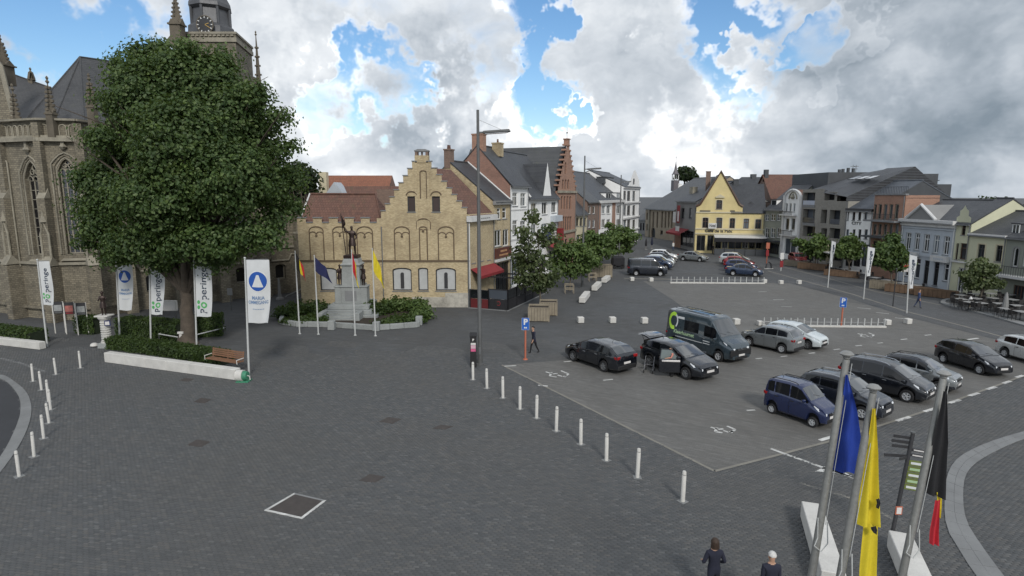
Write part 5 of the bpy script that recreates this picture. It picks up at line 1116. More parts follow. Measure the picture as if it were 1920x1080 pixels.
# tower
TY = 74.0; a, b = AT(330, 100, TY), AT(443, 100, TY); zt = AT(400, 79, TY).z; zb = AT(400, 60, TY).z; tw = b.x - a.x; side = Vector((-.16, .987, 0)) * 7.2; q = loc(Vector((a.x, TY, 0)))
mb = MB(); c4 = [q, q + Vector((tw, 0, 0)), q + Vector((tw, 0, 0)) + side, q + side]
mb.prism([tuple(v.xy) for v in c4], 0, zt); mb.build('tower', m_church, CH)
ce = sum(c4, Vector()) / 4
def grow(k): return [tuple((ce + (v - ce) * k).xy) for v in c4]
MB().prism(grow(1.05), zt, zt + .5).build('tower_cornice', m_stone, CH); MB().prism(grow(1.03), zt + .5, zb - .25).build('tower_parapet', m_church, CH); MB().prism(grow(1.06), zb - .25, zb).build('tower_coping', m_stone, CH)
mb = MB()
for k in range(14): x = q.x + tw * (k + .5) / 14; mb.box(x - .16, x + .16, q.y - .3, q.y - .12, zt + .62, zb - .35)
mb.build('parapet_arcade', m_stone, CH)
for px in (355, 400): u = AT(px, 150, TY).x - O.x; MB().tube([(u - .6, q.y - .06, zt - 6), (u - .6, q.y - .06, zt - 2.4), (u, q.y - .06, zt - 1.4), (u + .6, q.y - .06, zt - 2.4), (u + .6, q.y - .06, zt - 6)], .14, 6).box(u - .5, u + .5, q.y - .05, q.y + .1, zt - 6, zt - 2.4).build('belfry_opening', m_pin, CH)
m_lead = mat('lantern lead', (.085, .088, .095), .5, .25, 1.2, 12, .1, .2)
lz = AT(395, 0, TY + 3).z; lc = loc(Vector((AT(397, 60, TY + 3.5).x, TY + 3.6, 0)))
MB().lathe([(2.9, zb - 1), (2.75, zb + 1.2), (2.3, zb + 1.6), (2.1, lz - 1.2), (2.55, lz - .9), (2.5, lz - .5), (1.9, lz + .7), (1.4, lz + 2.2), (1.2, lz + 4)], lc, 8).build('lantern', m_lead, CH)
for k in range(8): t = math.pi / 4 * k; p = lc + Vector((math.cos(t) * 2.3, math.sin(t) * 2.3, 0)); MB().cyl(p + Vector((0, 0, zb + 1.5)), p + Vector((0, 0, lz - .9)), .16, n=6).build('lantern_post', m_lead, CH)
cl = loc(AT(384, 46, TY + .7)); ck = MB().cyl(cl + Vector((0, .3, 0)), cl, 1.0, n=28).build('clock_face', m_dframe, CH)
m_gold = mat('clock gold', (.55, .36, .12), .4, .1, 3, 20, 0, .6)
for k in range(12): t = math.pi / 6 * k; M_ = Matrix.Rotation(t, 3, 'Y'); MB().obox(cl + M_ @ Vector((0, -.02, .84)), .05, .015, .1, M=M_).build('hour_mark', m_wframe, ck)
for t, L_ in ((R(-72), .52), (R(-122), .75)): M_ = Matrix.Rotation(-t, 3, 'Y'); MB().obox(cl + M_ @ Vector((0, -.04, L_ / 2)), .035, .012, L_ / 2, M=M_).build('clock_hand', m_gold, ck)
MB().tube([cl + Vector((math.cos(t) * 1.0, -.01, math.sin(t) * 1.0)) for t in np.linspace(0, 2 * math.pi, 25)], .06, 6).build('clock_rim', m_pin, ck)
pinnacle(AT(483, 120, TY + 5), AT(487, 190, TY + 5).z - 6, AT(483, 64, TY + 5).z, .42); pinnacle(AT(333, 60, TY - 1.5), AT(333, 90, TY - 1.5).z, AT(337, -14, TY - 1.5).z, .6)
g = [loc(AT(300, 90, TY - 1)), loc(AT(348, 80, TY - 1)), loc(AT(333, 48, TY - 1))]; MB().add(g + [v + Vector((0, 1, 0)) for v in g], [(0, 1, 2), (1, 4, 5, 2), (0, 2, 5, 3)]).build('tower_gablet', m_church, CH)
MB().box(q.x + tw - 3.5, q.x + tw - 1.0, q.y + 5, q.y + 9, 0, AT(470, 135, TY + 4).z).build('stair_turret', m_church, CH)
# ================================================================ trees, hedges and shrubs
m_leaf = leafmat('plane leaves', (.042, .078, .025), (.072, .124, .038), (.165, .225, .085))
m_leaf2 = leafmat('street tree leaves', (.065, .110, .032), (.105, .165, .05), (.17, .235, .08))
m_leaf3 = leafmat('pale tree leaves', (.06, .085, .034), (.095, .125, .055), (.17, .20, .10))
m_leafd = leafmat('far dark leaves', (.012, .024, .010), (.02, .036, .014), (.034, .055, .02))
m_hedge = leafmat('hedge leaves', (.034, .062, .018), (.054, .092, .026), (.09, .135, .04))
m_bark = mat('bark', (.085, .068, .052), .9, .45, 2.2, 16, .8)
m_bark2 = mat('young bark', (.10, .085, .065), .9, .4, 3, 20, .5)
def leaves(name, pos, nrm, size, m, parent, up=.35, var=.4):
    """leaf blades: six-sided, folded on the midrib; pos and nrm arrays of shape n x 3"""
    n = len(pos); nv = nrm + RNG.normal(0, .55, (n, 3)); nv[:, 2] += up; nv /= np.linalg.norm(nv, axis=1)[:, None] + 1e-9
    t = np.cross(nv, RNG.normal(0, 1, (n, 3))); t /= np.linalg.norm(t, axis=1)[:, None] + 1e-9; b = np.cross(nv, t)
    s = size * RNG.uniform(1 - var, 1 + var, n)[:, None]; c = RNG.uniform(.05, .25, n)[:, None]
    V = np.stack([pos - t * s * .5, pos - t * s * .15 + b * s * .36 + nv * s * c, pos + t * s * .28 + b * s * .26 + nv * s * c * .7, pos + t * s * .55, pos + t * s * .28 - b * s * .26 + nv * s * c * .7, pos - t * s * .15 - b * s * .36 + nv * s * c], 1)
    V[:, 3] -= nv * s * .12
    F = np.array([(0, 3, 2, 1), (0, 5, 4, 3)]); f = (F[None] + (np.arange(n) * 6)[:, None, None]).reshape(-1); V = V.reshape(-1, 3)
    me = bpy.data.meshes.new(name); me.vertices.add(len(V)); me.vertices.foreach_set('co', V.ravel()); me.loops.add(len(f)); me.loops.foreach_set('vertex_index', f)
    me.polygons.add(2 * n); me.polygons.foreach_set('loop_start', np.arange(2 * n) * 4); me.update(); me.validate(); me.materials.append(m)
    return link(name, me, parent)
def crown_points(lobes, n, clump=.5, shell=.45, per=26):
    """sprays of leaves spread through the lobes, thicker towards the outside"""
    L = np.array([[*c, *r] for c, r in lobes]); w = (L[:, 3] * L[:, 4] * L[:, 5]) ** .75; w /= w.sum()
    k = max(1, n // per); i = RNG.choice(len(L), k, p=w); d = RNG.normal(0, 1, (k, 3)); d /= np.linalg.norm(d, axis=1)[:, None]
    rad = 1 - shell * RNG.random(k) ** 1.3; ctr = L[i, :3] + d * L[i, 3:] * rad[:, None]
    ctr = np.repeat(ctr, per, 0); dd = np.repeat(d, per, 0); off = np.clip(RNG.normal(0, 1, ctr.shape), -1.7, 1.7) * clump * np.repeat(RNG.uniform(.6, 1.3, k), per)[:, None] * np.array([1, 1, .6])
    return ctr + off, dd * .7 + off / (clump * 2)
def limb_tree(root, base, tips, r0, m, fork=.35, name='trunk'):
    mb = MB(); top = base + Vector((0, 0, 0)); ctr = sum((Vector(t) for t in tips), Vector()) / len(tips)
    f = base.lerp(ctr, fork); f.x = base.x + (ctr.x - base.x) * fork * .6; f.y = base.y + (ctr.y - base.y) * fork * .6
    n = 8; pts = [base.lerp(f, k / n) + Vector((random.uniform(-1, 1), random.uniform(-1, 1), 0)) * r0 * .12 * (k > 0) for k in range(n + 1)]
    mb.tube(pts, [r0 * (1.5 if k == 0 else 1.12 if k == 1 else 1 - .3 * k / n) for k in range(n + 1)], 12)
    for t in tips:
        t = Vector(t); mid = f.lerp(t, .45) + Vector((random.uniform(-.4, .4), random.uniform(-.4, .4), (t - f).length * .12)); q = [f + Vector((0, 0, -r0 * .6)), f.lerp(mid, .5), mid, mid.lerp(t, .5) + Vector((random.uniform(-.2, .2), random.uniform(-.2, .2), 0)), t]
        mb.tube(q, [r0 * .5, r0 * .42, r0 * .3, r0 * .18, r0 * .06], 7)
        for _ in range(2):
            e = mid.lerp(t, random.uniform(.1, .6)); mb.tube([e, e + Vector((random.uniform(-1, 1), random.uniform(-1, 1), random.uniform(.2, .9))) * (t - f).length * .28], [r0 * .14, r0 * .03], 5)
    return mb.build(name, m, root, smooth=60)
def tree(name, label, bx, by, lobes_px, n, size, m, r0, depth=.9, clump=.5, group=None, fork=.35, shell=.45, bark=None, per=26, up=.35, cat='tree'):
    base = G(bx, by); s = FOC / (base.y * CS + (CAM_H) * SN * 1); root = thing(name, label, cat, base, 0, group); lobes = []
    for x, y, rx, ry, *dz in lobes_px:
        Y = base.y + (dz[0] if dz else 0); c = AT(x, y, Y); k = FOC / Y; lobes.append(((c - base), (rx / k, min(rx, ry) / k * depth, ry / k)))
    if n < 10000:                                      # ragged outline: smaller cores with sprigs standing out of them
        core = [(c, tuple(q * .74 for q in r)) for c, r in lobes]; sp = []
        for c, r in lobes * 3:
            d = Vector((random.gauss(0, 1), random.gauss(0, 1), random.gauss(.15, .8))).normalized(); k = random.uniform(.24, .42)
            sp.append((c + Vector((d.x * r[0], d.y * r[1], d.z * r[2])) * random.uniform(.75, 1.05), (r[0] * k, r[0] * k, r[2] * k * 1.1)))
        lobes = core + sp
    pts, nr = crown_points([(tuple(c), r) for c, r in lobes], n, clump, shell, per)
    leaves('crown', pts, nr, size, m, root, up)
    lobes = lobes[:12] if n < 10000 else lobes
    tips = [c + Vector((random.uniform(-.3, .3) * r[0], random.uniform(-.3, .3) * r[1], r[2] * .3)) for c, r in lobes]
    limb_tree(root, Vector((0, 0, -.05)), tips, r0, bark or m_bark, fork)
    return root
BIG0 = [(330, 150, 75, 62, 0), (400, 165, 68, 70, 1), (265, 180, 62, 72, -1), (450, 215, 62, 62, 0), (238, 262, 62, 72, 1), (350, 270, 105, 100, -2), (500, 262, 48, 62, 1), (205, 350, 58, 72, 0), (300, 370, 90, 80, -3), (430, 330, 88, 80, -2.5), (512, 345, 48, 62, 0), (185, 420, 42, 36, -1), (255, 452, 68, 44, -2), (370, 452, 82, 44, -3), (470, 436, 68, 42, -1.5), (525, 412, 32, 38, 0), (330, 240, 90, 80, 4), (420, 300, 90, 80, 4.5), (250, 330, 70, 80, 4.5), (360, 112, 42, 30, 0), (535, 300, 24, 40, 0)]
BIG = [(x + (12 if x < 260 and y < 300 else 4 if x < 260 else -16 if x > 440 else 0), y + 4, rx - 13, ry - 12, z) for x, y, rx, ry, z in BIG0]
BIG += [(x, y, r, r * .8, random.uniform(-2, 2)) for x, y, r in ((232, 128, 22), (300, 96, 24), (420, 112, 24), (478, 178, 24), (520, 222, 24), (543, 280, 20), (545, 335, 22), (540, 390, 22), (500, 448, 26), (405, 482, 30), (300, 484, 30), (225, 478, 26), (172, 445, 22), (160, 390, 20), (160, 335, 22), (186, 262, 24), (206, 195, 24), (350, 90, 20), (260, 105, 20))]
BT = tree('plane_tree', 'huge dense green tree in front of the church', 352, 645, BIG, 160000, .205, m_leaf, .52, 1.0, .46, fork=.30, shell=.55, per=40)
tree('dark_tree', 'dark tree beside the church showing past the huge tree', 572, 560, [(570, 335, 16, 24, 4), (576, 365, 14, 30, 4), (556, 350, 18, 36, 4)], 5000, .4, m_leafd, .2, 1, .5)
tree('slender_tree', 'tall ragged young tree in a wooden planter beside the lamp post', 1015, 578, [(1000, 410, 18, 26), (985, 445, 24, 26), (1018, 448, 24, 30), (975, 480, 18, 22), (1005, 490, 34, 32), (1028, 520, 28, 24), (985, 522, 28, 26), (1012, 535, 40, 18)], 3000, .30, m_leaf3, .10, .9, .30, shell=.9, fork=.3, per=12, bark=m_bark2)
GT = 'young street trees beside the seats'
tree('street_tree', 'young green tree in front of the two wooden planters, nearest of the row', 1068, 545, [(1072, 470, 32, 26), (1052, 490, 26, 24), (1090, 488, 28, 26), (1070, 505, 36, 20)], 3600, .30, m_leaf2, .09, .9, .3, GT, shell=.8, fork=.45, per=16, bark=m_bark2)
tree('street_tree', 'bright green tree second in the row beside the white seats', 1112, 525, [(1112, 445, 34, 22), (1098, 462, 28, 24), (1132, 460, 28, 24), (1115, 478, 38, 18)], 3200, .34, m_leaf2, .09, .9, .32, GT, shell=.8, fork=.5, per=16, bark=m_bark2)
tree('street_tree', 'rounded green tree farthest in the row, before the parked vans', 1162, 497, [(1160, 435, 32, 22), (1178, 450, 20, 20), (1145, 452, 24, 20), (1162, 462, 32, 16)], 3000, .38, m_leaf2, .10, .9, .35, GT, shell=.8, fork=.5, per=16, bark=m_bark2)
GR = 'trees along the terraces'
tree('terrace_tree', 'light green tree at the terraces before the modern flats', 1528, 505, [(1528, 452, 26, 18), (1512, 462, 18, 16), (1545, 462, 18, 18), (1528, 474, 26, 14)], 2600, .36, m_leaf2, .09, .9, .32, GR, shell=.8, fork=.45, per=16, bark=m_bark2)
tree('terrace_tree', 'small green tree at the terrace before the white shop house', 1592, 517, [(1592, 456, 20, 14), (1580, 466, 14, 14), (1606, 466, 14, 14), (1592, 476, 22, 12)], 2800, .32, m_leaf2, .08, .9, .3, GR, shell=.8, fork=.45, per=16, bark=m_bark2)
tree('terrace_tree', 'dark rounded tree between the red block and the blue house', 1672, 545, [(1668, 464, 26, 18), (1652, 476, 18, 18), (1688, 478, 18, 20), (1670, 492, 30, 16)], 4200, .32, m_leaf, .10, .9, .3, GR, shell=.8, fork=.45, per=16, bark=m_bark2)
tree('terrace_tree', 'yellowish green tree standing in the terrace before the wide pale yellow house', 1838, 572, [(1830, 502, 20, 16), (1852, 510, 18, 16), (1820, 522, 16, 16), (1840, 530, 30, 16)], 3200, .28, m_leaf3, .09, .9, .28, GR, shell=.8, fork=.45, per=14, bark=m_bark2)
def far_tree(label, x, y, Y, rx, ry, n, size):
    b = AT(x, y, Y); root = thing('far_tree', label, 'tree', Vector((b.x, b.y, 0)), 0, 'trees behind the roofs'); k = FOC / Y; c = Vector((0, 0, b.z))
    lob = [((random.uniform(-.5, .5) * rx / k, 0, c.z + random.uniform(-.4, .3) * ry / k), (rx / k * .6, rx / k * .6, ry / k * .6)) for _ in range(6)]
    p, nr = crown_points(lob, n, .7, .6, 20); leaves('crown', p, nr, size, m_leafd, root); limb_tree(root, Vector((0, 0, 0)), [Vector(l[0]) for l in lob], .35, m_bark, .6)
far_tree('dark tree behind the long hall roof', 1290, 328, 170, 20, 14, 1500, 1.1); far_tree('green tree top behind the wide pale yellow house', 1862, 390, 84, 28, 16, 2600, .5); far_tree('dark tree top behind the roof at the right edge', 1910, 398, 86, 14, 10, 1000, .5)
def hedge(name, label, pix, w, h, n, m=None, cat='hedge', size=.13, z0=0.0, group=None):
    P_ = [G(*p) if not isinstance(p, Vector) else p for p in pix]; root = thing(name, label, cat, P_[0], 0, group)
    body = MB(); pts, nr = [], []
    tot = sum((b - a).length for a, b in zip(P_[:-1], P_[1:]))
    for a, b in zip(P_[:-1], P_[1:]):
        d = (b - a).normalized(); e = Vector((-d.y, d.x, 0)); L_ = (b - a).length; c = (a + b) / 2 - P_[0]
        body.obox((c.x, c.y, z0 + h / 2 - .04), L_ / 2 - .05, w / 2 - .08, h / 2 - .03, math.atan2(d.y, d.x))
        k = int(n * L_ / tot); u = RNG.uniform(0, L_, k); r = RNG.random(k); s_ = RNG.uniform(-.5, .5, k); hh = RNG.uniform(0, h, k)
        for j in range(k):
            if r[j] < .42: off, z, nn = s_[j] * w, h, Vector((0, 0, 1))
            else: sg = -1 if r[j] < .74 else 1; off, z, nn = sg * w / 2, hh[j], e * sg
            q = a - P_[0] + d * u[j] + e * off; pts.append((q.x, q.y, z0 + z)); nr.append(nn)
    pts = np.array(pts) + RNG.normal(0, .045, (len(pts), 3)); leaves('foliage', pts, np.array([tuple(v) for v in nr]), size, m or m_hedge, root, .2)
    body.build('shade_core', mat('hedge shade', (.012, .02, .008), .9), root); return root  # solid box coloured near black to stand in for shade inside the foliage
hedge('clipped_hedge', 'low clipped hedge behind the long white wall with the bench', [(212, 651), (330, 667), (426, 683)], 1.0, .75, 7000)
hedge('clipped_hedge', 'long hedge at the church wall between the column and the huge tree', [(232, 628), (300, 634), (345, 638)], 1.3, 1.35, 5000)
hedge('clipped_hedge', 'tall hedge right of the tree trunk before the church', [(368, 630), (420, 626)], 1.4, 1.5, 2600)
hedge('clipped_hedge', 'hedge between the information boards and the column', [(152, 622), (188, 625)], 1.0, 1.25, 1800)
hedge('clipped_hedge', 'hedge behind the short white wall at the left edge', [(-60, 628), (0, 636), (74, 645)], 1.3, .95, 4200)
def shrub(label, px, py, rx, rz, n, m=None, group='shrubs round the monument'):
    b = G(px, py); root = thing('shrub', label, 'shrub', b, 0, group); lob = [((random.uniform(-.6, .6) * rx, random.uniform(-.6, .6) * rx * .7, rz * random.uniform(.35, .6)), (rx * .55, rx * .5, rz * .5)) for _ in range(6)]
    p, nr = crown_points(lob, n, .16, .7, 14); p[:, 2] = np.maximum(p[:, 2], .05); leaves('foliage', p, nr, .2, m or m_hedge, root, .4)
    mb = MB()
    for l in lob: mb.tube([(0, 0, 0), tuple(Vector(l[0]) * .5), l[0]], [.03, .02, .01], 5)
    mb.build('stem', m_bark2, root)
# ================================================================ people and statues
def V3(*a): return Vector(a)
def figure_mesh(h=1.75, arms=None, legs=None, lean=0.0, head_turn=(0, 0, 0), coat=None, girth=1.0, hands=True, seated=False):
    """one continuous figure facing -y. arms / legs: for each side (elbow dir, wrist dir) / (knee dir, ankle dir) as vectors; coat: hem fraction below the hip"""
    s = h / 1.75; J = []; E_ = []; Rr = []; reg = []
    def j(p, rx, ry=None, r='top', par=None):
        J.append(Vector(p)); Rr.append((rx * s * girth if r not in ('skin', 'hand', 'hair') else rx * s, (ry or rx) * s * girth if r not in ('skin', 'hand', 'hair') else (ry or rx) * s)); reg.append(r)
        if par is not None: E_.append((par, len(J) - 1))
        return len(J) - 1
    ln = Vector((0, -math.sin(lean), math.cos(lean)))
    pel = V3(0, 0, .93 * s); p0 = j(pel, .155, .115, 'low')
    w = j(pel + ln * .16 * s, .135, .10, 'top', p0); ch = j(pel + ln * .34 * s, .165, .115, 'top', w); up = j(pel + ln * .49 * s, .125, .09, 'top', ch)
    nk = j(pel + ln * .57 * s, .055, .055, 'skin', up); hp = pel + ln * .66 * s; ht = Vector(head_turn)
    h0 = j(hp + ht * .3 + V3(0, -.012 * s, 0), .078, .088, 'skin', nk); h1 = j(hp + V3(0, -.008 * s, .085 * s) + ht * .6, .084, .098, 'skin', h0); h2 = j(hp + V3(0, .0, .15 * s) + ht, .060, .068, 'skin', h1)
    arms = arms or [(V3(.12, .02, -1), V3(.06, -.15, -1))] * 2; legs = legs or [(V3(.02, 0, -1), V3(0, .03, -1))] * 2
    for k, sd in enumerate((-1, 1)):
        sh = pel + ln * .47 * s + V3(sd * .175 * s, 0, 0); a = j(sh, .068, .068, 'top', up)
        e, f = (Vector(v).normalized() for v in arms[k]); e = V3(e.x * sd, e.y, e.z); f = V3(f.x * sd, f.y, f.z)
        el = sh + e * .29 * s; b = j(sh + e * .15 * s, .056, .056, 'top', a); c = j(el, .046, .046, 'top', b); m_ = j(el + f * .14 * s, .042, .042, 'top', c); wr = el + f * .25 * s; d = j(wr, .030, .034, 'hand', m_)
        if hands:
            pm = wr + f * .06 * s; pl = j(pm, .026, .040, 'hand', d); side = f.cross(V3(0, 0, 1)); side = (side if side.length > .2 else V3(0, 1, 0)).normalized()
            for q, L_ in zip((-.03, -.01, .01, .03), (.060, .072, .068, .052)):
                t1 = j(pm + f * .035 * s + side * q * s, .0105, .0105, 'hand', pl); t2 = j(pm + f * (.035 + L_ * .55) * s + side * q * 1.1 * s + V3(0, -.006 * s, 0), .0095, .0095, 'hand', t1); j(pm + f * (.035 + L_) * s + side * q * 1.1 * s + V3(0, -.02 * s, -.004 * s), .008, .008, 'hand', t2)
            t1 = j(wr + f * .035 * s - side * .042 * s, .012, .012, 'hand', d); j(wr + f * .075 * s - side * .058 * s + V3(0, -.012 * s, 0), .010, .010, 'hand', t1)
        hp_ = pel + V3(sd * .092 * s, 0, -.05 * s); a = j(hp_, .098, .098, 'low', p0); e, f = (Vector(v).normalized() for v in legs[k]); e = V3(e.x * sd, e.y, e.z); f = V3(f.x * sd, f.y, f.z)
        kn = hp_ + e * .42 * s; b = j(hp_ + e * .2 * s, .082, .085, 'low', a); c = j(kn, .060, .062, 'low', b); cf = j(kn + f * .16 * s, .054, .060, 'low', c); an = kn + f * .40 * s; d = j(an, .038, .042, 'low', cf); he = j(an + V3(0, .025 * s, -.045 * s), .040, .040, 'shoe', d); j(an + V3(sd * .015 * s, -.15 * s, -.052 * s), .036, .032, 'shoe', he)
    me = bpy.data.meshes.new('figure'); me.from_pydata([tuple(p) for p in J], E_, []); o = bpy.data.objects.new('figure', me); COL.objects.link(o)
    md = o.modifiers.new('skin', 'SKIN'); md.use_smooth_shade = True
    if not me.skin_vertices:
        bm = bmesh.new(); bm.from_mesh(me); bm.verts.layers.skin.verify(); bm.to_mesh(me); bm.free()
    for i, sv_ in enumerate(me.skin_vertices[0].data): sv_.radius = Rr[i]; sv_.use_root = i == 0
    sb = o.modifiers.new('sub', 'SUBSURF'); sb.levels = sb.render_levels = 2 if hands else 1
    dg = bpy.context.evaluated_depsgraph_get(); out = bpy.data.meshes.new_from_object(o.evaluated_get(dg)); bpy.data.objects.remove(o); bpy.data.meshes.remove(me)
    # which region each face belongs to
    Js = np.array([tuple(p) for p in J]); ea = np.array(E_); A_, B_ = Js[ea[:, 0]], Js[ea[:, 1]]; rad = np.array([min(Rr[b]) for a, b in E_])
    ct = np.empty(len(out.polygons) * 3); out.polygons.foreach_get('center', ct); ct = ct.reshape(-1, 3); AB = B_ - A_
    t = np.clip(((ct[:, None] - A_) * AB).sum(2) / ((AB * AB).sum(1) + 1e-9), 0, 1); dist = np.linalg.norm(ct[:, None] - (A_ + AB * t[..., None]), axis=2) / (rad + .02); best = dist.argmin(1)
    names = [reg[b] for a, b in E_]
    return out, [names[b] for b in best], ct, dict(head=J[h1], top=J[h2], hands=[J[i] for i in range(len(J)) if reg[i] == 'hand'], pel=J[0], s=s, ln=ln)
def person(label, loc, rz, mats, hair, h=1.75, hair_long=False, bald=False, cat='person', group=None, **k):
    me, reg, ct, info = figure_mesh(h, **k); root = thing('person', label, cat, loc, rz, group); slots = {}
    order = ['top', 'low', 'skin', 'hand', 'shoe']; M_ = dict(top=mats[0], low=mats[1], skin=mats[2], hand=mats[2], shoe=mats[3])
    me.materials.clear()
    for r in order: me.materials.append(M_[r])
    hem = info['pel'].z - .16 * info['s']
    idx = [order.index('top' if (r == 'low' and ct[i][2] > hem) else r) for i, r in enumerate(reg)]
    me.polygons.foreach_set('material_index', idx); o = link('body', me, root)
    c = info['head']; s = info['s']; mb = MB()
    def cap(u, v):
        a = 2 * math.pi * u; lo = 1.9 if hair_long else 1.45
        t = v * lo; r = 1.0; front = max(0, -math.sin(a)); t = min(t, 1.05 + (1 - front) * lo) if front > .3 else t
        t = t * (1 - .42 * front); x = math.sin(min(t, 1.62)) * math.cos(a) * .104; y = math.sin(min(t, 1.62)) * math.sin(a) * .118; z = math.cos(t) * .125 + .02
        if t > 1.62: z -= (t - 1.62) * .42; x *= 1 + (t - 1.62) * .4
        k_ = 1 + .05 * math.sin(a * 7 + t * 4)
        return c + V3(x * k_, y * k_ + .008, z) * s
    mb.grid(cap, 26, 9); mb.build('hair', hair, root, smooth=80)
    f = MB()
    f.lathe([(.010, -.02), (.017, 0), (.006, .03)], c + V3(0, -.100 * s, -.012 * s), 6)
    f.build('nose', mats[2], root, smooth=60); me_ = mat('eye dark', (.03, .02, .018), .5)
    for sd in (-1, 1):
        MB().obox(c + V3(sd * .088 * s, .012 * s, -.01 * s), .010 * s, .022 * s, .030 * s, bev=.006).build('ear', mats[2], root, smooth=60)
        MB().lathe([(.004, -.012), (.012, 0), (.004, .012)], c + V3(sd * .034 * s, -.090 * s, .012 * s), 8).build('eye', me_, root)
    MB().obox(c + V3(0, -.092 * s, -.058 * s), .024 * s, .006 * s, .005 * s).build('mouth', me_, root)
    return root
skin = mat('skin', (.42, .25, .17), .6, .1, 6, 40, .05); m_navy = mat('navy cloth', (.016, .018, .034), .9, .25, 4, 60, .3); m_blk = mat('black cloth', (.012, .012, .014), .9, .25, 4, 60, .3); m_shoe = mat('black leather', (.01, .01, .01), .5)
hair_d = mat('brown hair', (.045, .026, .016), .6, .35, 12, 60, .4); hair_w = mat('white hair', (.52, .51, .49), .6, .2, 12, 60, .3); hair_b = mat('black hair', (.012, .010, .009), .6, .3, 12, 60, .3)
# walking man by the parking sign
p = G(1001, 662); person('man in dark suit walking behind the orange parking post', p, R(-62), (m_navy, m_blk, skin, m_shoe), hair_b, 1.80, legs=[(V3(.02, -.36, -1), V3(0, -.16, -1)), (V3(.02, .30, -1), V3(0, .55, -1))], arms=[(V3(.16, .26, -1), V3(.05, -.05, -1)), (V3(.16, -.24, -1), V3(.05, -.5, -1))], lean=.10)
# two people walking away at the bottom edge; their feet stand below the frame
def foot(px, py_head, h): return Vector((*AT(px, py_head, 14.6).xy, 0))
Y1 = 14.55; a = AT(1342, 1018, Y1); h1 = a.z
Y1 = 14.55
def stand_at(px, py, h):                           # where someone of height h must stand for the top of the head to show there
    return Vector((*G(px, py, h).xy, 0))
person('person with brown hair in dark navy coat walking away at the bottom edge', stand_at(1342, 1014, 1.68), R(182), (m_navy, m_blk, skin, m_shoe), hair_d, 1.68, True, girth=1.12, arms=[(V3(.42, .1, -1), V3(-.28, -.75, -.5)), (V3(.48, .12, -1), V3(-.25, -.8, -.35))], legs=[(V3(.02, -.2, -1), V3(0, .0, -1)), (V3(.02, .15, -1), V3(0, .3, -1))], lean=.04)
person('white haired person in navy coat at the bottom edge, lower in the frame', stand_at(1449, 1039, 1.70), R(176), (m_navy, m_blk, skin, m_shoe), hair_w, 1.70, False, girth=1.15, legs=[(V3(.02, .18, -1), V3(0, .3, -1)), (V3(.02, -.2, -1), V3(0, 0, -1))], lean=.03)
m_jean = mat('blue denim', (.045, .06, .11), .85, .25, 5, 60, .3); m_bluej = mat('blue jacket', (.05, .075, .17), .8, .2, 4, 40, .2)
person('pedestrian in blue clothes crossing the street by the orange planters', G(1721, 577), R(70), (m_bluej, m_jean, skin, m_shoe), hair_d, 1.72, legs=[(V3(.02, -.3, -1), V3(0, -.1, -1)), (V3(.02, .3, -1), V3(0, .5, -1))], hands=True)
person('small dark figure on the far pavement by the cafe entrance', G(1336, 476), R(40), (m_blk, m_blk, skin, m_shoe), hair_d, 1.75, hands=False)
person('far pedestrian in white top near the red awning shop', G(1262, 470), R(20), (m_gutter, m_jean, skin, m_shoe), hair_b, 1.75, hands=False)

# ---------------------------------------------------------------- the monument
m_bronze = mat('dark bronze', (.045, .030, .026), .45, .4, 1.6, 14, .25, .55); m_ped = mat('pale blue stone', (.27, .285, .28), .75, .28, .7, 10, .2)
MC = Vector((AT(661, 560, 51).x, 51, 0)); MON = thing('war_monument', 'grey stone monument with bronze standard bearer and two smaller bronze figures', 'monument', MC); k_ = FOC / 51.0
def mz(py): return AT(661, py, 51).z
def mx(px): return AT(px, 540, 51).x - MC.x
cx = mx(662)
for i, (w, d, z0, z1) in enumerate(((2.6, 2.2, 0, .45), (2.05, 1.9, .45, .8), (1.75, 1.6, .8, 1.15))): MB().obox((cx, -.2, (z0 + z1) / 2), w, d, (z1 - z0) / 2, bev=.03).build('base_step', m_ped, MON)
for i in range(4): MB().box(cx - 1.75 + .05 * i, cx + 1.05 - .05 * i, -3.9 + .42 * i, -2.2, .17 * i + .002 * i, .17 * (i + 1)).build('stair', m_ped, MON)
for sx in (-1, 1): MB().obox((cx + sx * 1.55 - (.35 if sx > 0 else 0.3), -2.9, .42), .2, .75, .42, bev=.03).build('stair_cheek', m_ped, MON)
zA, zB, zC, zD = 1.15, mz(568), mz(536), mz(484)
MB().obox((cx, 0, (zA + zB) / 2), 1.5, 1.3, (zB - zA) / 2, bev=.06).build('plinth', m_ped, MON)
MB().obox((cx, .15, (zB + zC) / 2), .85, 1.0, (zC - zB) / 2, bev=.04).build('lower_shaft', m_ped, MON); MB().obox((cx, .15, zC + .06), .95, 1.08, .06, bev=.03).build('shaft_moulding', m_ped, MON)
for sx in (-1, 1):
    x = cx + sx * 1.02; MB().obox((x, -.3, (zB + zC) / 2), .38, .5, (zC - zB) / 2 - .02, bev=.03).build('side_pedestal', m_ped, MON); MB().obox((x, -.3, zC + .05), .45, .56, .06, bev=.03).build('pedestal_cap', m_ped, MON)
mb = MB()
z0 = zC + .12
prof = [(.80, z0), (.74, z0 + (zD - z0) * .7), (.86, z0 + (zD - z0) * .78), (.70, z0 + (zD - z0) * .84), (.62, zD)]
vs = [(cx + a * r, .15 + b * r, z) for r, z in prof for a, b in ((-1, -1), (1, -1), (1, 1), (-1, 1))]
mb.add(vs, [(4 * i + k, 4 * i + (k + 1) % 4, 4 * i + 4 + (k + 1) % 4, 4 * i + 4 + k) for i in range(4) for k in range(4)] + [(16, 17, 18, 19)]).build('upper_shaft', m_ped, MON)
MB().obox((cx, .15, (zB + zC) / 2), .5, 1.02, .45).build('inscription_panel', m_sill, MON)
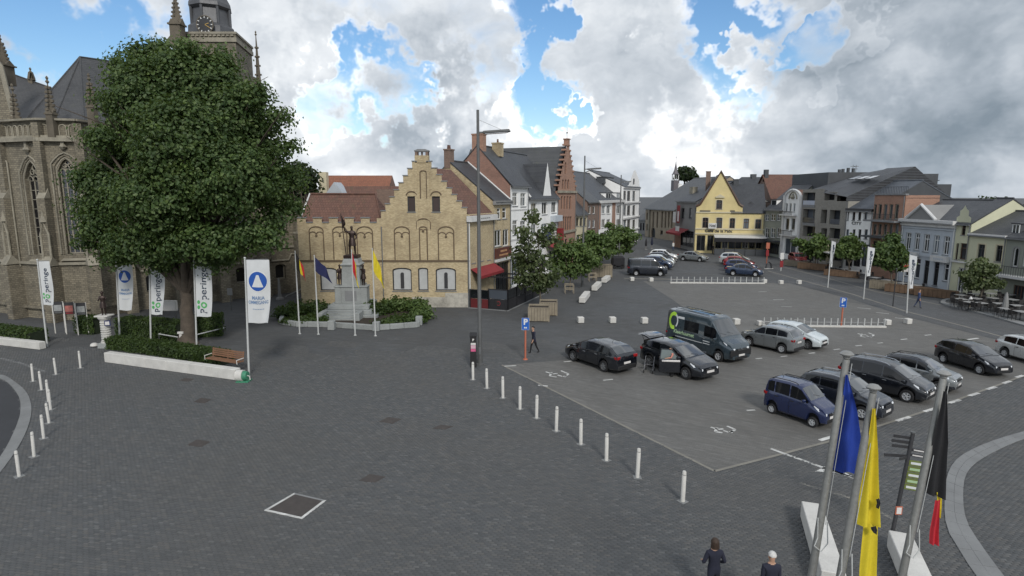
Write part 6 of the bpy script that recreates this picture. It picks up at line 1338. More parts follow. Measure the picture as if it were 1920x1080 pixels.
def statue(name, loc, rz, h, parent, **k):
    me, reg, ct, info = figure_mesh(h, hands=False, girth=1.18, **k); me.materials.clear(); me.materials.append(m_bronze); o = link(name, me, parent); o.location = loc; o.rotation_euler = (0, 0, rz)
    c = info['head']; s = info['s']; MB().lathe([(.10, 0), (.125, .03), (.11, .09), (.02, .16)], c + V3(0, 0, .02), 10).build('helmet', m_bronze, o, smooth=60)
    p = info['pel']                                     # long coat skirts
    MB().lathe([(.15 * s, .12 * s), (.20 * s, -.02 * s), (.25 * s, -.36 * s), (.22 * s, -.37 * s)], p, 14).build('coat_skirt', m_bronze, o, smooth=60)
    return o, info
zs = mz(478.5); MB().obox((cx, .15, (zD + zs) / 2 + .02), .62, .6, (zs - zD) / 2 + .02, bev=.04).build('statue_base', m_bronze, MON)
o, info = statue('standard_bearer', V3(cx + .05, .15, zs + .02), R(8), 2.45, MON, arms=[(V3(.75, -.3, .35), V3(-.2, -.3, 1)), (V3(.35, .1, -1), V3(-.2, -.5, -.6))], legs=[(V3(.15, -.12, -1), V3(0, .05, -1)), (V3(.12, .18, -1), V3(0, .25, -1))])
pb, pt = V3(cx - .38, -.35, zs + .1), V3(mx(644), .1, mz(400)); MB().cyl(pb, pt, .045, .03, 8).build('flag_staff', m_bronze, MON)
def fl(u, v): q = pt.lerp(pb, .04 + v * .30); w = (1 - abs(v - .15)) * u * .62; return q + V3(w * .62, .12 * math.sin(u * 6 + v * 3), -w * .95)
MB().grid(fl, 8, 8).build('bronze_flag', m_bronze, MON, smooth=60)
statue('figure_with_raised_hand', V3(cx - 1.02, -.3, zC + .11), R(25), 1.72, MON, arms=[(V3(.25, -.3, -.9), V3(-.5, -.6, .5)), (V3(.3, -.6, .2), V3(0, -.3, 1))])
statue('figure_saluting', V3(cx + 1.02, -.3, zC + .11), R(-25), 1.72, MON, arms=[(V3(.6, -.4, .2), V3(.2, -.2, 1)), (V3(.25, -.2, -.95), V3(-.4, -.7, 0))])
# kerbed bed round it, walls of single blocks
BED = [(527, 607), (556, 612), (622, 613), (622, 622), (640, 627), (700, 627), (704, 619), (783, 613), (787, 604), (800, 590), (770, 578), (560, 578), (533, 592)]
bed = thing('planted_bed', 'many-sided planted bed with low stone edging round the monument', 'flower bed', G(527, 607)); bo = bed.location.copy()
BP = [G(*p) for p in BED if p not in ((640, 627), (700, 627), (622, 622))]; BPp = [G(*p) for p in BED]
MB().prism([tuple((p - bo).xy) for p in BP], -.05, .22).build('soil', mat('soil', (.035, .026, .018), .95, .4, 2, 30, .6), bed)
for a, b in zip(BP, BP[1:] + BP[:1]):
    d = b - a; L_ = d.length; n = max(1, round(L_ / 1.1)); dd = d.normalized(); 
    if abs(a.x - G(622, 613).x) < .3 and L_ > 3 and a.y < 46.5: pass
    for k in range(n):
        c = a + d * ((k + .5) / n) - bo; MB().obox((c.x, c.y, .2), L_ / n / 2 - .008, .16, .21 + random.uniform(-.006, .006), math.atan2(dd.y, dd.x), bev=.025).build('edging_stone', m_ped, bed)
for px, py in ((622, 618), (706, 620), (786, 609)): c = G(px, py) - bo; MB().obox((c.x, c.y, .36), .26, .26, .36, bev=.03).build('edging_post', m_ped, bed)
for i, (px, py, rx, rz_, n) in enumerate(((548, 598, 1.3, 1.1, 1400), (575, 590, 1.6, 1.3, 1800), (604, 592, 1.4, 1.2, 1500), (590, 606, 1.4, .6, 1100), (560, 607, 1.2, .5, 900), (712, 592, 1.5, 1.3, 1700), (742, 588, 1.8, 1.4, 2000), (772, 590, 1.7, 1.4, 1900), (788, 600, 1.0, 1.1, 1000), (720, 610, 1.3, .6, 1000), (750, 608, 1.4, .6, 1000), (772, 606, 1.2, .7, 900))):
    side = 'left' if px < 650 else 'right'
    what = ['green shrub at the bed corner nearest the church', 'broad green shrub behind the blue flag', 'green shrub directly beside the monument on the church side', 'low dark ground shrub in front of the bed beside the blue flag', 'low dark ground shrub at the front corner towards the church', 'green shrub directly beside the monument behind the yellow flag', 'broad bright green shrub in the middle of the bed behind the yellow flag', 'large bright green shrub at the far end of the bed by the gable house', 'small pale shrub at the outer corner of the bed by the square', 'low flowering shrub in front of the monument beside the yellow flag', 'low dark shrub along the front edging towards the square', 'low green shrub at the front corner post of the bed'][i]
    shrub(what, px, py, rx, rz_, n, m_leaf2 if px > 735 and rz_ > 1 else m_hedge)
# ================================================================ vehicles
def carglass():
    t = NT('car glass'); d = t.noise(2.2, 4, .6); return t.fin(t.mix(d, (.010, .013, .016), (.030, .036, .040)), t.rng(d, .3, .7, .02, .10), **{'Specular IOR Level': .9, 'Coat Weight': 1.0, 'Coat IOR': 1.7, 'Coat Roughness': .03})
m_tyre = mat('tyre rubber', (.012, .012, .013), .85, .3, 6, 40, .2); m_rim = mat('alloy rim', (.46, .47, .48), .4, .15, 6, 40, 0, .25); m_rimd = mat('dark alloy rim', (.17, .175, .18), .4, .2, 6, 40, 0, .3)
m_cglass = carglass(); m_sglass = glass('car side glass', (.006, .007, .009), .05, .2); m_trim = mat('black plastic trim', (.014, .014, .015), .6, .2, 4, 60, .1); m_chrome = mat('chrome', (.55, .56, .57), .18, .05, 4, 30, 0, 1.0)
m_lamp = mat('headlamp lens', (.72, .75, .78), .15, .2, 9, 30, 0, .0); m_tail = mat('tail lamp lens', (.26, .008, .010), .2, .2, 8, 30, 0); m_plate = mat('number plate', (.62, .60, .58), .5, .1, 8, 60, 0); m_under = mat('underbody', (.006, .006, .006), .9)
def interp(pts, x): return float(np.interp(x, [p[0] for p in pts], [p[1] for p in pts]))
TYPES = dict(   # top line (x, z) from tail to nose, wheelbase, width, belt (x, z), tyre radius
    hatch=dict(top=[(-2.08, .62), (-2.05, .98), (-1.98, 1.08), (-1.62, 1.38), (-1.3, 1.45), (-.4, 1.50), (.1, 1.46), (.35, 1.39), (1.22, 1.0), (1.5, .93), (1.95, .80), (2.12, .68), (2.16, .50)], wb=2.6, w=.89, belt=[(-2.1, .98), (-1.2, .98), (.6, .90), (1.2, .86), (2.2, .60)], r=.32, scr=(.33, 1.20), rear=(-2.0, -1.55), sides=((-1.45, -.62), (-.55, .22), (.28, 1.0)), doors=((-.62, .22), (.26, 1.12)), tum=.30),
    estate=dict(top=[(-2.36, .60), (-2.33, .95), (-2.26, 1.04), (-1.72, 1.36), (-1.2, 1.43), (-.3, 1.46), (.2, 1.42), (.45, 1.35), (1.38, .98), (1.6, .93), (2.05, .82), (2.26, .68), (2.3, .48)], wb=2.68, w=.91, belt=[(-2.4, 1.0), (-1.2, .97), (.6, .89), (1.4, .84), (2.3, .58)], r=.33, scr=(.42, 1.36), rear=(-2.24, -1.66), sides=((-1.7, -.95), (-.88, .08), (.15, 1.1)), doors=((-.9, .08), (.12, 1.15)), tum=.30),
    suv=dict(top=[(-2.18, .70), (-2.16, 1.02), (-2.08, 1.14), (-1.74, 1.52), (-1.4, 1.61), (-.4, 1.66), (.2, 1.62), (.42, 1.55), (1.18, 1.12), (1.4, 1.06), (1.95, .96), (2.12, .84), (2.18, .55)], wb=2.65, w=.92, belt=[(-2.2, 1.12), (-1.2, 1.10), (.6, 1.03), (1.2, .98), (2.2, .74)], r=.35, scr=(.40, 1.16), rear=(-2.08, -1.68), sides=((-1.66, -.92), (-.86, .02), (.08, .95)), doors=((-.88, .02), (.06, 1.05)), tum=.27),
    mpv=dict(top=[(-2.22, .62), (-2.2, 1.0), (-2.12, 1.2), (-1.86, 1.54), (-1.5, 1.62), (-.4, 1.66), (.3, 1.60), (.62, 1.50), (1.55, 1.03), (1.7, .98), (2.05, .86), (2.2, .72), (2.26, .50)], wb=2.78, w=.92, belt=[(-2.2, 1.08), (-1.0, 1.02), (.6, .94), (1.5, .88), (2.3, .62)], r=.34, scr=(.58, 1.5), rear=(-2.14, -1.8), sides=((-1.8, -.98), (-.9, .06), (.14, 1.2)), doors=((-.92, .06), (.1, 1.2)), tum=.26),
    micro=dict(top=[(-1.72, .60), (-1.70, .98), (-1.66, 1.22), (-1.56, 1.52), (-1.3, 1.62), (-.3, 1.66), (.2, 1.63), (.42, 1.55), (1.02, 1.06), (1.2, 1.0), (1.6, .86), (1.76, .70), (1.80, .48)], wb=2.36, w=.80, belt=[(-1.75, 1.0), (-.5, 1.0), (.6, .96), (1.0, .92), (1.8, .62)], r=.28, scr=(.40, 1.0), rear=(-1.67, -1.52), sides=((-1.5, -1.12), (-1.05, -.22), (-.15, .88)), doors=((-1.05, -.2), (-.16, .92)), tum=.16),
    sedan=dict(top=[(-2.32, .60), (-2.3, .92), (-2.2, .98), (-1.55, 1.03), (-1.0, 1.33), (-.6, 1.40), (0, 1.42), (.35, 1.36), (1.2, .96), (1.5, .90), (2.0, .78), (2.2, .66), (2.26, .48)], wb=2.72, w=.89, belt=[(-2.3, .92), (-1.0, .93), (.6, .87), (1.2, .83), (2.3, .58)], r=.32, scr=(.33, 1.18), rear=(-1.5, -.98), sides=((-1.15, -.78), (-.72, .08), (.15, 1.0)), doors=((-.75, .08), (.12, 1.1)), tum=.32),
    van=dict(top=[(-2.62, .60), (-2.6, 1.6), (-2.58, 1.92), (-2.5, 1.98), (-1, 2.0), (.7, 1.98), (.98, 1.88), (1.72, 1.22), (1.95, 1.14), (2.3, 1.0), (2.42, .8), (2.45, .5)], wb=3.1, w=.97, belt=[(-2.7, 1.15), (0, 1.15), (1.2, 1.1), (1.8, 1.02), (2.5, .75)], r=.34, scr=(.96, 1.7), rear=(-2.592, -2.575), sides=((-2.3, -1.0), (-.9, .2), (.35, 1.35)), doors=((-1.1, .2), (.32, 1.4)), tum=.13))
def car(label, kind, body, f_px, r_px=None, head=None, scale=None, side=-1, cat='car', roof=None, rim=None, rails=False, clad=False, badge=None, group='parked cars', name='parked_car', skip=(), chrome=False, front=True, detail=True, z=0.0, wins=None, zs=1.13):
    """f_px: pixel where the near front wheel meets the ground; side: which flank faces us (-1 its right, +1 its left)"""
    T = TYPES[kind]; wb, w0, r = T['wb'], T['w'], T['r']; F_ = G(*f_px)
    if head is None: Rr = G(*r_px); d = (F_ - Rr); sc = scale or d.length / wb; d.normalize()
    else: d = Vector((*head, 0)).normalized(); sc = scale or .92
    left = Vector((-d.y, d.x, 0)); c = F_ - d * (wb / 2 * sc) - left * (side * (w0 - .10) * sc)
    root = thing(name, label, cat, c, math.atan2(d.y, d.x), group); root.scale = (sc, sc, sc * zs); top, belt = T['top'], T['belt']; tum = T['tum']
    x0, x1 = top[0][0], top[-1][0]; fx, rx = wb / 2, -wb / 2; ra = r + .055; sill = .20
    def zb(x):
        z_ = sill + max(0, (abs(x - (x0 + x1) / 2) - (x1 - x0) / 2 + .5)) * .14
        for xw in (fx, rx):
            q = abs(x - xw)
            if q < ra: z_ = max(z_, r + math.sqrt(ra * ra - q * q) * 1.0)
        return z_
    def hw(x):
        e1 = (x1 - x) / (x1 - x0); f1, f2 = (x1 - x), (x - x0)
        return w0 * (1 - .20 * max(0, 1 - f1 / .75) ** 2.2 - .05 * max(0, 1 - f1 / 1.6)) * (1 - .13 * max(0, 1 - f2 / .5) ** 2)
    def ring(x):
        w, zt, zbl = hw(x), interp(top, x), interp(belt, x); zo = min(zb(x), zt - .12); zl = min(zbl, zt - .035); zl = max(zl, zo + .06); h = zt - zl; t = tum if h > .2 else tum * h / .2
        m_ = w * .94; q = max(.2, m_ - t * h)
        return [(0, zo), (w * .86, zo), (w * .965, zo + (zl - zo) * .10), (w * .995, zo + (zl - zo) * .38), (w * 1.0, zo + (zl - zo) * .62), (w * .985, zl - (zl - zo) * .12), (w * .955, zl), (m_ - t * h * .08, zl + h * .08), (m_ - t * h * .5, zl + h * .5), (m_ - t * h * .86, zl + h * .87), (q * .93, zl + h * .965), (q * .6, zt - .0), (0, zt + .018)]
    xs = sorted(set([round(v, 3) for v in np.linspace(x0, x1, 46)] + [p[0] for p in top] + [round(xw + ra * q, 3) for xw in (fx, rx) for q in (-1.02, -.99, -.92, -.8, -.62, -.4, -.2, 0, .2, .4, .62, .8, .92, .99, 1.02)]))
    xs = [xs[0]] + [b for a, b in zip(xs[:-1], xs[1:]) if b - a > .012]
    if xs[-1] < x1 - .001: xs[-1] = x1
    mb = MB(); n = 13; vs = []
    for x in xs:
        rg = ring(x); vs += [(x, -y, z_) for y, z_ in rg] + [(x, y, z_) for y, z_ in rg[::-1][1:]]
    m2 = 2 * n - 1
    for i in range(len(xs) - 1):
        for k in range(m2 - 1): mb.f.append((i * m2 + k, (i + 1) * m2 + k, (i + 1) * m2 + k + 1, i * m2 + k + 1)); mb.mi.append(1 if (roof and 8 <= k <= m2 - 10 and interp(top, xs[i]) - interp(belt, xs[i]) > .42) or (clad and k in (0, 1, 2, m2 - 4, m2 - 3, m2 - 2)) else 0)
    mb.f.append(tuple(range(m2 - 1))); mb.mi.append(0); mb.f.append(tuple((len(xs) - 1) * m2 + k for k in range(m2 - 2, -1, -1))); mb.mi.append(0); mb.v = vs
    b = mb.build('body', [body, roof or m_trim], root, smooth=38)
    def topz(x, y): rg = ring(x)[7:]; rg = rg[::-1]; return float(np.interp(abs(y), [p[0] for p in rg], [p[1] for p in rg]))
    def sidey(x, z_): rg = ring(x); return float(np.interp(z_, [p[1] for p in rg[1:11]], [p[0] for p in rg[1:11]]))
    def surf_top(name_, xa, xb, fr, m_, off=.012, nu=10, nv=8):
        def fn(u, v):
            x = xa + (xb - xa) * v; rg = ring(x); wy = rg[9][0] * fr; y = (u * 2 - 1) * wy; k = .6
            dz = (topz(min(x + .05, x1), y) - topz(max(x - .05, x0), y)) / .1; L_ = math.hypot(1, dz); return Vector((x - dz / L_ * off, y, topz(x, y) + off / L_))
        return MB().grid(fn, nu, nv).build(name_, m_, root, smooth=60)
    surf_top('windscreen', T['scr'][1] - .03, T['scr'][0] + .03, .93, m_cglass)
    surf_top('rear_window', T['rear'][0] + .02, T['rear'][1] + .06, .86, m_cglass, .014)
    for xa, xb in (wins or T['sides']):
        for sd in (-1, 1):
            def fn(u, v, xa=xa, xb=xb, sd=sd):
                x = xa + (xb - xa) * u; zl = interp(belt, x) + .045; zh = max(zl + .01, min(interp(top, x) - .115, zl + .62)); z_ = zl + (zh - zl) * v; return Vector((x, sd * (sidey(x, z_) + .009), z_))
            g = MB().grid(fn, 10, 4)
            if sd == 1: g.f = [f[::-1] for f in g.f]
            g.build('side_window', m_sglass, root, smooth=60)
    if 'doors' not in skip:
        for xa, xb in T['doors']:
            for sd in (-1, 1):
                def fn(u, v, xa=xa, xb=xb, sd=sd): x = xa + .012 + (xb - xa - .024) * u; lo = max(sill + .10, zb(x) + .03); z_ = lo + (interp(belt, x) - .02 - lo) * v; return Vector((x, sd * (sidey(x, z_) + .006), z_))
                g = MB().grid(fn, 10, 6)
                if sd == 1: g.f = [f[::-1] for f in g.f]
                dr = g.build('door', body, root, smooth=60); xh = xa + .16; zh = interp(belt, xh) - .10
                MB().obox((xh, sd * (sidey(xh, zh) + .022), zh), .10, .014, .017, bev=.006).build('handle', m_trim if not chrome else m_chrome, dr)
                MB().tube([(xa, sd * (sidey(xa, z_) + .002), z_) for z_ in np.linspace(max(sill + .1, zb(xa) + .02), interp(belt, xa) - .01, 6)], .006, 4).build('seam', m_under, dr)
    MB().box(x0 + .25, x1 - .3, -w0 + .24, w0 - .24, .16, r + .32).build('underbody', m_under, root)
    for xw in (fx, rx):
        for sd in (-1, 1):
            wl = link('wheel', None, root); wl.location = (xw, sd * (w0 - .115), r / zs); wl.rotation_euler = (math.pi / 2 * -sd, 0, 0); wl.scale = (1, 1 / zs, 1)
            key = ('tyre', round(r, 2))
            if key not in CACHE:
                CACHE[key] = MB().lathe([(r * .64, -.10), (r * .93, -.105), (r, -.07), (r, .07), (r * .93, .105), (r * .64, .10)], n=26, cap=False).build('tyre', m_tyre, None, smooth=40); tmp = CACHE[key]; CACHE[key] = tmp.data; bpy.data.objects.remove(tmp)
            link('tyre', CACHE[key], wl); rm = rim or m_rim; key = ('rim', round(r, 2), rm.name)
            if key not in CACHE:
                q = MB().lathe([(r * .66, -.08), (r * .68, .075), (r * .61, .10), (r * .59, .05), (.10, .03), (.05, .03)], n=26)
                for k in range(5): t = 2 * math.pi * k / 5; M_ = Matrix.Rotation(t, 3, 'Z'); q.obox(M_ @ Vector((r * .34, 0, .065)), r * .30, .034, .022, M=M_, bev=.008)
                q.cyl((0, 0, .02), (0, 0, .1), .06, .045, 12); tmp = q.build('rim', rm, None, smooth=40); CACHE[key] = tmp.data; bpy.data.objects.remove(tmp)
            link('rim', CACHE[key], wl); MB_dark = ('hub', round(r, 2))
            if MB_dark not in CACHE: tmp = MB().cyl((0, 0, -.06), (0, 0, .035), r * .58, n=20).build('brake', m_under); CACHE[MB_dark] = tmp.data; bpy.data.objects.remove(tmp)
            link('brake_disc', CACHE[MB_dark], wl)
        if clad or kind in ('suv',):
            for sd in (-1, 1): MB().tube([(xw + ra * math.cos(t), sd * (sidey(xw + ra * math.cos(t) * .98, r + ra * math.sin(t) + .03) + .004), r + ra * math.sin(t)) for t in np.linspace(.0, math.pi, 12)], .03, 5).build('arch_trim', m_trim, root, smooth=60)
    # nose
    zn = interp(top, x1 - .10)
    for sd in (-1, 1):
        xl = x1 - .30; zl = interp(top, xl) - .13; yl = hw(xl) * .86
        def fn(u, v, sd=sd):
            x = x1 - .62 + .54 * u; zt = interp(top, x) - .045 - .05 * u; z_ = zt - .15 * (.35 + .65 * u) * (1 - v); return Vector((x + .012, sd * (sidey(x, z_) + .012) * (1 - .10 * u * u), z_))
        g = MB().grid(fn, 8, 3)
        if sd == 1: g.f = [f[::-1] for f in g.f]
        g.build('headlight', m_lamp, root, smooth=60)
        MB().obox((x1 - .10, sd * hw(x1) * .72, zn - .12), .06, .13, .055, sd * R(-24), bev=.02).build('headlight', m_lamp, root)
        xt = x0 + .10; zt = min(interp(belt, xt) - .1, .96)
        MB().obox((x0 + .035, sd * hw(x0 + .03) * .80, zt), .045, .16, .075, sd * R(18), bev=.02).build('taillight', m_tail, root)
        MB().obox((x0 + .16, sd * (sidey(x0 + .16, zt) - .005), zt), .12, .016, .06, bev=.006).build('taillight', m_tail, root)
        xm = T['scr'][1] - .28; zm = interp(belt, xm) + .12; mr = MB().obox((xm, sd * (w0 + .09), zm), .075, .10, .065, bev=.03).build('mirror', body, root); MB().obox((xm - .078, sd * (w0 + .09), zm), .006, .08, .05).build('mirror_glass', m_chrome, mr)
    MB().obox((x1 + .002, 0, zn - .14), .02, hw(x1) * .52, .055, bev=.012).build('grille', m_trim, root); MB().obox((x1 - .012, 0, .34), .03, hw(x1) * .74, .085, bev=.02).build('lower_grille', m_trim, root)
    MB().obox((x1 + .025, 0, .50), .008, .26, .056).build('number_plate', m_plate, root); MB().obox((x0 - .012, 0, .80 if kind not in ('estate', 'hatch') else .60), .010, .26, .056).build('number_plate', m_plate, root)
    MB().obox((x0 + .02, 0, .36), .045, hw(x0) * .92, .12, bev=.03).build('rear_bumper_trim', m_trim, root)
    if chrome:
        for k in (-.03, .03): MB().obox((x1 + .022, 0, zn - .14 + k), .008, hw(x1) * .50, .010).build('chrome_bar', m_chrome, root)
        for sd in (-1, 1): MB().tube([(x, sd * (sidey(x, interp(belt, x) + .025) + .01), interp(belt, x) + .025) for x in np.linspace(T['sides'][0][0], T['sides'][-1][1], 10)], .011, 4).build('chrome_strip', m_chrome, root)
    if rails:
        for sd in (-1, 1): MB().tube([(x, sd * (ring(x)[10][0] * .93), topz(x, ring(x)[10][0] * .93) + (.05 if 0 < k < 9 else .0)) for k, x in enumerate(np.linspace(T['rear'][1] + .12, T['scr'][0] - .2, 10))], .018, 5).build('roof_rail', m_chrome if chrome else m_trim, root, smooth=60)
    if badge == 'ring':
        q = Vector((x1 + .018, 0, zn - .10)); MB().tube([q + Vector((0, math.cos(t) * .055, math.sin(t) * .055)) for t in np.linspace(0, 2 * math.pi, 17)], .007, 5).tube([q + Vector((0, -.035, .035)), q + Vector((0, -.012, -.03)), q, q + Vector((0, .012, -.03)), q + Vector((0, .035, .035))], .006, 4).build('badge', m_chrome, root)
    elif badge == 'diamond':
        q = Vector((x1 + .03, 0, zn - .12)); MB().tube([q + Vector((0, a, c_)) for a, c_ in ((0, .075), (.048, 0), (0, -.075), (-.048, 0), (0, .075))], .013, 5).build('badge', m_chrome, root)
    elif badge: MB().cyl((x1 + .01, 0, zn - .12), (x1 + .035, 0, zn - .12), .05, n=14).build('badge', m_chrome, root)
    ax = (T['rear'][1] + T['scr'][0]) / 2 - .5; MB().cyl((ax, 0, topz(ax, 0)), (ax - .12, 0, topz(ax, 0) + .12), .012, .006, 6).build('aerial', m_trim, root)
    for sd in (-.35, .25): xs_ = T['scr'][1] - .06; MB().tube([(xs_ - .02, sd, topz(xs_ - .02, sd) + .022), (xs_ - .12, sd - .42, topz(xs_ - .12, abs(sd - .42)) + .028)], .009, 4).build('wiper', m_trim, root)
    root['_c'] = 0; del root['_c']
    return root, dict(T=T, ring=ring, sidey=sidey, topz=topz, body=body, x0=x0, x1=x1, top=top, belt=belt, hw=hw, d=d, sc=sc, c=c)
CACHE = {}
c_black = paint('black car paint', (.004, .006, .011)); c_navy = paint('navy car paint', (.008, .018, .075)); c_dgrey = paint('anthracite car paint', (.012, .016, .026)); c_grey = paint('grey car paint', (.20, .215, .22), metal=.4); c_silver = paint('silver car paint', (.52, .54, .54), metal=.4); c_white = paint('white car paint', (.66, .67, .67), metal=0); c_red = paint('red car paint', (.24, .018, .022)); c_blue = paint('dark blue car paint', (.018, .034, .075)); c_mint = paint('pale blue car paint', (.55, .60, .61), metal=.2); c_slate = paint('blue grey van paint', (.034, .052, .066), metal=.2)
hd = (.56, -.83)
car('black estate car seen from behind beside the walking man', 'estate', c_black, (1075, 677), (1127, 695), side=1, rim=m_rimd, chrome=True, rails=False, scale=1.04, zs=1.1)
vw, vi = car('black hatchback with open tailgate and open front door beside the blue grey van', 'hatch', c_black, (1286, 711), (1228, 691), side=-1, rim=m_rimd, badge='ring', scale=1.12, zs=1.06)
car('grey compact car seen from behind beside the pale blue car', 'suv', c_grey, (1404, 649), head=(-.60, .80), scale=.90, side=1, rim=m_rim)
car('pale blue coupe half hidden behind the grey compact car', 'hatch', c_mint, (1513, 655), head=(.62, -.78), scale=.94, side=-1, rim=m_rimd)
car('small dark blue upright car nearest the flagpoles', 'micro', c_navy, (1523, 801), (1447, 775), side=-1, rim=m_rim, rails=True, badge='disc', zs=1.25)
car('dark grey crossover with chrome window line behind the blue flag', 'suv', c_dgrey, (1615, 787), head=(.59, -.81), scale=.93, side=-1, rim=m_rim, rails=True, chrome=True)
car('long black people carrier in the middle of the near row', 'mpv', c_black, (1699, 754), head=(.60, -.80), scale=.95, side=-1, rim=m_rim, rails=True, badge='diamond', chrome=True)
car('silver crossover with dark roof rails and black lower body', 'suv', c_grey, (1758, 735), head=(.62, -.78), scale=.86, side=-1, rim=m_rimd, rails=True, clad=True, roof=c_dgrey)
car('black small hatchback next to the silver car at the right edge', 'hatch', c_black, (1836, 702), (1776, 683), side=-1, rim=m_rim, scale=.93)
car('silver hatchback cut off by the right edge', 'hatch', c_silver, (1955, 690), (1876, 668), side=-1, rim=m_rim, scale=.93)
car('silver dark sedan driving across the far end of the square', 'sedan', c_grey, (1312, 491), (1283, 489), side=-1, scale=1.0, group='far cars', name='far_car')
FG = 'cars parked at the far end'
for lab, kind, pnt, f, rr in (('black van parked nearest in the far left row', 'van', c_dgrey, (1238, 518), (1185, 517)), ('grey blue car next to the black van in the far row', 'suv', c_blue, (1248, 506), (1205, 504)), ('silver green hatchback third in the far left row', 'hatch', c_mint, (1252, 500), (1212, 498)), ('dark car fourth in the far left row', 'hatch', c_dgrey, (1255, 495), (1216, 493)), ('white tall car farthest in the far left row', 'suv', c_white, (1258, 491), (1215, 489)),
        ('dark blue low car nearest in the far right row', 'sedan', c_blue, (1416, 519), (1377, 517)), ('blue car second in the far right row', 'hatch', c_navy, (1407, 511), (1368, 509)), ('red car third in the far right row', 'hatch', c_red, (1402, 504), (1366, 502)), ('silver car farthest in the far right row', 'suv', c_silver, (1393, 498), (1358, 496)), ('red car parked at the terrace near the slim white house', 'hatch', c_red, (1490, 496), (1470, 489))):
    car(lab, kind, pnt, f, rr, side=-1, scale=1.0, group=FG, name='far_car')

# ---- open tailgate, open door and driver of the black hatchback
tg = link('tailgate', None, vw); sgn = -1
def tgf(u, v): y = (u * 2 - 1) * .62; return Vector((-1.55 - .95 * v - .05 * v * v, y * (1 - .06 * v), 1.44 + .34 * v - .26 * v * v + .02 * (1 - (u * 2 - 1) ** 2)))
g = MB().grid(tgf, 10, 8); g2 = MB().grid(lambda u, v: tgf(1 - u, v) - Vector((0, 0, .06)), 10, 8); g.add(g2.v, g2.f); g.build('tailgate_panel', c_black, tg, smooth=60)
MB().grid(lambda u, v: tgf(.12 + .76 * u, .12 + .45 * v) + Vector((0, 0, .012)), 8, 4).build('tailgate_window', m_cglass, tg)
for sd in (-1, 1): MB().tube([(-1.9, sd * .55, 1.0), (-2.2, sd * .55, 1.50)], .014, 6).build('gas_strut', m_trim, tg)
MB().box(-2.02, -1.55, -.6, .6, .72, 1.28).build('boot_interior', m_under, tg)
dr = link('open_door', None, vw); dr.location = (.98, -.88, 0); dr.rotation_euler = (0, 0, R(52))
MB().obox((-.55, -.02, .60), .54, .05, .34, bev=.03).build('door_panel', c_black, dr)
MB().tube([(-1.06, -.01, .93), (-.98, .10, 1.40), (-.45, .09, 1.38), (-.05, .0, .95)], .028, 6).build('window_frame', c_black, dr, smooth=50)
MB().add([(-1.04, 0, .94), (-.08, 0, .95), (-.45, .085, 1.36), (-.96, .095, 1.38)], [(0, 1, 2, 3)]).build('door_glass', glass('pale door glass', (.20, .24, .235), .06, .2), dr)
MB().obox((-.5, -.085, .86), .46, .03, .05, bev=.02).build('door_trim', m_plate, dr)
p = c_ = vi['c']; M_ = Matrix.Rotation(math.atan2(vi['d'].y, vi['d'].x), 4, 'Z'); pos = vi['c'] + (M_ @ Vector((.62, -1.22, 0)))
person('person in salmon top standing at the open door of the black hatchback', pos, math.atan2(vi['d'].y, vi['d'].x) - R(12), (mat('salmon cloth', (.42, .17, .13), .85, .2, 4, 40, .2), m_blk, skin, m_shoe), hair_b, 1.74, arms=[(V3(.4, -.5, -.6), V3(0, -.9, -.1)), (V3(.4, -.6, -.5), V3(0, -.9, 0))], lean=.12)
# walking frame behind the car
wf = thing('walking_frame', 'folding walking frame on wheels at the open tailgate of the black hatchback', 'walker', G(1217, 697), R(-25)); m_tubeg = mat('grey tube', (.30, .30, .31), .4, .1, 4, 30, 0, .6)
for sx in (-1, 1):
    MB().tube([(sx * .26, -.3, .08), (sx * .26, .02, .62), (sx * .26, .12, .88), (sx * .26, .28, .90)], .016, 6).tube([(sx * .26, .32, .08), (sx * .26, .05, .6)], .016, 6).build('side_frame', m_tubeg, wf, smooth=50)
    for y in (-.3, .32): MB().cyl((sx * .26 - .02, y, .09), (sx * .26 + .02, y, .09), .09, n=14).build('wheel', m_tyre, wf)
    MB().tube([(sx * .26, .24, .90), (sx * .26, .36, .90)], .024, 6).build('hand_grip', m_trim, wf)
MB().tube([(-.26, -.1, .42), (.26, .18, .42)], .014, 6).tube([(-.26, .18, .42), (.26, -.1, .42)], .014, 6).build('cross_brace', m_tubeg, wf); MB().obox((0, .03, .6), .22, .13, .015, bev=.008).build('seat', m_trim, wf)

# ---- the large van
VT = dict(top=[(-2.72, .60), (-2.70, 1.7), (-2.68, 2.36), (-2.60, 2.44), (-1, 2.50), (.8, 2.48), (1.10, 2.38), (1.92, 1.42), (2.10, 1.30), (2.55, 1.12), (2.70, .92), (2.76, .5)], wb=3.68, w=1.03, belt=[(-2.8, 1.30), (0, 1.30), (1.3, 1.24), (1.9, 1.16), (2.8, .85)], r=.345, scr=(1.13, 1.92), rear=(-2.69, -2.675), sides=((-1.05, .15), (.62, 1.55)), doors=((-1.05, .25), (.5, 1.62)), tum=.10)
TYPES['bigvan'] = VT
vn, vv = car('large blue grey high roof van with lime green logo and lettering on its side', 'bigvan', c_slate, (1347, 678), head=(.50, -.866), scale=1.03, zs=1.06, side=-1, cat='van', name='delivery_van', rim=m_rim, badge='diamond', chrome=True, rails=False)
m_lime = mat('lime print', (.40, .66, .06), .5, .08, 4, 30, 0); m_pwhite = mat('white print', (.62, .64, .64), .5, .08, 4, 30, 0); m_pgreen = mat('pale green print', (.36, .50, .30), .5, .08, 4, 30, 0)
def vside(x, z_): return Vector((x, -(vv['sidey'](x, z_) + .012), z_))
lg = link('side_logo', None, vn)
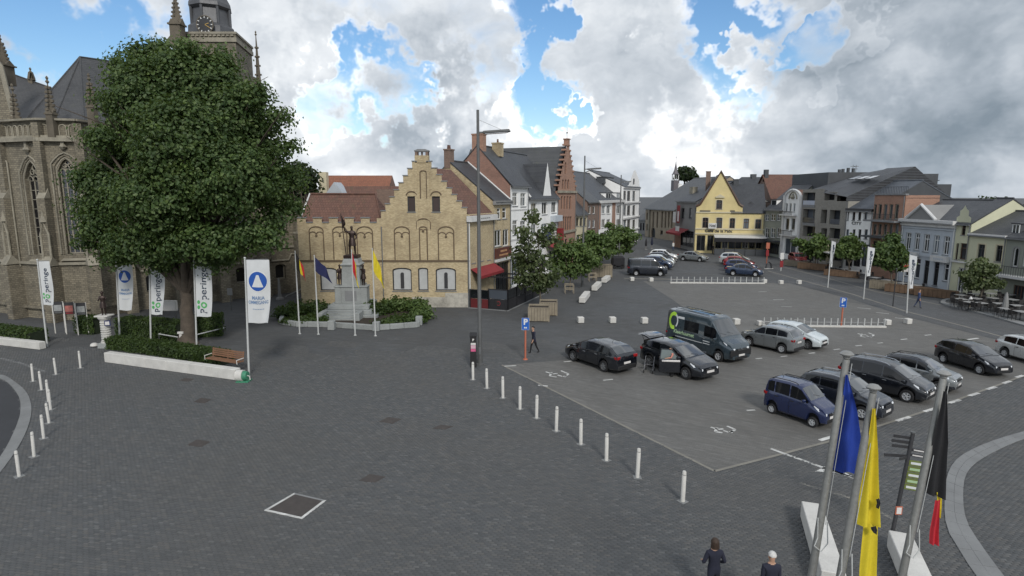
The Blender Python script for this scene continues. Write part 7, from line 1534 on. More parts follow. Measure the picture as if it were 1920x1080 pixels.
def ringp(r0, r1, a0, a1, cx_, cz, n=20, sq=1.25):
    return MB().grid(lambda u, v: vside(cx_ + (r0 + (r1 - r0) * v) * math.cos(a0 + (a1 - a0) * u), cz + sq * (r0 + (r1 - r0) * v) * math.sin(a0 + (a1 - a0) * u)), n, 2)
ringp(.26, .44, R(60), R(290), -2.02, 1.78).build('logo_swoosh', m_lime, lg); ringp(.30, .40, R(-50), R(60), -2.02, 1.78).build('logo_arc', m_pwhite, lg)
lettering('Kleerhuurnet', .30, lambda x, z_: vside(-1.02 + x, 1.14 + z_), m_pgreen, lg, fit=1.75, bold=.012)
MB().grid(lambda u, v: vside(-1.66 + .56 * u, 1.98 + .14 * v), 6, 1).build('white_panel', m_pwhite, lg); MB().grid(lambda u, v: vside(-1.75 + 2.3 * u, .84 + .045 * v), 10, 1).build('white_stripe', m_pwhite, lg)
for k in range(2): MB().grid(lambda u, v: vside(.62 + .55 * u, 1.0 - .14 * k + .05 * v), 6, 1).build('door_print', m_pwhite, lg)
MB().obox((2.70, 0, .62), .06, .92, .22, bev=.05).build('front_bumper', m_trim, vn)
for k in range(3): MB().tube([(x, y, 2.52) for x, y in ((-2.3, -.5 + .5 * k), (.6, -.5 + .5 * k))], .02, 5).build('roof_rib', c_slate, vn)
# ================================================================ street furniture
m_steel = mat('grey lamp paint', (.115, .118, .118), .5, .2, 1, 20, .05, .3); m_pole = mat('white flagpole', (.46, .47, .46), .5, .15, 1.5, 20, .05); m_wood = mat('weathered timber', (.25, .215, .16), .85, .3, 1.5, 18, .5); m_bench = mat('varnished timber', (.20, .105, .06), .6, .25, 2, 20, .3)
# bollards of the square
BOL = [(1280, 940, 883), (1195, 895, 841), (1137, 863, 813), (1089, 833, 786), (1043, 808, 762), (1006, 784, 741), (975, 767, 725), (943, 746, 706), (913, 728, 691), (887, 712, 679)]
ordn = ['nearest the camera', 'second from the camera', 'third from the camera', 'fourth from the camera', 'fifth from the camera', 'sixth from the camera', 'seventh from the camera', 'eighth from the camera', 'ninth from the camera', 'farthest, at the ticket machine']
def bollard(px, py, pt, label, group, r=.062, lean=0):
    b = G(px, py); h = HT(px, py, pt); t = thing('bollard', label, 'bollard', b, 0, group); t.rotation_euler = (random.gauss(0, .012), random.gauss(0, .012), random.uniform(0, 6))
    MB().lathe([(r * 1.02, 0), (r, .02), (r, h - .10), (r * .92, h - .09), (r * .92, h - .03), (r * .7, h)], (0, 0, 0), 14).build('post', m_conc, t, smooth=40); MB().lathe([(r * 1.03, 0), (r * 1.03, .018), (r * .98, .02)], (0, 0, h - .13), 14).build('band', m_steel, t)
    MB().obox((0, 0, .004), .15, .15, .006).build('foot_plate', m_kerb, t); return t
for (x, y, t), o in zip(BOL, ordn): bollard(x, y, t, 'white bollard in the diagonal row, ' + o, 'white bollards in the diagonal row', .075)
LB = [(105, 702, 671, 'white bollard standing alone left of the short white wall end'), (151, 690, 658, 'white bollard before the fluted column'), (62, 715, 682, 'white bollard at the head of the curved kerb row'), (78, 731, 696, 'second white bollard along the curved kerb'), (91, 753, 712, 'third white bollard along the curved kerb'), (95, 768, 730, 'fourth white bollard along the curved kerb'), (92, 793, 756, 'fifth white bollard along the curved kerb'), (82, 822, 778, 'sixth white bollard along the curved kerb'), (64, 856, 810, 'seventh white bollard along the curved kerb'), (36, 893, 845, 'nearest white bollard along the curved kerb at the left')]
for x, y, t, l in LB: bollard(x, y, t, l, 'white bollards along the curved kerb', .058)
# lamp posts
def lamp(label, px, py, ptop, parm, arm_px, w=.11):
    b = G(px, py); h = HT(px, py, ptop); ha = HT(px, py, parm); t = thing('street_lamp', label, 'street lamp', b, 0, 'tall lamp posts with flat arms'); k = FOC / b.y; L_ = arm_px / k
    MB().lathe([(w * 1.9, 0), (w * 1.9, .05), (w * 1.3, .08), (w * 1.15, 1.2), (w, 1.3), (w * .62, h)], (0, 0, 0), 12).build('post', m_steel, t, smooth=30)
    MB().obox((L_ * .5 + .05, 0, ha + .08), L_ * .5, .05, .05, M=Matrix.Rotation(R(-2.5), 3, 'Y')).build('arm', m_steel, t)
    MB().obox((L_ * .58, 0, ha + .10), L_ * .42, .30, .075, M=Matrix.Rotation(R(-4), 3, 'Y'), bev=.03).build('lamp_head', m_steel, t); MB().obox((L_ * .58, 0, ha + .01), L_ * .36, .24, .02, M=Matrix.Rotation(R(-4), 3, 'Y')).build('lamp_glass', m_lamp, t)
    MB().tube([(0, 0, h * .965), (L_ * .75, 0, ha + .2)], .012, 5).build('stay_wire', m_zinc, t)
    MB().obox((0, -w * 1.2, .9), .07, .02, .22).build('service_door', m_zinc, t); return t
lamp('tall grey lamp post beside the parking ticket machine', 900, 683, 206, 250, 58, .13); lamp('second tall lamp post behind the street trees', 1092, 537, 292, 318, 30, .12); lamp('slim lamp post farthest away, before the white curved gable', 1160, 498, 328, 342, 18, .12)
# ticket machine
b = G(888, 688); t = thing('ticket_machine', 'dark parking ticket machine with pink notices at the lamp post', 'ticket machine', b); hz = HT(888, 688, 627)
MB().obox((0, 0, hz * .5 - .05), .19, .14, hz * .5 - .05, bev=.02).build('cabinet', m_trim, t); MB().add([(-.22, -.17, hz - .12), (.22, -.17, hz - .12), (.22, .16, hz + .02), (-.22, .16, hz + .02), (-.22, -.17, hz - .06), (.22, -.17, hz - .06), (.22, .16, hz + .1), (-.22, .16, hz + .1)], [(0, 3, 2, 1), (4, 5, 6, 7), (0, 1, 5, 4), (1, 2, 6, 5), (2, 3, 7, 6), (3, 0, 4, 7)]).build('top', m_trim, t)
m_pink = mat('pink notice', (.55, .10, .22), .6, .1, 4, 30, 0)
for z0, z1, m_ in ((hz - .62, hz - .50, m_plate), (hz - .86, hz - .64, mat('pale pink notice', (.55, .36, .42), .6)), (hz - 1.04, hz - .88, m_pink)): MB().box(-.15, .15, -.155, -.142, z0, z1).build('notice', m_, t)
lettering('P', .2, lambda x, y: (x, -.16, hz - .32 + y), m_plate, t, 'parking_letter', .01)
# parking signs on red posts
m_sblue = mat('sign blue', (.012, .10, .42), .4, .05, 4, 30, 0); m_orangep = mat('orange red post', (.42, .13, .075), .6, .15, 2, 20, .05)
def psign(label, px, py, pt, rz=0.0, sub=False):
    b = G(px, py); h = HT(px, py, pt); t = thing('parking_sign', label, 'sign', b, rz, 'parking signs on red posts')
    MB().cyl((0, 0, 0), (0, 0, h), .062, n=12).cyl((0, 0, 0), (0, 0, .05), .16, .14, 12).build('post', m_orangep, t, smooth=40)
    pn = MB().obox((0, -.085, h - .38), .25, .014, .40, bev=.01).build('sign_panel', m_sblue, t); lettering('P', .52, lambda x, y: (x, -.101, h - .26 + y), m_wframe, pn, 'sign_letter', .02)
    MB().tube([(-.235, -.101, h - .765), (.235, -.101, h - .765), (.235, -.101, h + .005), (-.235, -.101, h + .005), (-.235, -.101, h - .765)], .008, 4).build('sign_border', m_wframe, pn); blur_print(.2, .1, lambda x, y: (x, -.101, h - .62 + y), m_wframe, pn, 2)
psign('blue parking sign on an orange post beside the walking man', 985, 674, 596); psign('blue parking sign on a red post at the pale barrier', 1577, 613, 558, R(-28))
# white concrete cubes
CUB = [(1090, 606, 11, 'leftmost white cube in the row before the van'), (1150, 606, 11, 'middle white cube in the row before the van'), (1210, 607, 11, 'white cube in the row just left of the van'), (1383, 609, 11, 'white cube showing right of the van roof'), (1186, 527, 7, 'white cube below the black far van'), (1222, 528, 7, 'white cube left of the far pale barrier'), (1435, 531, 7, 'white cube at the right end of the far pale barrier'), (1466, 533, 7, 'white cube standing alone right of the far barrier'), (1500, 533, 7, 'outermost far white cube by the street edge'), (1667, 610, 10, 'white cube at the right end of the near barrier'), (1706, 608, 10, 'white cube below the third white banner'), (1427, 611, 9, 'white cube behind the grey compact car')]
for x, y, w, l in CUB:
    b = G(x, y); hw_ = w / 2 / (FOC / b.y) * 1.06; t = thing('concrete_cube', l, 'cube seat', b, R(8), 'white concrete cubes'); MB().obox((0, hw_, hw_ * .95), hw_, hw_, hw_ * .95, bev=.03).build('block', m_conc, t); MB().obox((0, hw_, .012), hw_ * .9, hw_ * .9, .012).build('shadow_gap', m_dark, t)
# low barrier rails
def barrier(label, a, b, n, h, post=.045):
    A, B = G(*a), G(*b); d = B - A; L_ = d.length; t = thing('low_barrier', label, 'barrier', A, math.atan2(d.y, d.x), 'pale low barriers of the car park')
    MB().box(-.1, L_ + .1, -.12, .12, 0, .13).build('kerb_beam', m_conc, t)
    for k in range(n): x = L_ * k / (n - 1); MB().cyl((x, 0, .1), (x, 0, h), post, n=8).build('post', m_pole, t)
    MB().tube([(0, 0, h * .55), (L_, 0, h * .55)], .012, 5).build('rail_wire', m_zinc, t)
barrier('pale low barrier with upright posts at the far edge of the car park', (1258, 531), (1432, 532), 17, .78, .05); barrier('pale low barrier with posts behind the grey compact car', (1432, 612), (1658, 614), 19, .72, .045)
# white block seats, planters
def wblock(label, pa, pb, w, h):
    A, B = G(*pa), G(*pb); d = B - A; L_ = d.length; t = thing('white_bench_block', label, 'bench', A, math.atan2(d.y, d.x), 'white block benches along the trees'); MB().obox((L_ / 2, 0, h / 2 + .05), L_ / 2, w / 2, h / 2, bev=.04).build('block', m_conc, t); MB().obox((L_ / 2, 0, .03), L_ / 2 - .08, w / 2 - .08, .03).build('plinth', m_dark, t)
wblock('white block bench nearest, below the first street tree', (1091, 569), (1101, 556), .62, .55); wblock('white block bench in the middle of the three', (1114, 546), (1123, 537), .62, .55); wblock('white block bench farthest, at the third street tree', (1132, 531), (1140, 525), .62, .55)
def planter(label, px, py, w, d, h, rz=0.0, slats=7, group='wooden planter boxes', name='planter_box', m=None):
    b = G(px, py); t = thing(name, label, 'planter', b, rz, group); m = m or m_wood
    MB().box(-w / 2 + .06, w / 2 - .06, .06, d - .06, .04, h - .08).build('soil', MATS['soil'], t)
    for k in range(slats):
        x = -w / 2 + w * (k + .5) / slats; hx = w / slats / 2 - .012
        for y in (0, d): MB().obox((x, y, h / 2 + .02 + random.uniform(-.008, .008)), hx, .028, h / 2 - .02).build('slat', m, t)
    ns = max(3, int(slats * d / w))
    for k in range(ns):
        y = d * (k + .5) / ns
        for x in (-w / 2, w / 2): MB().obox((x, y, h / 2 + .02 + random.uniform(-.008, .008)), .028, d / ns / 2 - .012, h / 2 - .02).build('slat', m, t)
    for x in (-w / 2, w / 2):
        for y in (0, d): MB().obox((x, y, h / 2 + .01), .05, .05, h / 2 + .01).build('corner_post', m, t)
    MB().box(-w / 2 - .04, w / 2 + .04, -.05, .03, h, h + .05).box(-w / 2 - .04, w / 2 + .04, d - .03, d + .05, h, h + .05).build('rim', m, t); return t
planter('large wooden planter box with pale slats holding the ragged young tree', 1010, 603, 1.7, 1.6, 1.15, R(-4)); planter('second wooden planter box just behind the first', 1028, 592, 1.5, 1.5, 1.15, R(-4)); planter('wooden planter box farther back by the last street tree', 1131, 520, 2.2, 1.6, 1.5, R(-4)); 
def guard(label, px, py, w, h):
    b = G(px, py); t = thing('tree_guard', label, 'tree guard', b, 0, 'timber tree guards')
    for sx in (-1, 1):
        for sy in (0, 1): MB().box(sx * w / 2 - .03, sx * w / 2 + .03, sy * w - .03, sy * w + .03, 0, h).build('post', m_wood, t)
    for z in (h * .96, h * .5):
        MB().box(-w / 2, w / 2, -.025, .025, z - .04, z + .04).build('rail', m_wood, t); MB().box(-w / 2, w / 2, w - .025, w + .025, z - .04, z + .04).build('rail', m_wood, t)
guard('timber guard round the first street tree', 1068, 551, .9, 1.0); guard('timber guard round the second street tree', 1112, 528, .9, 1.0)

# ---------------------------------------------------------------- left: walls, bench, column, signs
def wall_run(label, pts, h, w, name='low_wall'):
    A = G(*pts[0]); t = thing(name, label, 'wall', A)
    for p, q in zip(pts[:-1], pts[1:]):
        P_, Q_ = G(*p), G(*q); d = Q_ - P_; n = max(1, round(d.length / 1.9)); a = math.atan2(d.y, d.x); e = Vector((-d.y, d.x, 0)).normalized()
        for k in range(n): c = P_ + d * ((k + .5) / n) - A + e * w / 2; MB().obox((c.x, c.y, h / 2), d.length / n / 2 - .004, w / 2, h / 2, a, bev=.02).build('wall_block', m_conc, t)
    return t
W1 = wall_run('long low white concrete wall with a bench on it before the huge tree', [(196, 679), (441, 713)], .62, .45); wall_run('short low white wall cut off by the left edge', [(-60, 640), (74, 656)], .5, .45)
A, B = G(388, 693), G(447, 703); d = (B - A).normalized(); bn = thing('bench', 'brown slatted wooden bench standing on the end of the long white wall', 'bench', A + Vector((0, .25, .62)), math.atan2(d.y, d.x)); Lb = (B - A).length
for k in range(4): MB().box(0, Lb, -.22 + .13 * k, -.11 + .13 * k, .0 + .05, .09).build('seat_slat', m_bench, bn)
for k in range(4): MB().box(0, Lb, .30 + .02 * k, .335 + .02 * k, .16 + .12 * k, .25 + .12 * k).build('back_slat', m_bench, bn)
for x in (.06, Lb / 2, Lb - .06):
    MB().tube([(x, .30, 0), (x, .40, .64)], .03, 6).build('back_support', m_bench, bn)
for x in (-.02, Lb + .02): MB().tube([(x, -.2, 0), (x, -.22, .24), (x, .3, .26)], .025, 6).build('arm_rest', m_conc, bn)
t = thing('hose_drum', 'white and green drum lying at the end of the long white wall', 'drum', G(457, 714)); MB().cyl((-.36, 0, .32), (.02, -.02, .32), .32, n=20).build('drum_shell', m_conc, t, smooth=40); MB().cyl((.02, -.02, .32), (.26, -.04, .32), .27, .24, 18).build('drum_core', mat('green enamel', (.05, .22, .13), .4), t, smooth=40); MB().box(-.3, .4, -.36, .25, 0, .05).build('stand', MATS['green enamel'], t); MB().tube([(.26, -.05, .32), (.4, -.1, .3), (.42, -.1, .1)], .03, 6).build('crank', m_conc, t)
# fluted column with dark bronze figure
b = G(202, 651); t = thing('fluted_column', 'white ringed column carrying a dark bronze figure and a blue sign', 'column', b); s = 1 / (FOC / b.y)
MB().obox((0, 0, .18), .42, .42, .18, bev=.02).build('base', m_ped, t)
hz = HT(202, 651, 593)
prof = [(.36, .36), (.36, .44)]
for k in range(9): z = .46 + (hz - .75) * k / 9; st = (hz - .75) / 9; prof += [(.24, z), (.31, z + st * .15), (.31, z + st * .6), (.24, z + st * .75)]
prof += [(.30, hz - .26), (.34, hz - .2), (.42, hz - .08), (.42, hz)]
MB().lathe(prof, (0, 0, 0), 18).build('ringed_shaft', m_conc, t, smooth=30); MB().obox((0, 0, hz + .05), .46, .40, .05, bev=.02).build('capital', m_conc, t)
o, info = statue('bronze_figure', V3(0, 0, hz + .1), R(20), 1.55, t, arms=[(V3(.3, -.3, -.8), V3(-.3, -.7, .3)), (V3(.3, -.2, -.9), V3(0, -.6, .4))])
sg = MB().obox((.38, -.32, hz - .42), .19, .015, .19, R(12), bev=.01).build('blue_sign', mat('navy sign', (.03, .04, .12), .5), t); MB().obox((.384, -.34, hz - .42), .13, .006, .12, R(12)).build('sign_print', m_plate, sg); MB().tube([(.0, -.2, hz - .4), (.38, -.3, hz - .4)], .02, 5).build('sign_bracket', m_zinc, t)
t = thing('white_boulder', 'small white painted boulder beside the ringed column', 'boulder', G(177, 650)); MB().lathe([(.18, 0), (.26, .08), (.22, .2), (.10, .27)], (0, 0, 0), 9).build('stone', m_conc, t, smooth=60)
# information boards
for i, (x, l) in enumerate(((104, 'information board with grey poster, leftmost of three'), (125, 'information board with red poster, middle of three'), (147, 'information board with dark poster, rightmost of three'))):
    b = G(x + 1, 625 + i * 1.5); t = thing('information_board', l, 'sign', b, R(16), 'information boards before the church'); h = HT(x, 625, 566)
    for u, yy in ((-.02, 0), (.62, .1)): MB().box(u - .035, u + .035, yy - .03, yy + .03, 0, h).build('post', m_conc, t)
    bd = MB().box(.02, .62, -.02, .03, h - .92, h).build('board', m_dframe, t); MB().box(.06, .58, -.028, -.021, h - .72, h - .25).build('poster', [mat('grey poster', (.28, .29, .29), .6, .3, 6, 30, 0), mat('red poster', (.36, .12, .10), .6, .5, 6, 30, 0), mat('pale poster', (.30, .31, .30), .6, .4, 6, 30, 0)][i], bd)
    MB().box(.08, .56, -.028, -.021, h - .88, h - .78).build('caption_strip', m_steel if i != 1 else m_redc, bd)
# tree guard rails, sign box, small sign
q = [G(299, 640), G(345, 648), G(421, 628), G(372, 622)]; t = thing('tree_rail', 'pale low rail round the trunk of the huge tree', 'rail', q[0])
for a, b in zip(q, q[1:] + q[:1]): MB().tube([a - q[0] + Vector((0, 0, .55)), b - q[0] + Vector((0, 0, .55))], .04, 6).build('rail', m_pole, t)
for a in q: MB().cyl(a - q[0], a - q[0] + Vector((0, 0, .57)), .03, n=6).build('post', m_steel, t)
t = thing('white_post_sign', 'short white marker post beside the trunk of the huge tree', 'post', G(341, 648)); MB().box(-.09, .09, -.06, .06, 0, .85).build('post', m_conc, t); MB().obox((0, -.01, .93), .2, .09, .08, bev=.02).build('cap', m_conc, t)
t = thing('white_notice_box', 'white notice box standing in the hedge behind the banners', 'notice box', G(321, 620)); MB().box(-.62, .62, -.12, .12, 1.6, 2.4).build('box', m_conc, t); MB().box(-.56, .56, -.135, -.121, 1.66, 2.34).build('panel', m_plate, t); [MB().box(x - .04, x + .04, -.04, .04, 0, 1.6).build('leg', m_steel, t) for x in (-.5, .5)]
t = thing('small_grey_sign', 'small grey sign on a thin post at the church wall', 'sign', G(434, 582)); MB().cyl((0, 0, 0), (0, 0, 1.9), .04, n=8).build('post', m_steel, t); MB().obox((0, -.05, 1.75), .24, .02, .32, bev=.01).build('plate', m_greyr, t)
t = thing('grey_obelisk_marker', 'slim grey pointed marker in the passage left of the gable house', 'marker', G(525, 562)); MB().lathe([(.42, 0), (.4, .2), (.2, .3), (.08, 2.2)], (0, 0, 0), 4).build('cone', m_greyr, t); MB().tube([(.3, .5, .2), (3.2, 3.5, 1.6)], .07, 6).build('handrail', m_greyr, t)

# ---------------------------------------------------------------- banners on the left
m_ban = mat('white banner cloth', (.56, .575, .58), .7, .10, 1.2, 30, .08); m_bblue = mat('banner blue', (.012, .075, .33), .6, .1, 3, 30, 0); m_bdark = mat('banner dark blue letters', (.020, .035, .065), .6); m_bgreen = mat('banner green', (.08, .36, .11), .6); m_bgrey = mat('banner grey letters', (.14, .22, .36), .6)
def banner(label, px, pyb, pyt, x1, kind, ph0=0.0, wave=.10, lean=0.0, group='white banners round the huge tree', pybot=None, tilt=0.0):
    b = G(px, pyb); k = FOC / b.y; top = AT(px + lean, pyt, b.y); t = thing('banner_flag', label, 'banner', b, 0, group); H_ = top.z; dx = top.x - b.x
    MB().tube([(0, 0, -.02), (dx * .5, 0, H_ * .5), (dx, 0, H_)], [.06, .055, .045], 10).lathe([(.05, 0), (.075, .03), (.04, .09)], (dx, 0, H_), 10).build('pole', m_pole, t, smooth=50)
    MB().tube([(dx, -.0, H_ - .05), (dx + abs(x1) / k * .94, -.0, H_ - .03)], .018, 6).build('cross_bar', m_zinc, t)
    Wd = x1 / k; Hb = H_ - AT(px, pybot, b.y).z - .06
    def S(u, v, off=0.0):                            # u across 0..1, v down 0..1
        xx = dx + (dx * (-v * Hb / H_)) + .07 + u * (Wd - .07) * (1 - .12 * v * v * u); yy = wave * math.sin(u * 5 + v * 4 + ph0) * u * (.35 + v) - off
        return Vector((xx, yy, H_ - .06 - v * Hb * (1 + tilt * u) + .03 * math.sin(u * 7 + ph0) * v))
    MB().grid(lambda u, v: S(u, v), 14, 24).build('cloth', m_ban, t, smooth=60)
    def on(x, y): return S(min(max(x / Wd, .02), .98), min(max(y / Hb, .01), .99), .012)
    if kind == 'town':                               # vertical lettering with two green leaves over the o
        for s_, ln_, yc in (('peringe', .55, .43), ('P', .075, .90)):
            vs, fs = text_mesh(s_, .62 * Wd, .008); x0_, x1_ = min(v[0] for v in vs), max(v[0] for v in vs); kk = Hb * ln_ / (x1_ - x0_); xm = (x0_ + x1_) / 2
            MB().add([on(Wd * .50 - v[1] * .95, Hb * yc - (v[0] - xm) * kk) for v in vs], fs).build('lettering', m_bdark, t)
        yo = Hb * .795; MB().add([on(Wd * .50 + rr * math.cos(a) * .15 * Wd / .5 * .5, yo + rr * math.sin(a) * .15 * Wd) for rr in (.62, 1.25) for a in np.linspace(0, 2 * math.pi, 15)[:-1]], [(i, (i + 1) % 14, 14 + (i + 1) % 14, 14 + i) for i in range(14)]).build('letter_o', m_bgreen, t)
        for s_ in (-1, 1): MB().add([on(Wd * (.16 + .10 * math.cos(a)), yo + s_ * Wd * .15 + Wd * .12 * math.sin(a)) for a in np.linspace(0, 2 * math.pi, 9)[:-1]], [tuple(range(8))]).build('leaf_mark', m_bgreen, t)
    else:
        cx_, cy_ = Wd * .48, Hb * .335; rr = Wd * .40; n = 26
        for r0, nm, m_, of in ((rr * 1.1, 'logo_rim', m_wframe, 0), (rr, 'logo_disc', m_bblue, .006)):
            MB().grid(lambda u, v, r0=r0, of=of: on(cx_ + r0 * (.02 + .98 * v) * math.cos(6.2832 * u), cy_ + r0 * (.02 + .98 * v) * math.sin(6.2832 * u)) + Vector((0, -of, 0)), 26, 5).build(nm, m_, t)
        MB().grid(lambda u, v: on(cx_ + rr * (u - .5) * (.26 + 1.0 * v), cy_ + rr * (-.66 + 1.26 * v)) + Vector((0, -.012, 0)), 5, 6).build('logo_robe', m_ban, t)
        lettering('MARIA', Wd * .21, lambda x, y: on(cx_ + x, Hb * .60 - y), m_bgrey, t, fit=Wd * .55, bold=.008); lettering('OMMEGANG', Wd * .19, lambda x, y: on(cx_ + x, Hb * .67 - y), m_bgrey, t, fit=Wd * .86, bold=.008); blur_print(Wd * .5, Wd * .025, lambda x, y: on(cx_ + x, Hb * .775 - y), m_bgrey, t, 5)
banner('narrow white town banner farthest left before the church', 89, 650, 488, 23, 'town', .4, .10, -19, pybot=572)
banner('white banner with blue disc logo left of the huge tree', 225, 641, 484, 30, 'logo', 1.2, .10, -8, pybot=582); banner('white town banner between the logo banner and the tree trunk', 283, 646, 500, 28, 'town', 2.0, .10, -3, pybot=590); banner('white town banner directly right of the tree trunk', 369, 656, 482, 33, 'town', .2, .10, -6, pybot=594); banner('largest white banner with blue disc logo at the end of the white wall', 467, 705, 485, 46, 'logo', .8, .16, -8, pybot=606)
GW = 'slim white banners along the street'
def slim(label, px, pyb, pyt, pybot, w, lean):
    b = G(px, pyb); k = FOC / b.y; top = AT(px + lean, pyt, b.y); t = thing('slim_banner', label, 'banner', b, 0, GW); H_ = top.z; dx = top.x - b.x
    MB().tube([(0, 0, 0), (dx, 0, H_)], [.06, .045], 8).build('pole', m_pole, t); zb_ = AT(px, pybot, b.y).z; W_ = w / k
    def S(u, v, off=0): z_ = H_ - .05 - (H_ - zb_) * v; return Vector((dx * z_ / H_ + .05 + W_ * u * (1 - .25 * v), .10 * math.sin(u * 4 + v * 5) - off, z_ - .12 * u * (1 - v)))
    MB().grid(lambda u, v: S(u, v), 6, 16).build('cloth', m_ban, t, smooth=60)
    vs, fs = text_mesh('Poperinge', .55 * W_, .01); wd = max(v[0] for v in vs) - min(v[0] for v in vs); L_ = H_ - zb_
    MB().add([S(min(max(.5 - v[1] / W_, 0), 1), min(max(.5 - v[0] / wd * .75, 0), 1), .012) for v in vs], fs).build('lettering', m_bdark, t)
slim('slim white banner beside the street, farthest of three', 1552, 539, 451, 500, 6, 8); slim('slim white banner beside the street, middle of three', 1619, 561, 462, 517, 11, 9); slim('slim white banner beside the street, nearest of three', 1700, 587, 477, 540, 12, 6)
# ---------------------------------------------------------------- flagpoles at the monument
m_fblk = mat('flag black', (.012, .012, .014), .8, .2, 3, 40, .1); m_fyel = mat('flag yellow', (.60, .48, .02), .75, .15, 3, 40, .1); m_fred = mat('flag red', (.45, .018, .03), .75, .15, 3, 40, .1); m_fblue = mat('flag blue', (.010, .040, .28), .75, .15, 3, 40, .1); m_fnavy = mat('flag navy', (.014, .018, .075), .75, .15, 3, 40, .1); m_fgold = mat('flag gold star', (.6, .42, .05), .6)
def mflag(label, px, pyb, pyt, hang, mats, ph):
    b = G(px, pyb); h = HT(px, pyb, pyt); k = FOC / b.y; t = thing('flagpole', label, 'flagpole', b, 0, 'flagpoles before the monument')
    MB().lathe([(.11, 0), (.11, .04), (.055, .06), (.05, h * .6), (.035, h), (.05, h + .02), (.02, h + .08)], (0, 0, 0), 10).build('pole', m_pole, t, smooth=30); ex, ey0, ey1 = hang
    n = len(mats)
    for i, m_ in enumerate(mats):
        def S(u, v, i=i):
            f = (i + u) / n; drop = (ey1 - ey0) / k; z_ = h - .08 - v * drop * (.55 + .0 * f) - f * drop * .52; return Vector((.04 + ex / k * f * (1 - .35 * (1 - v) * f), .12 * math.sin(f * 8 + v * 3 + ph) * (.3 + f), z_ - .05 * math.sin(f * 6)))
        MB().grid(S, 8, 14).build('flag_stripe', m_, t, smooth=60)
    return t
mflag('flagpole with drooping black, yellow and red flag left of the monument', 562, 626, 472, (18, 480, 532), (m_fblk, m_fblk, m_fyel, m_fred, m_fred), 0); mflag('flagpole with dark blue flag left of the monument', 597, 627, 480, (32, 482, 530), (m_fnavy, m_fnavy), 1); mflag('flagpole with red and yellow flag directly before the monument', 666, 629, 470, (10, 473, 540), (m_fred, m_fyel), 2); mflag('flagpole with yellow flag right of the monument', 704, 630, 467, (20, 470, 540), (m_fyel, m_fyel, m_fyel), .5)
# ---------------------------------------------------------------- right side: no-entry sign, thin posts, road works sign
def nosign(label, px, py, pt):
    b = G(px, py); h = HT(px, py, pt); t = thing('no_entry_sign', label, 'sign', b, R(-25)); MB().cyl((0, .03, 0), (0, .03, h), .05, n=8).build('post', m_pole, t); d = MB().cyl((0, -.03, h - .4), (0, .0, h - .4), .40, n=24).build('disc', mat('sign red', (.50, .015, .02), .4), t); MB().box(-.27, .27, -.036, -.031, h - .46, h - .34).build('bar', m_wframe, d); MB().box(-.38, .38, -.03, .0, h - 1.25, h - .84).build('sub_plate', m_plate, t)
nosign('round red no-entry sign before the blue house', 1692, 540, 489)
for px, py, pt, l in ((1464, 508, 474, 'white and red roadside marker post with two plates at the far street'), (1437, 497, 455, 'red roadside sign post before the small grey house')):
    b = G(px, py); h = HT(px, py, pt); t = thing('road_marker', l, 'sign', b); MB().cyl((0, 0, 0), (0, 0, h), .07, n=8).build('post', m_pole if px > 1450 else m_orangep, t); MB().box(-.26, .26, -.1, -.07, h - .9, h).build('plate', m_gutter if px > 1450 else m_orangep, t); MB().box(-.22, .22, -.1, -.07, h - 2.0, h - 1.1).build('red_plate', m_redc, t)
b = G(1674, 574); t = thing('dark_post', 'thin dark post beside the street before the no-entry sign', 'post', b); MB().cyl((0, 0, 0), (0, 0, HT(1674, 574, 505)), .05, n=8).lathe([(.06, 0), (.09, .05), (.03, .12)], (0, 0, HT(1674, 574, 505)), 8).build('post', m_dframe, t)
b = G(1441, 504); t = thing('sandwich_board', 'small dark arched road hump sign lying in the far street', 'sign', b); MB().tube([(-.4, 0, 0), (-.3, 0, .7), (0, 0, .95), (.3, 0, .7), (.4, 0, 0)], .1, 6).build('arch', m_dframe, t); MB().box(-.6, .6, -.2, .2, 0, .06).build('foot', m_conc, t)
# ================================================================ terraces
m_table = mat('table top', (.27, .27, .265), .5, .12, 3, 30, .05); m_chair = mat('dark rattan', (.020, .018, .017), .7, .3, 6, 60, .3); m_woodo = mat('orange brown timber', (.16, .10, .06), .75, .3, 2, 20, .3)
def make_table(label, group, loc, rz=0.0, w=.38):
    t = thing('cafe_table', label, 'table', loc, rz, group); MB().obox((0, 0, .74), w, w, .02, bev=.008).build('table_top', m_table, t); MB().cyl((0, 0, .03), (0, 0, .72), .035, n=8).build('stem', m_dframe, t); MB().lathe([(.24, 0), (.24, .02), (.05, .04)], (0, 0, 0), 10).build('foot', m_dframe, t); return t
def make_chair(label, group, loc, rz=0.0):
    t = thing('cafe_chair', label, 'chair', loc, rz, group); MB().obox((0, 0, .45), .21, .21, .025, bev=.01).build('seat', m_chair, t); MB().obox((0, .21, .68), .20, .02, .19, bev=.01).build('backrest', m_chair, t)
    for sx in (-1, 1):
        for sy in (-1, 1): MB().cyl((sx * .18, sy * .18, 0), (sx * .18, sy * .19, .44 if sy < 0 else .6), .016, n=6).build('leg', m_dframe, t)
        MB().tube([(sx * .20, -.16, .46), (sx * .21, -.16, .64), (sx * .20, .2, .66)], .014, 5).build('arm', m_chair, t)
    return t
GT1, GC1 = 'pale tables of the terrace at the right edge', 'dark chairs of the terrace at the right edge'
LT1, LC1 = 'pale topped table among the dark chairs of the terrace at the right edge', 'dark chair at the pale tables of the terrace at the right edge'
SIDE = ['far', 'left', 'near', 'right']
def nth(k): return ['first', 'second', 'third', 'fourth', 'fifth', 'sixth', 'seventh', 'eighth', 'ninth', 'tenth', 'eleventh', 'twelfth', 'thirteenth', 'fourteenth'][k]
ta = ch = None
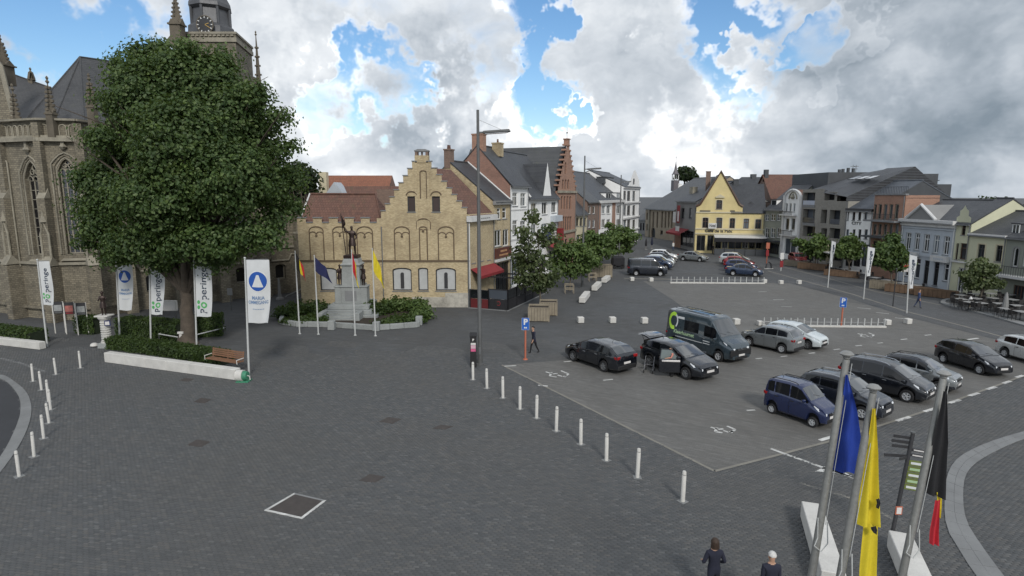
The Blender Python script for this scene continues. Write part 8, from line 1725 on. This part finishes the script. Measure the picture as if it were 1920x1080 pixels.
for i, (px, py) in enumerate(((1800, 567), (1826, 565), (1856, 564), (1890, 566), (1800, 575), (1828, 574), (1860, 573), (1895, 576), (1838, 583), (1872, 584), (1905, 588), (1882, 594), (1912, 600), (1815, 581))):
    row_, k0 = (('back', i) if i < 4 else ('second', i - 4) if i < 8 else ('third', {13: 0, 8: 1, 9: 2, 10: 3}[i]) if i in (8, 9, 10, 13) else ('kerb', i - 11)); LT1 = f'pale terrace table by the right edge, {nth(k0)} in the {row_} row'
    b = G(px, py, .095); a = random.uniform(-.3, .3)
    ta = make_table(LT1, GT1, b, a, .42) if ta is None else (copy_tree(ta, b, a, LT1), ta)[1]
    for k in range(4):
        LC1 = f'dark chair at the {SIDE[k]} side of the {nth(k0)} {row_} row table, right-edge terrace'
        q = a + math.pi / 2 * k + random.uniform(-.15, .15); c = b + Vector((math.sin(q) * -.72, math.cos(q) * .72, 0))
        ch = make_chair(LC1, GC1, c, q) if ch is None else (copy_tree(ch, c, q, LC1), ch)[1]
ta2 = thing_t = None
GT2, GC2 = 'tables in the black screened terrace', 'dark chairs in the black screened terrace'
P0 = G(884, 579); U = L1.u; Nn = Vector((U.y, -U.x, 0))
# black wind screens of the corner terrace
te = thing('terrace_screen', 'black terrace wind screens with red panels before the corner shop', 'screen', L1.P + Vector((0, -.2, 0)), math.atan2(U.y, U.x))
D_, Lt = 3.9, 11.0; hs = 1.75
def tl(x, y): return Vector((x, -y, 0))
def screen(a, b, nm, hh=hs, lower=m_black, frame=True):
    d = b - a; L_ = d.length; an = math.atan2(d.y, d.x); c = (a + b) / 2; MB().obox((c.x, c.y, hh * .27), L_ / 2 - .03, .025, hh * .25, an).build('lower_panel', lower, te); MB().obox((c.x, c.y, hh * .76), L_ / 2 - .05, .010, hh * .22, an).build('glass_panel', m_glass2, te)
    MB().obox((c.x, c.y, hh), L_ / 2, .04, .035, an).build('top_rail', m_black, te)
    for p in (a, b): MB().obox((p.x, p.y, hh / 2), .05, .05, hh / 2 + .05, an).build('post', m_black, te)
dkred = mat('dark red panel', (.11, .012, .014), .6)
screen(tl(0, .1), tl(0, 2.0), 'end', lower=dkred); screen(tl(0, 2.0), tl(.0, D_), 'end', 1.9)
for k in range(5): screen(tl(Lt * k / 5, D_), tl(Lt * (k + 1) / 5, D_), 'side', 1.9 if k < 2 else 1.3)
q = tl(0, 3.0); MB().tube([(-.04, q.y + .16 * math.cos(t), .62 + .2 * math.sin(t)) for t in np.linspace(.6, 5.6, 12)], .03, 5).build('red_emblem', m_redc, te)
MB().box(-.3, Lt, -D_ - .15, -D_ + .1, 0, .06).box(-.3, -.1, -D_, 0, 0, .06).build('deck_edge', m_kerb, te)
for x in (2.6, 5.2): MB().box(x - .05, x + .05, -D_ + .05, -.1, 2.6, 2.72).cyl((x, -D_ + .1, 0), (x, -D_ + .1, 2.7), .05, n=8).build('canopy_frame', m_black, te)
tb = cb = None; base = te.location
M_ = Matrix.Rotation(te.rotation_euler.z, 4, 'Z')
for i, (x, y) in enumerate(((.9, 1.1), (.9, 2.9), (2.6, 2.0), (4.2, 3.0), (5.6, 1.6), (7.4, 2.6))):
    lt = f'pale table in the black screened terrace, {nth(i)} counted from the square'
    b = base + (M_ @ tl(x, y)); tb = make_table(lt, GT2, b, .4) if tb is None else (copy_tree(tb, b, None, lt), tb)[1]
    for s in (-1, 1): c = b + U * .7 * s; rz_ = math.atan2(U.y, U.x) - s * math.pi / 2; lc = f'dark chair at the {"near" if s < 0 else "far"} side of the {nth(i)} table in the black screened terrace'; cb = make_chair(lc, GC2, c, rz_) if cb is None else (copy_tree(cb, c, rz_, lc), cb)[1]
# terraces along the right-hand houses
def parasol(label, px, py, pt, open_=False, m=None):
    b = G(px, py); h = HT(px, py, pt); t = thing('closed_parasol', label, 'parasol', b, 0, 'folded parasols of the terraces'); MB().cyl((0, 0, 0), (0, 0, h), .035, n=8).build('pole', m_wood, t); MB().lathe([(.04, h * .30), (.20, h * .36), (.24, h * .45), (.15, h * .8), (.05, h)], (0, 0, 0), 9).build('canopy', m or m_gutter, t, smooth=30); MB().lathe([(.3, 0), (.3, .08), (.06, .12)], (0, 0, 0), 10).build('foot', m_kerb, t)
parasol('folded white parasol before the slim white ornate house', 1498, 493, 457); parasol('folded cream parasol before the modern flats', 1549, 506, 458, m=m_cream); parasol('folded white parasol at the pillar of the slim white ornate house', 1468, 483, 450); parasol('folded pale parasol in the terrace at the right edge', 1882, 594, 548, m=m_greyr); parasol('folded white parasol left in the terrace at the right edge', 1818, 578, 556)
parasol('dark blue folded parasol by the far parked vans', 1222, 467, 444, m=mat('navy parasol', (.012, .016, .04), .8)); parasol('black folded parasol behind the far white cube row', 1211, 468, 447, m=m_black)
for px, py, w, d, h, l, m_ in ((1490, 500, 3.2, .6, .8, 'pale timber planter at the terrace by the slim white house', m_wood), (1522, 506, 4.0, .6, .85, 'orange timber planter before the modern flats', m_woodo), (1575, 519, 4.0, .6, .75, 'low timber planter before the white shop house', m_woodo), (1652, 543, 2.4, .7, .95, 'square timber planter before the red block', m_wood), (1700, 551, 4.2, .7, .8, 'orange brown planter row before the blue house, left piece', m_woodo), (1752, 558, 3.6, .7, .8, 'orange brown planter row before the blue house, right piece', m_woodo)):
    planter(l, px, py, w, d, h, R(-52), 9, 'timber planters of the right-hand terraces', 'terrace_planter', m_)
t = thing('terrace_canopy', 'white flat canopy over the terrace before the white shop house', 'canopy', G(1598, 512)); MB().box(-2.6, 2.8, .5, 4.5, 2.5, 2.62).build('roof_sheet', m_gutter, t); [MB().cyl((x, y, 0), (x, y, 2.5), .05, n=8).build('post', m_dframe, t) for x in (-2.5, 2.7) for y in (.6, 4.4)]
t = thing('terrace_canopy', 'white flat canopy over the far terrace of the cafe', 'canopy', G(1345, 474)); MB().box(-1.2, 1.2, -.3, .3, 0, 1.0).build('white_counter', m_gutter, t); MB().box(-1.25, 1.25, -.35, .35, 1.0, 1.06).build('counter_top', m_dframe, t); t['label'] = 'white counter block before the long dark awning of the cafe'; t['category'] = 'counter'; t.name = 'white_counter'
tc = cc = None
for i, (px, py) in enumerate(((1508, 497), (1540, 505), (1562, 511), (1580, 514), (1600, 518), (1622, 523), (1640, 532), (1662, 537), (1690, 543), (1715, 547), (1368, 474), (1388, 474), (1408, 474), (1425, 475))):
    b = G(px, py); nm = f'{nth(i)} table of the terraces from the slim white house to the blue house' if i < 10 else f'{nth(i - 10)} table under the long awning of the yellow cafe'; tc = make_table('pale ' + nm, 'tables of the terraces across the street', b, .3, .45) if tc is None else (copy_tree(tc, b, None, 'pale ' + nm), tc)[1]
    for s in (-1, 1): c = b + Vector((.75 * s, .1, 0)); lc = f'dark chair {"left" if s < 0 else "right"} of the ' + nm.replace('of the terraces ', ''); cc = make_chair(lc, 'chairs of the terraces across the street', c, -s * math.pi / 2) if cc is None else (copy_tree(cc, c, -s * math.pi / 2, lc), cc)[1]
t = thing('dark_market_cart', 'dark covered cart under the last street tree beside the black van', 'cart', G(1158, 503)); MB().obox((0, 0, 1.0), .9, .7, .75, bev=.2).build('cover', m_black, t); [MB().cyl((x, -.7, .3), (x, -.6, .3), .3, n=14).build('wheel', m_tyre, t) for x in (-.6, .6)]
# ================================================================ foreground: flagpoles, signpost, white blocks
m_alu = mat('brushed pole metal', (.30, .30, .285), .4, .2, 2, 20, .05, .5)
def big_pole(label, top, bot, Yt, Yb, flag, r=.055):
    T_, B_ = AT(*top, Yt), AT(*bot, Yb); d = T_ - B_; g = B_ - d * (B_.z / d.z); t = thing('front_flagpole', label, 'flagpole', g, 0, 'three flagpoles in the foreground'); T_ = T_ - g
    MB().tube([(0, 0, 0), T_ * .5, T_], [r * 1.15, r * 1.08, r * .9], 14).cyl((0, 0, 0), (0, 0, .03), .18, n=16).build('pole', m_alu, t, smooth=40); MB().lathe([(.03, 0), (.05, .02), (.05, .05), (.095, .07), (.10, .09), (.06, .125), (.02, .135)], T_, 16).build('pole_cap', m_alu, t, smooth=40)
    kx = T_ * .66; MB().tube([kx + Vector((-.06, -.06, .32)), kx + Vector((-.05, -.08, 0)), kx + Vector((-.10, -.10, -.12)), kx + Vector((-.0, -.12, -.20)), kx + Vector((.10, -.10, -.08)), kx + Vector((.09, -.06, .25))], .009, 6).build('halyard_loop', m_pole, t); MB().tube([T_ * .66 + Vector((.07, -.05, .2)), T_ + Vector((.06, -.05, -.05))], .005, 5).build('halyard', m_pole, t)
    for nm, m_, pix, Y, fold in flag:                 # hanging cloth: left edge and right edge given from top to bottom
        A_ = [AT(x, y, Y) - g for x, y in pix[0]]; C_ = [AT(x, y, Y) - g for x, y in pix[1]]
        def pl(P, v): f = v * (len(P) - 1); i = min(int(f), len(P) - 2); return P[i].lerp(P[i + 1], f - i)
        def S(u, v): return pl(A_, v).lerp(pl(C_, v), u) + Vector((0, fold * math.sin(u * 9 + v * 2.2) * (.3 + .7 * v) - .5 * fold * math.cos(v * 5), 0))
        MB().grid(S, 18, 24).build(nm, m_, t, smooth=70)
    return t
big_pole('foreground flagpole with hanging plain blue flag', (1587, 674), (1522, 1078), 8.6, 8.3, [('blue_flag', m_fblue, ([(1584, 702), (1574, 800), (1563, 882)], [(1588, 702), (1608, 775), (1617, 838), (1611, 890)]), 8.5, .045)])
yl = [('yellow_flag', m_fyel, ([(1634, 765), (1622, 880), (1609, 985)], [(1640, 765), (1647, 850), (1647, 985)]), 8.0, .05), ('yellow_flag_end', m_fyel, ([(1618, 975), (1616, 1040), (1612, 1110)], [(1645, 985), (1645, 1040), (1641, 1110)]), 8.05, .03), ('lion_print', m_fblk, ([(1642, 936), (1645, 944), (1643, 952)], [(1648, 934), (1651, 944), (1647, 954)]), 7.92, .01), ('lion_print', m_fblk, ([(1632, 988), (1634, 993), (1638, 999)], [(1642, 986), (1645, 994), (1643, 1002)]), 7.9, .01)]
big_pole('foreground flagpole with hanging yellow flag bearing black lion print', (1637, 737), (1576, 1078), 8.1, 7.9, yl)
big_pole('foreground flagpole with hanging black, yellow and red flag', (1769, 710), (1692, 1078), 8.8, 8.5, [('black_stripe', m_fblk, ([(1767, 733), (1752, 830), (1737, 925)], [(1774, 733), (1778, 830), (1769, 935)]), 8.6, .045), ('yellow_stripe', m_fyel, ([(1756, 922), (1758, 950), (1760, 968)], [(1766, 930), (1766, 950), (1763, 972)]), 8.63, .01), ('red_stripe', m_fred, ([(1752, 938), (1748, 985), (1744, 1020)], [(1762, 936), (1761, 985), (1758, 1022)]), 8.58, .03)])
for l, a, b in (('long white concrete block at the foot of the blue flag pole', (1519, 972), (1560, 1110)), ('white concrete block at the foot of the black flag pole', (1684, 1030), (1722, 1120))):
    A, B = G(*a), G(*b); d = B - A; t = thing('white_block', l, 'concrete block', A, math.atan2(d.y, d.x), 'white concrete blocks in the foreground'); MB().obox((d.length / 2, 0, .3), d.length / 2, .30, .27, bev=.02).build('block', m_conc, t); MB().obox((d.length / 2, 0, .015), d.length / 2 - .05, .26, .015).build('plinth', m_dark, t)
b = G(1668, 1024); T_ = AT(1712, 812, b.y + .25) - b; t = thing('fingerpost', 'dark signpost with many pointing boards and a lime green panel between the flagpoles', 'signpost', b)
MB().tube([(0, 0, 0), T_], .055, 10).build('post', m_dframe, t, smooth=40); MB().cyl(T_, T_ + Vector((0, 0, .04)), .07, n=12).build('post_cap', m_steel, t)
def board(f, rz, L_, hgt, m_, txt=True, tm=None):
    p = T_ * f; d = Vector((math.cos(rz), math.sin(rz), 0)); c = p + d * (L_ / 2 + .05); bd = MB().obox(c, L_ / 2, .012, hgt / 2, rz).build('finger_board', m_, t); e = Vector((d.y, -d.x, 0))
    if txt: MB().obox(c + e * .014, L_ / 2 * .8, .003, hgt * .22, rz).build('board_print', tm or m_plate, bd)
m_lim = mat('lime panel', (.13, .16, .035), .6, .15, 3, 30, 0)
for f, rz, L_ in ((.955, R(155), .42), (.915, R(158), .45), (.875, R(160), .42), (.80, R(172), .62), (.79, R(-160), .3), (.86, R(-30), .5), (.815, R(-28), .42)): board(f, rz, L_, .09, m_dframe)
for k in range(5): board(.745 - .052 * k, R(-24), .46, .165, m_lim, True, m_pwhite if k % 2 == 0 else m_pgreen)
p = T_ * .33; fr = MB().obox(p + Vector((0, -.07, 0)), .10, .012, .13).build('notice_frame', m_orangep, t); MB().obox(p + Vector((0, -.085, 0)), .07, .005, .10).build('notice', m_plate, fr)
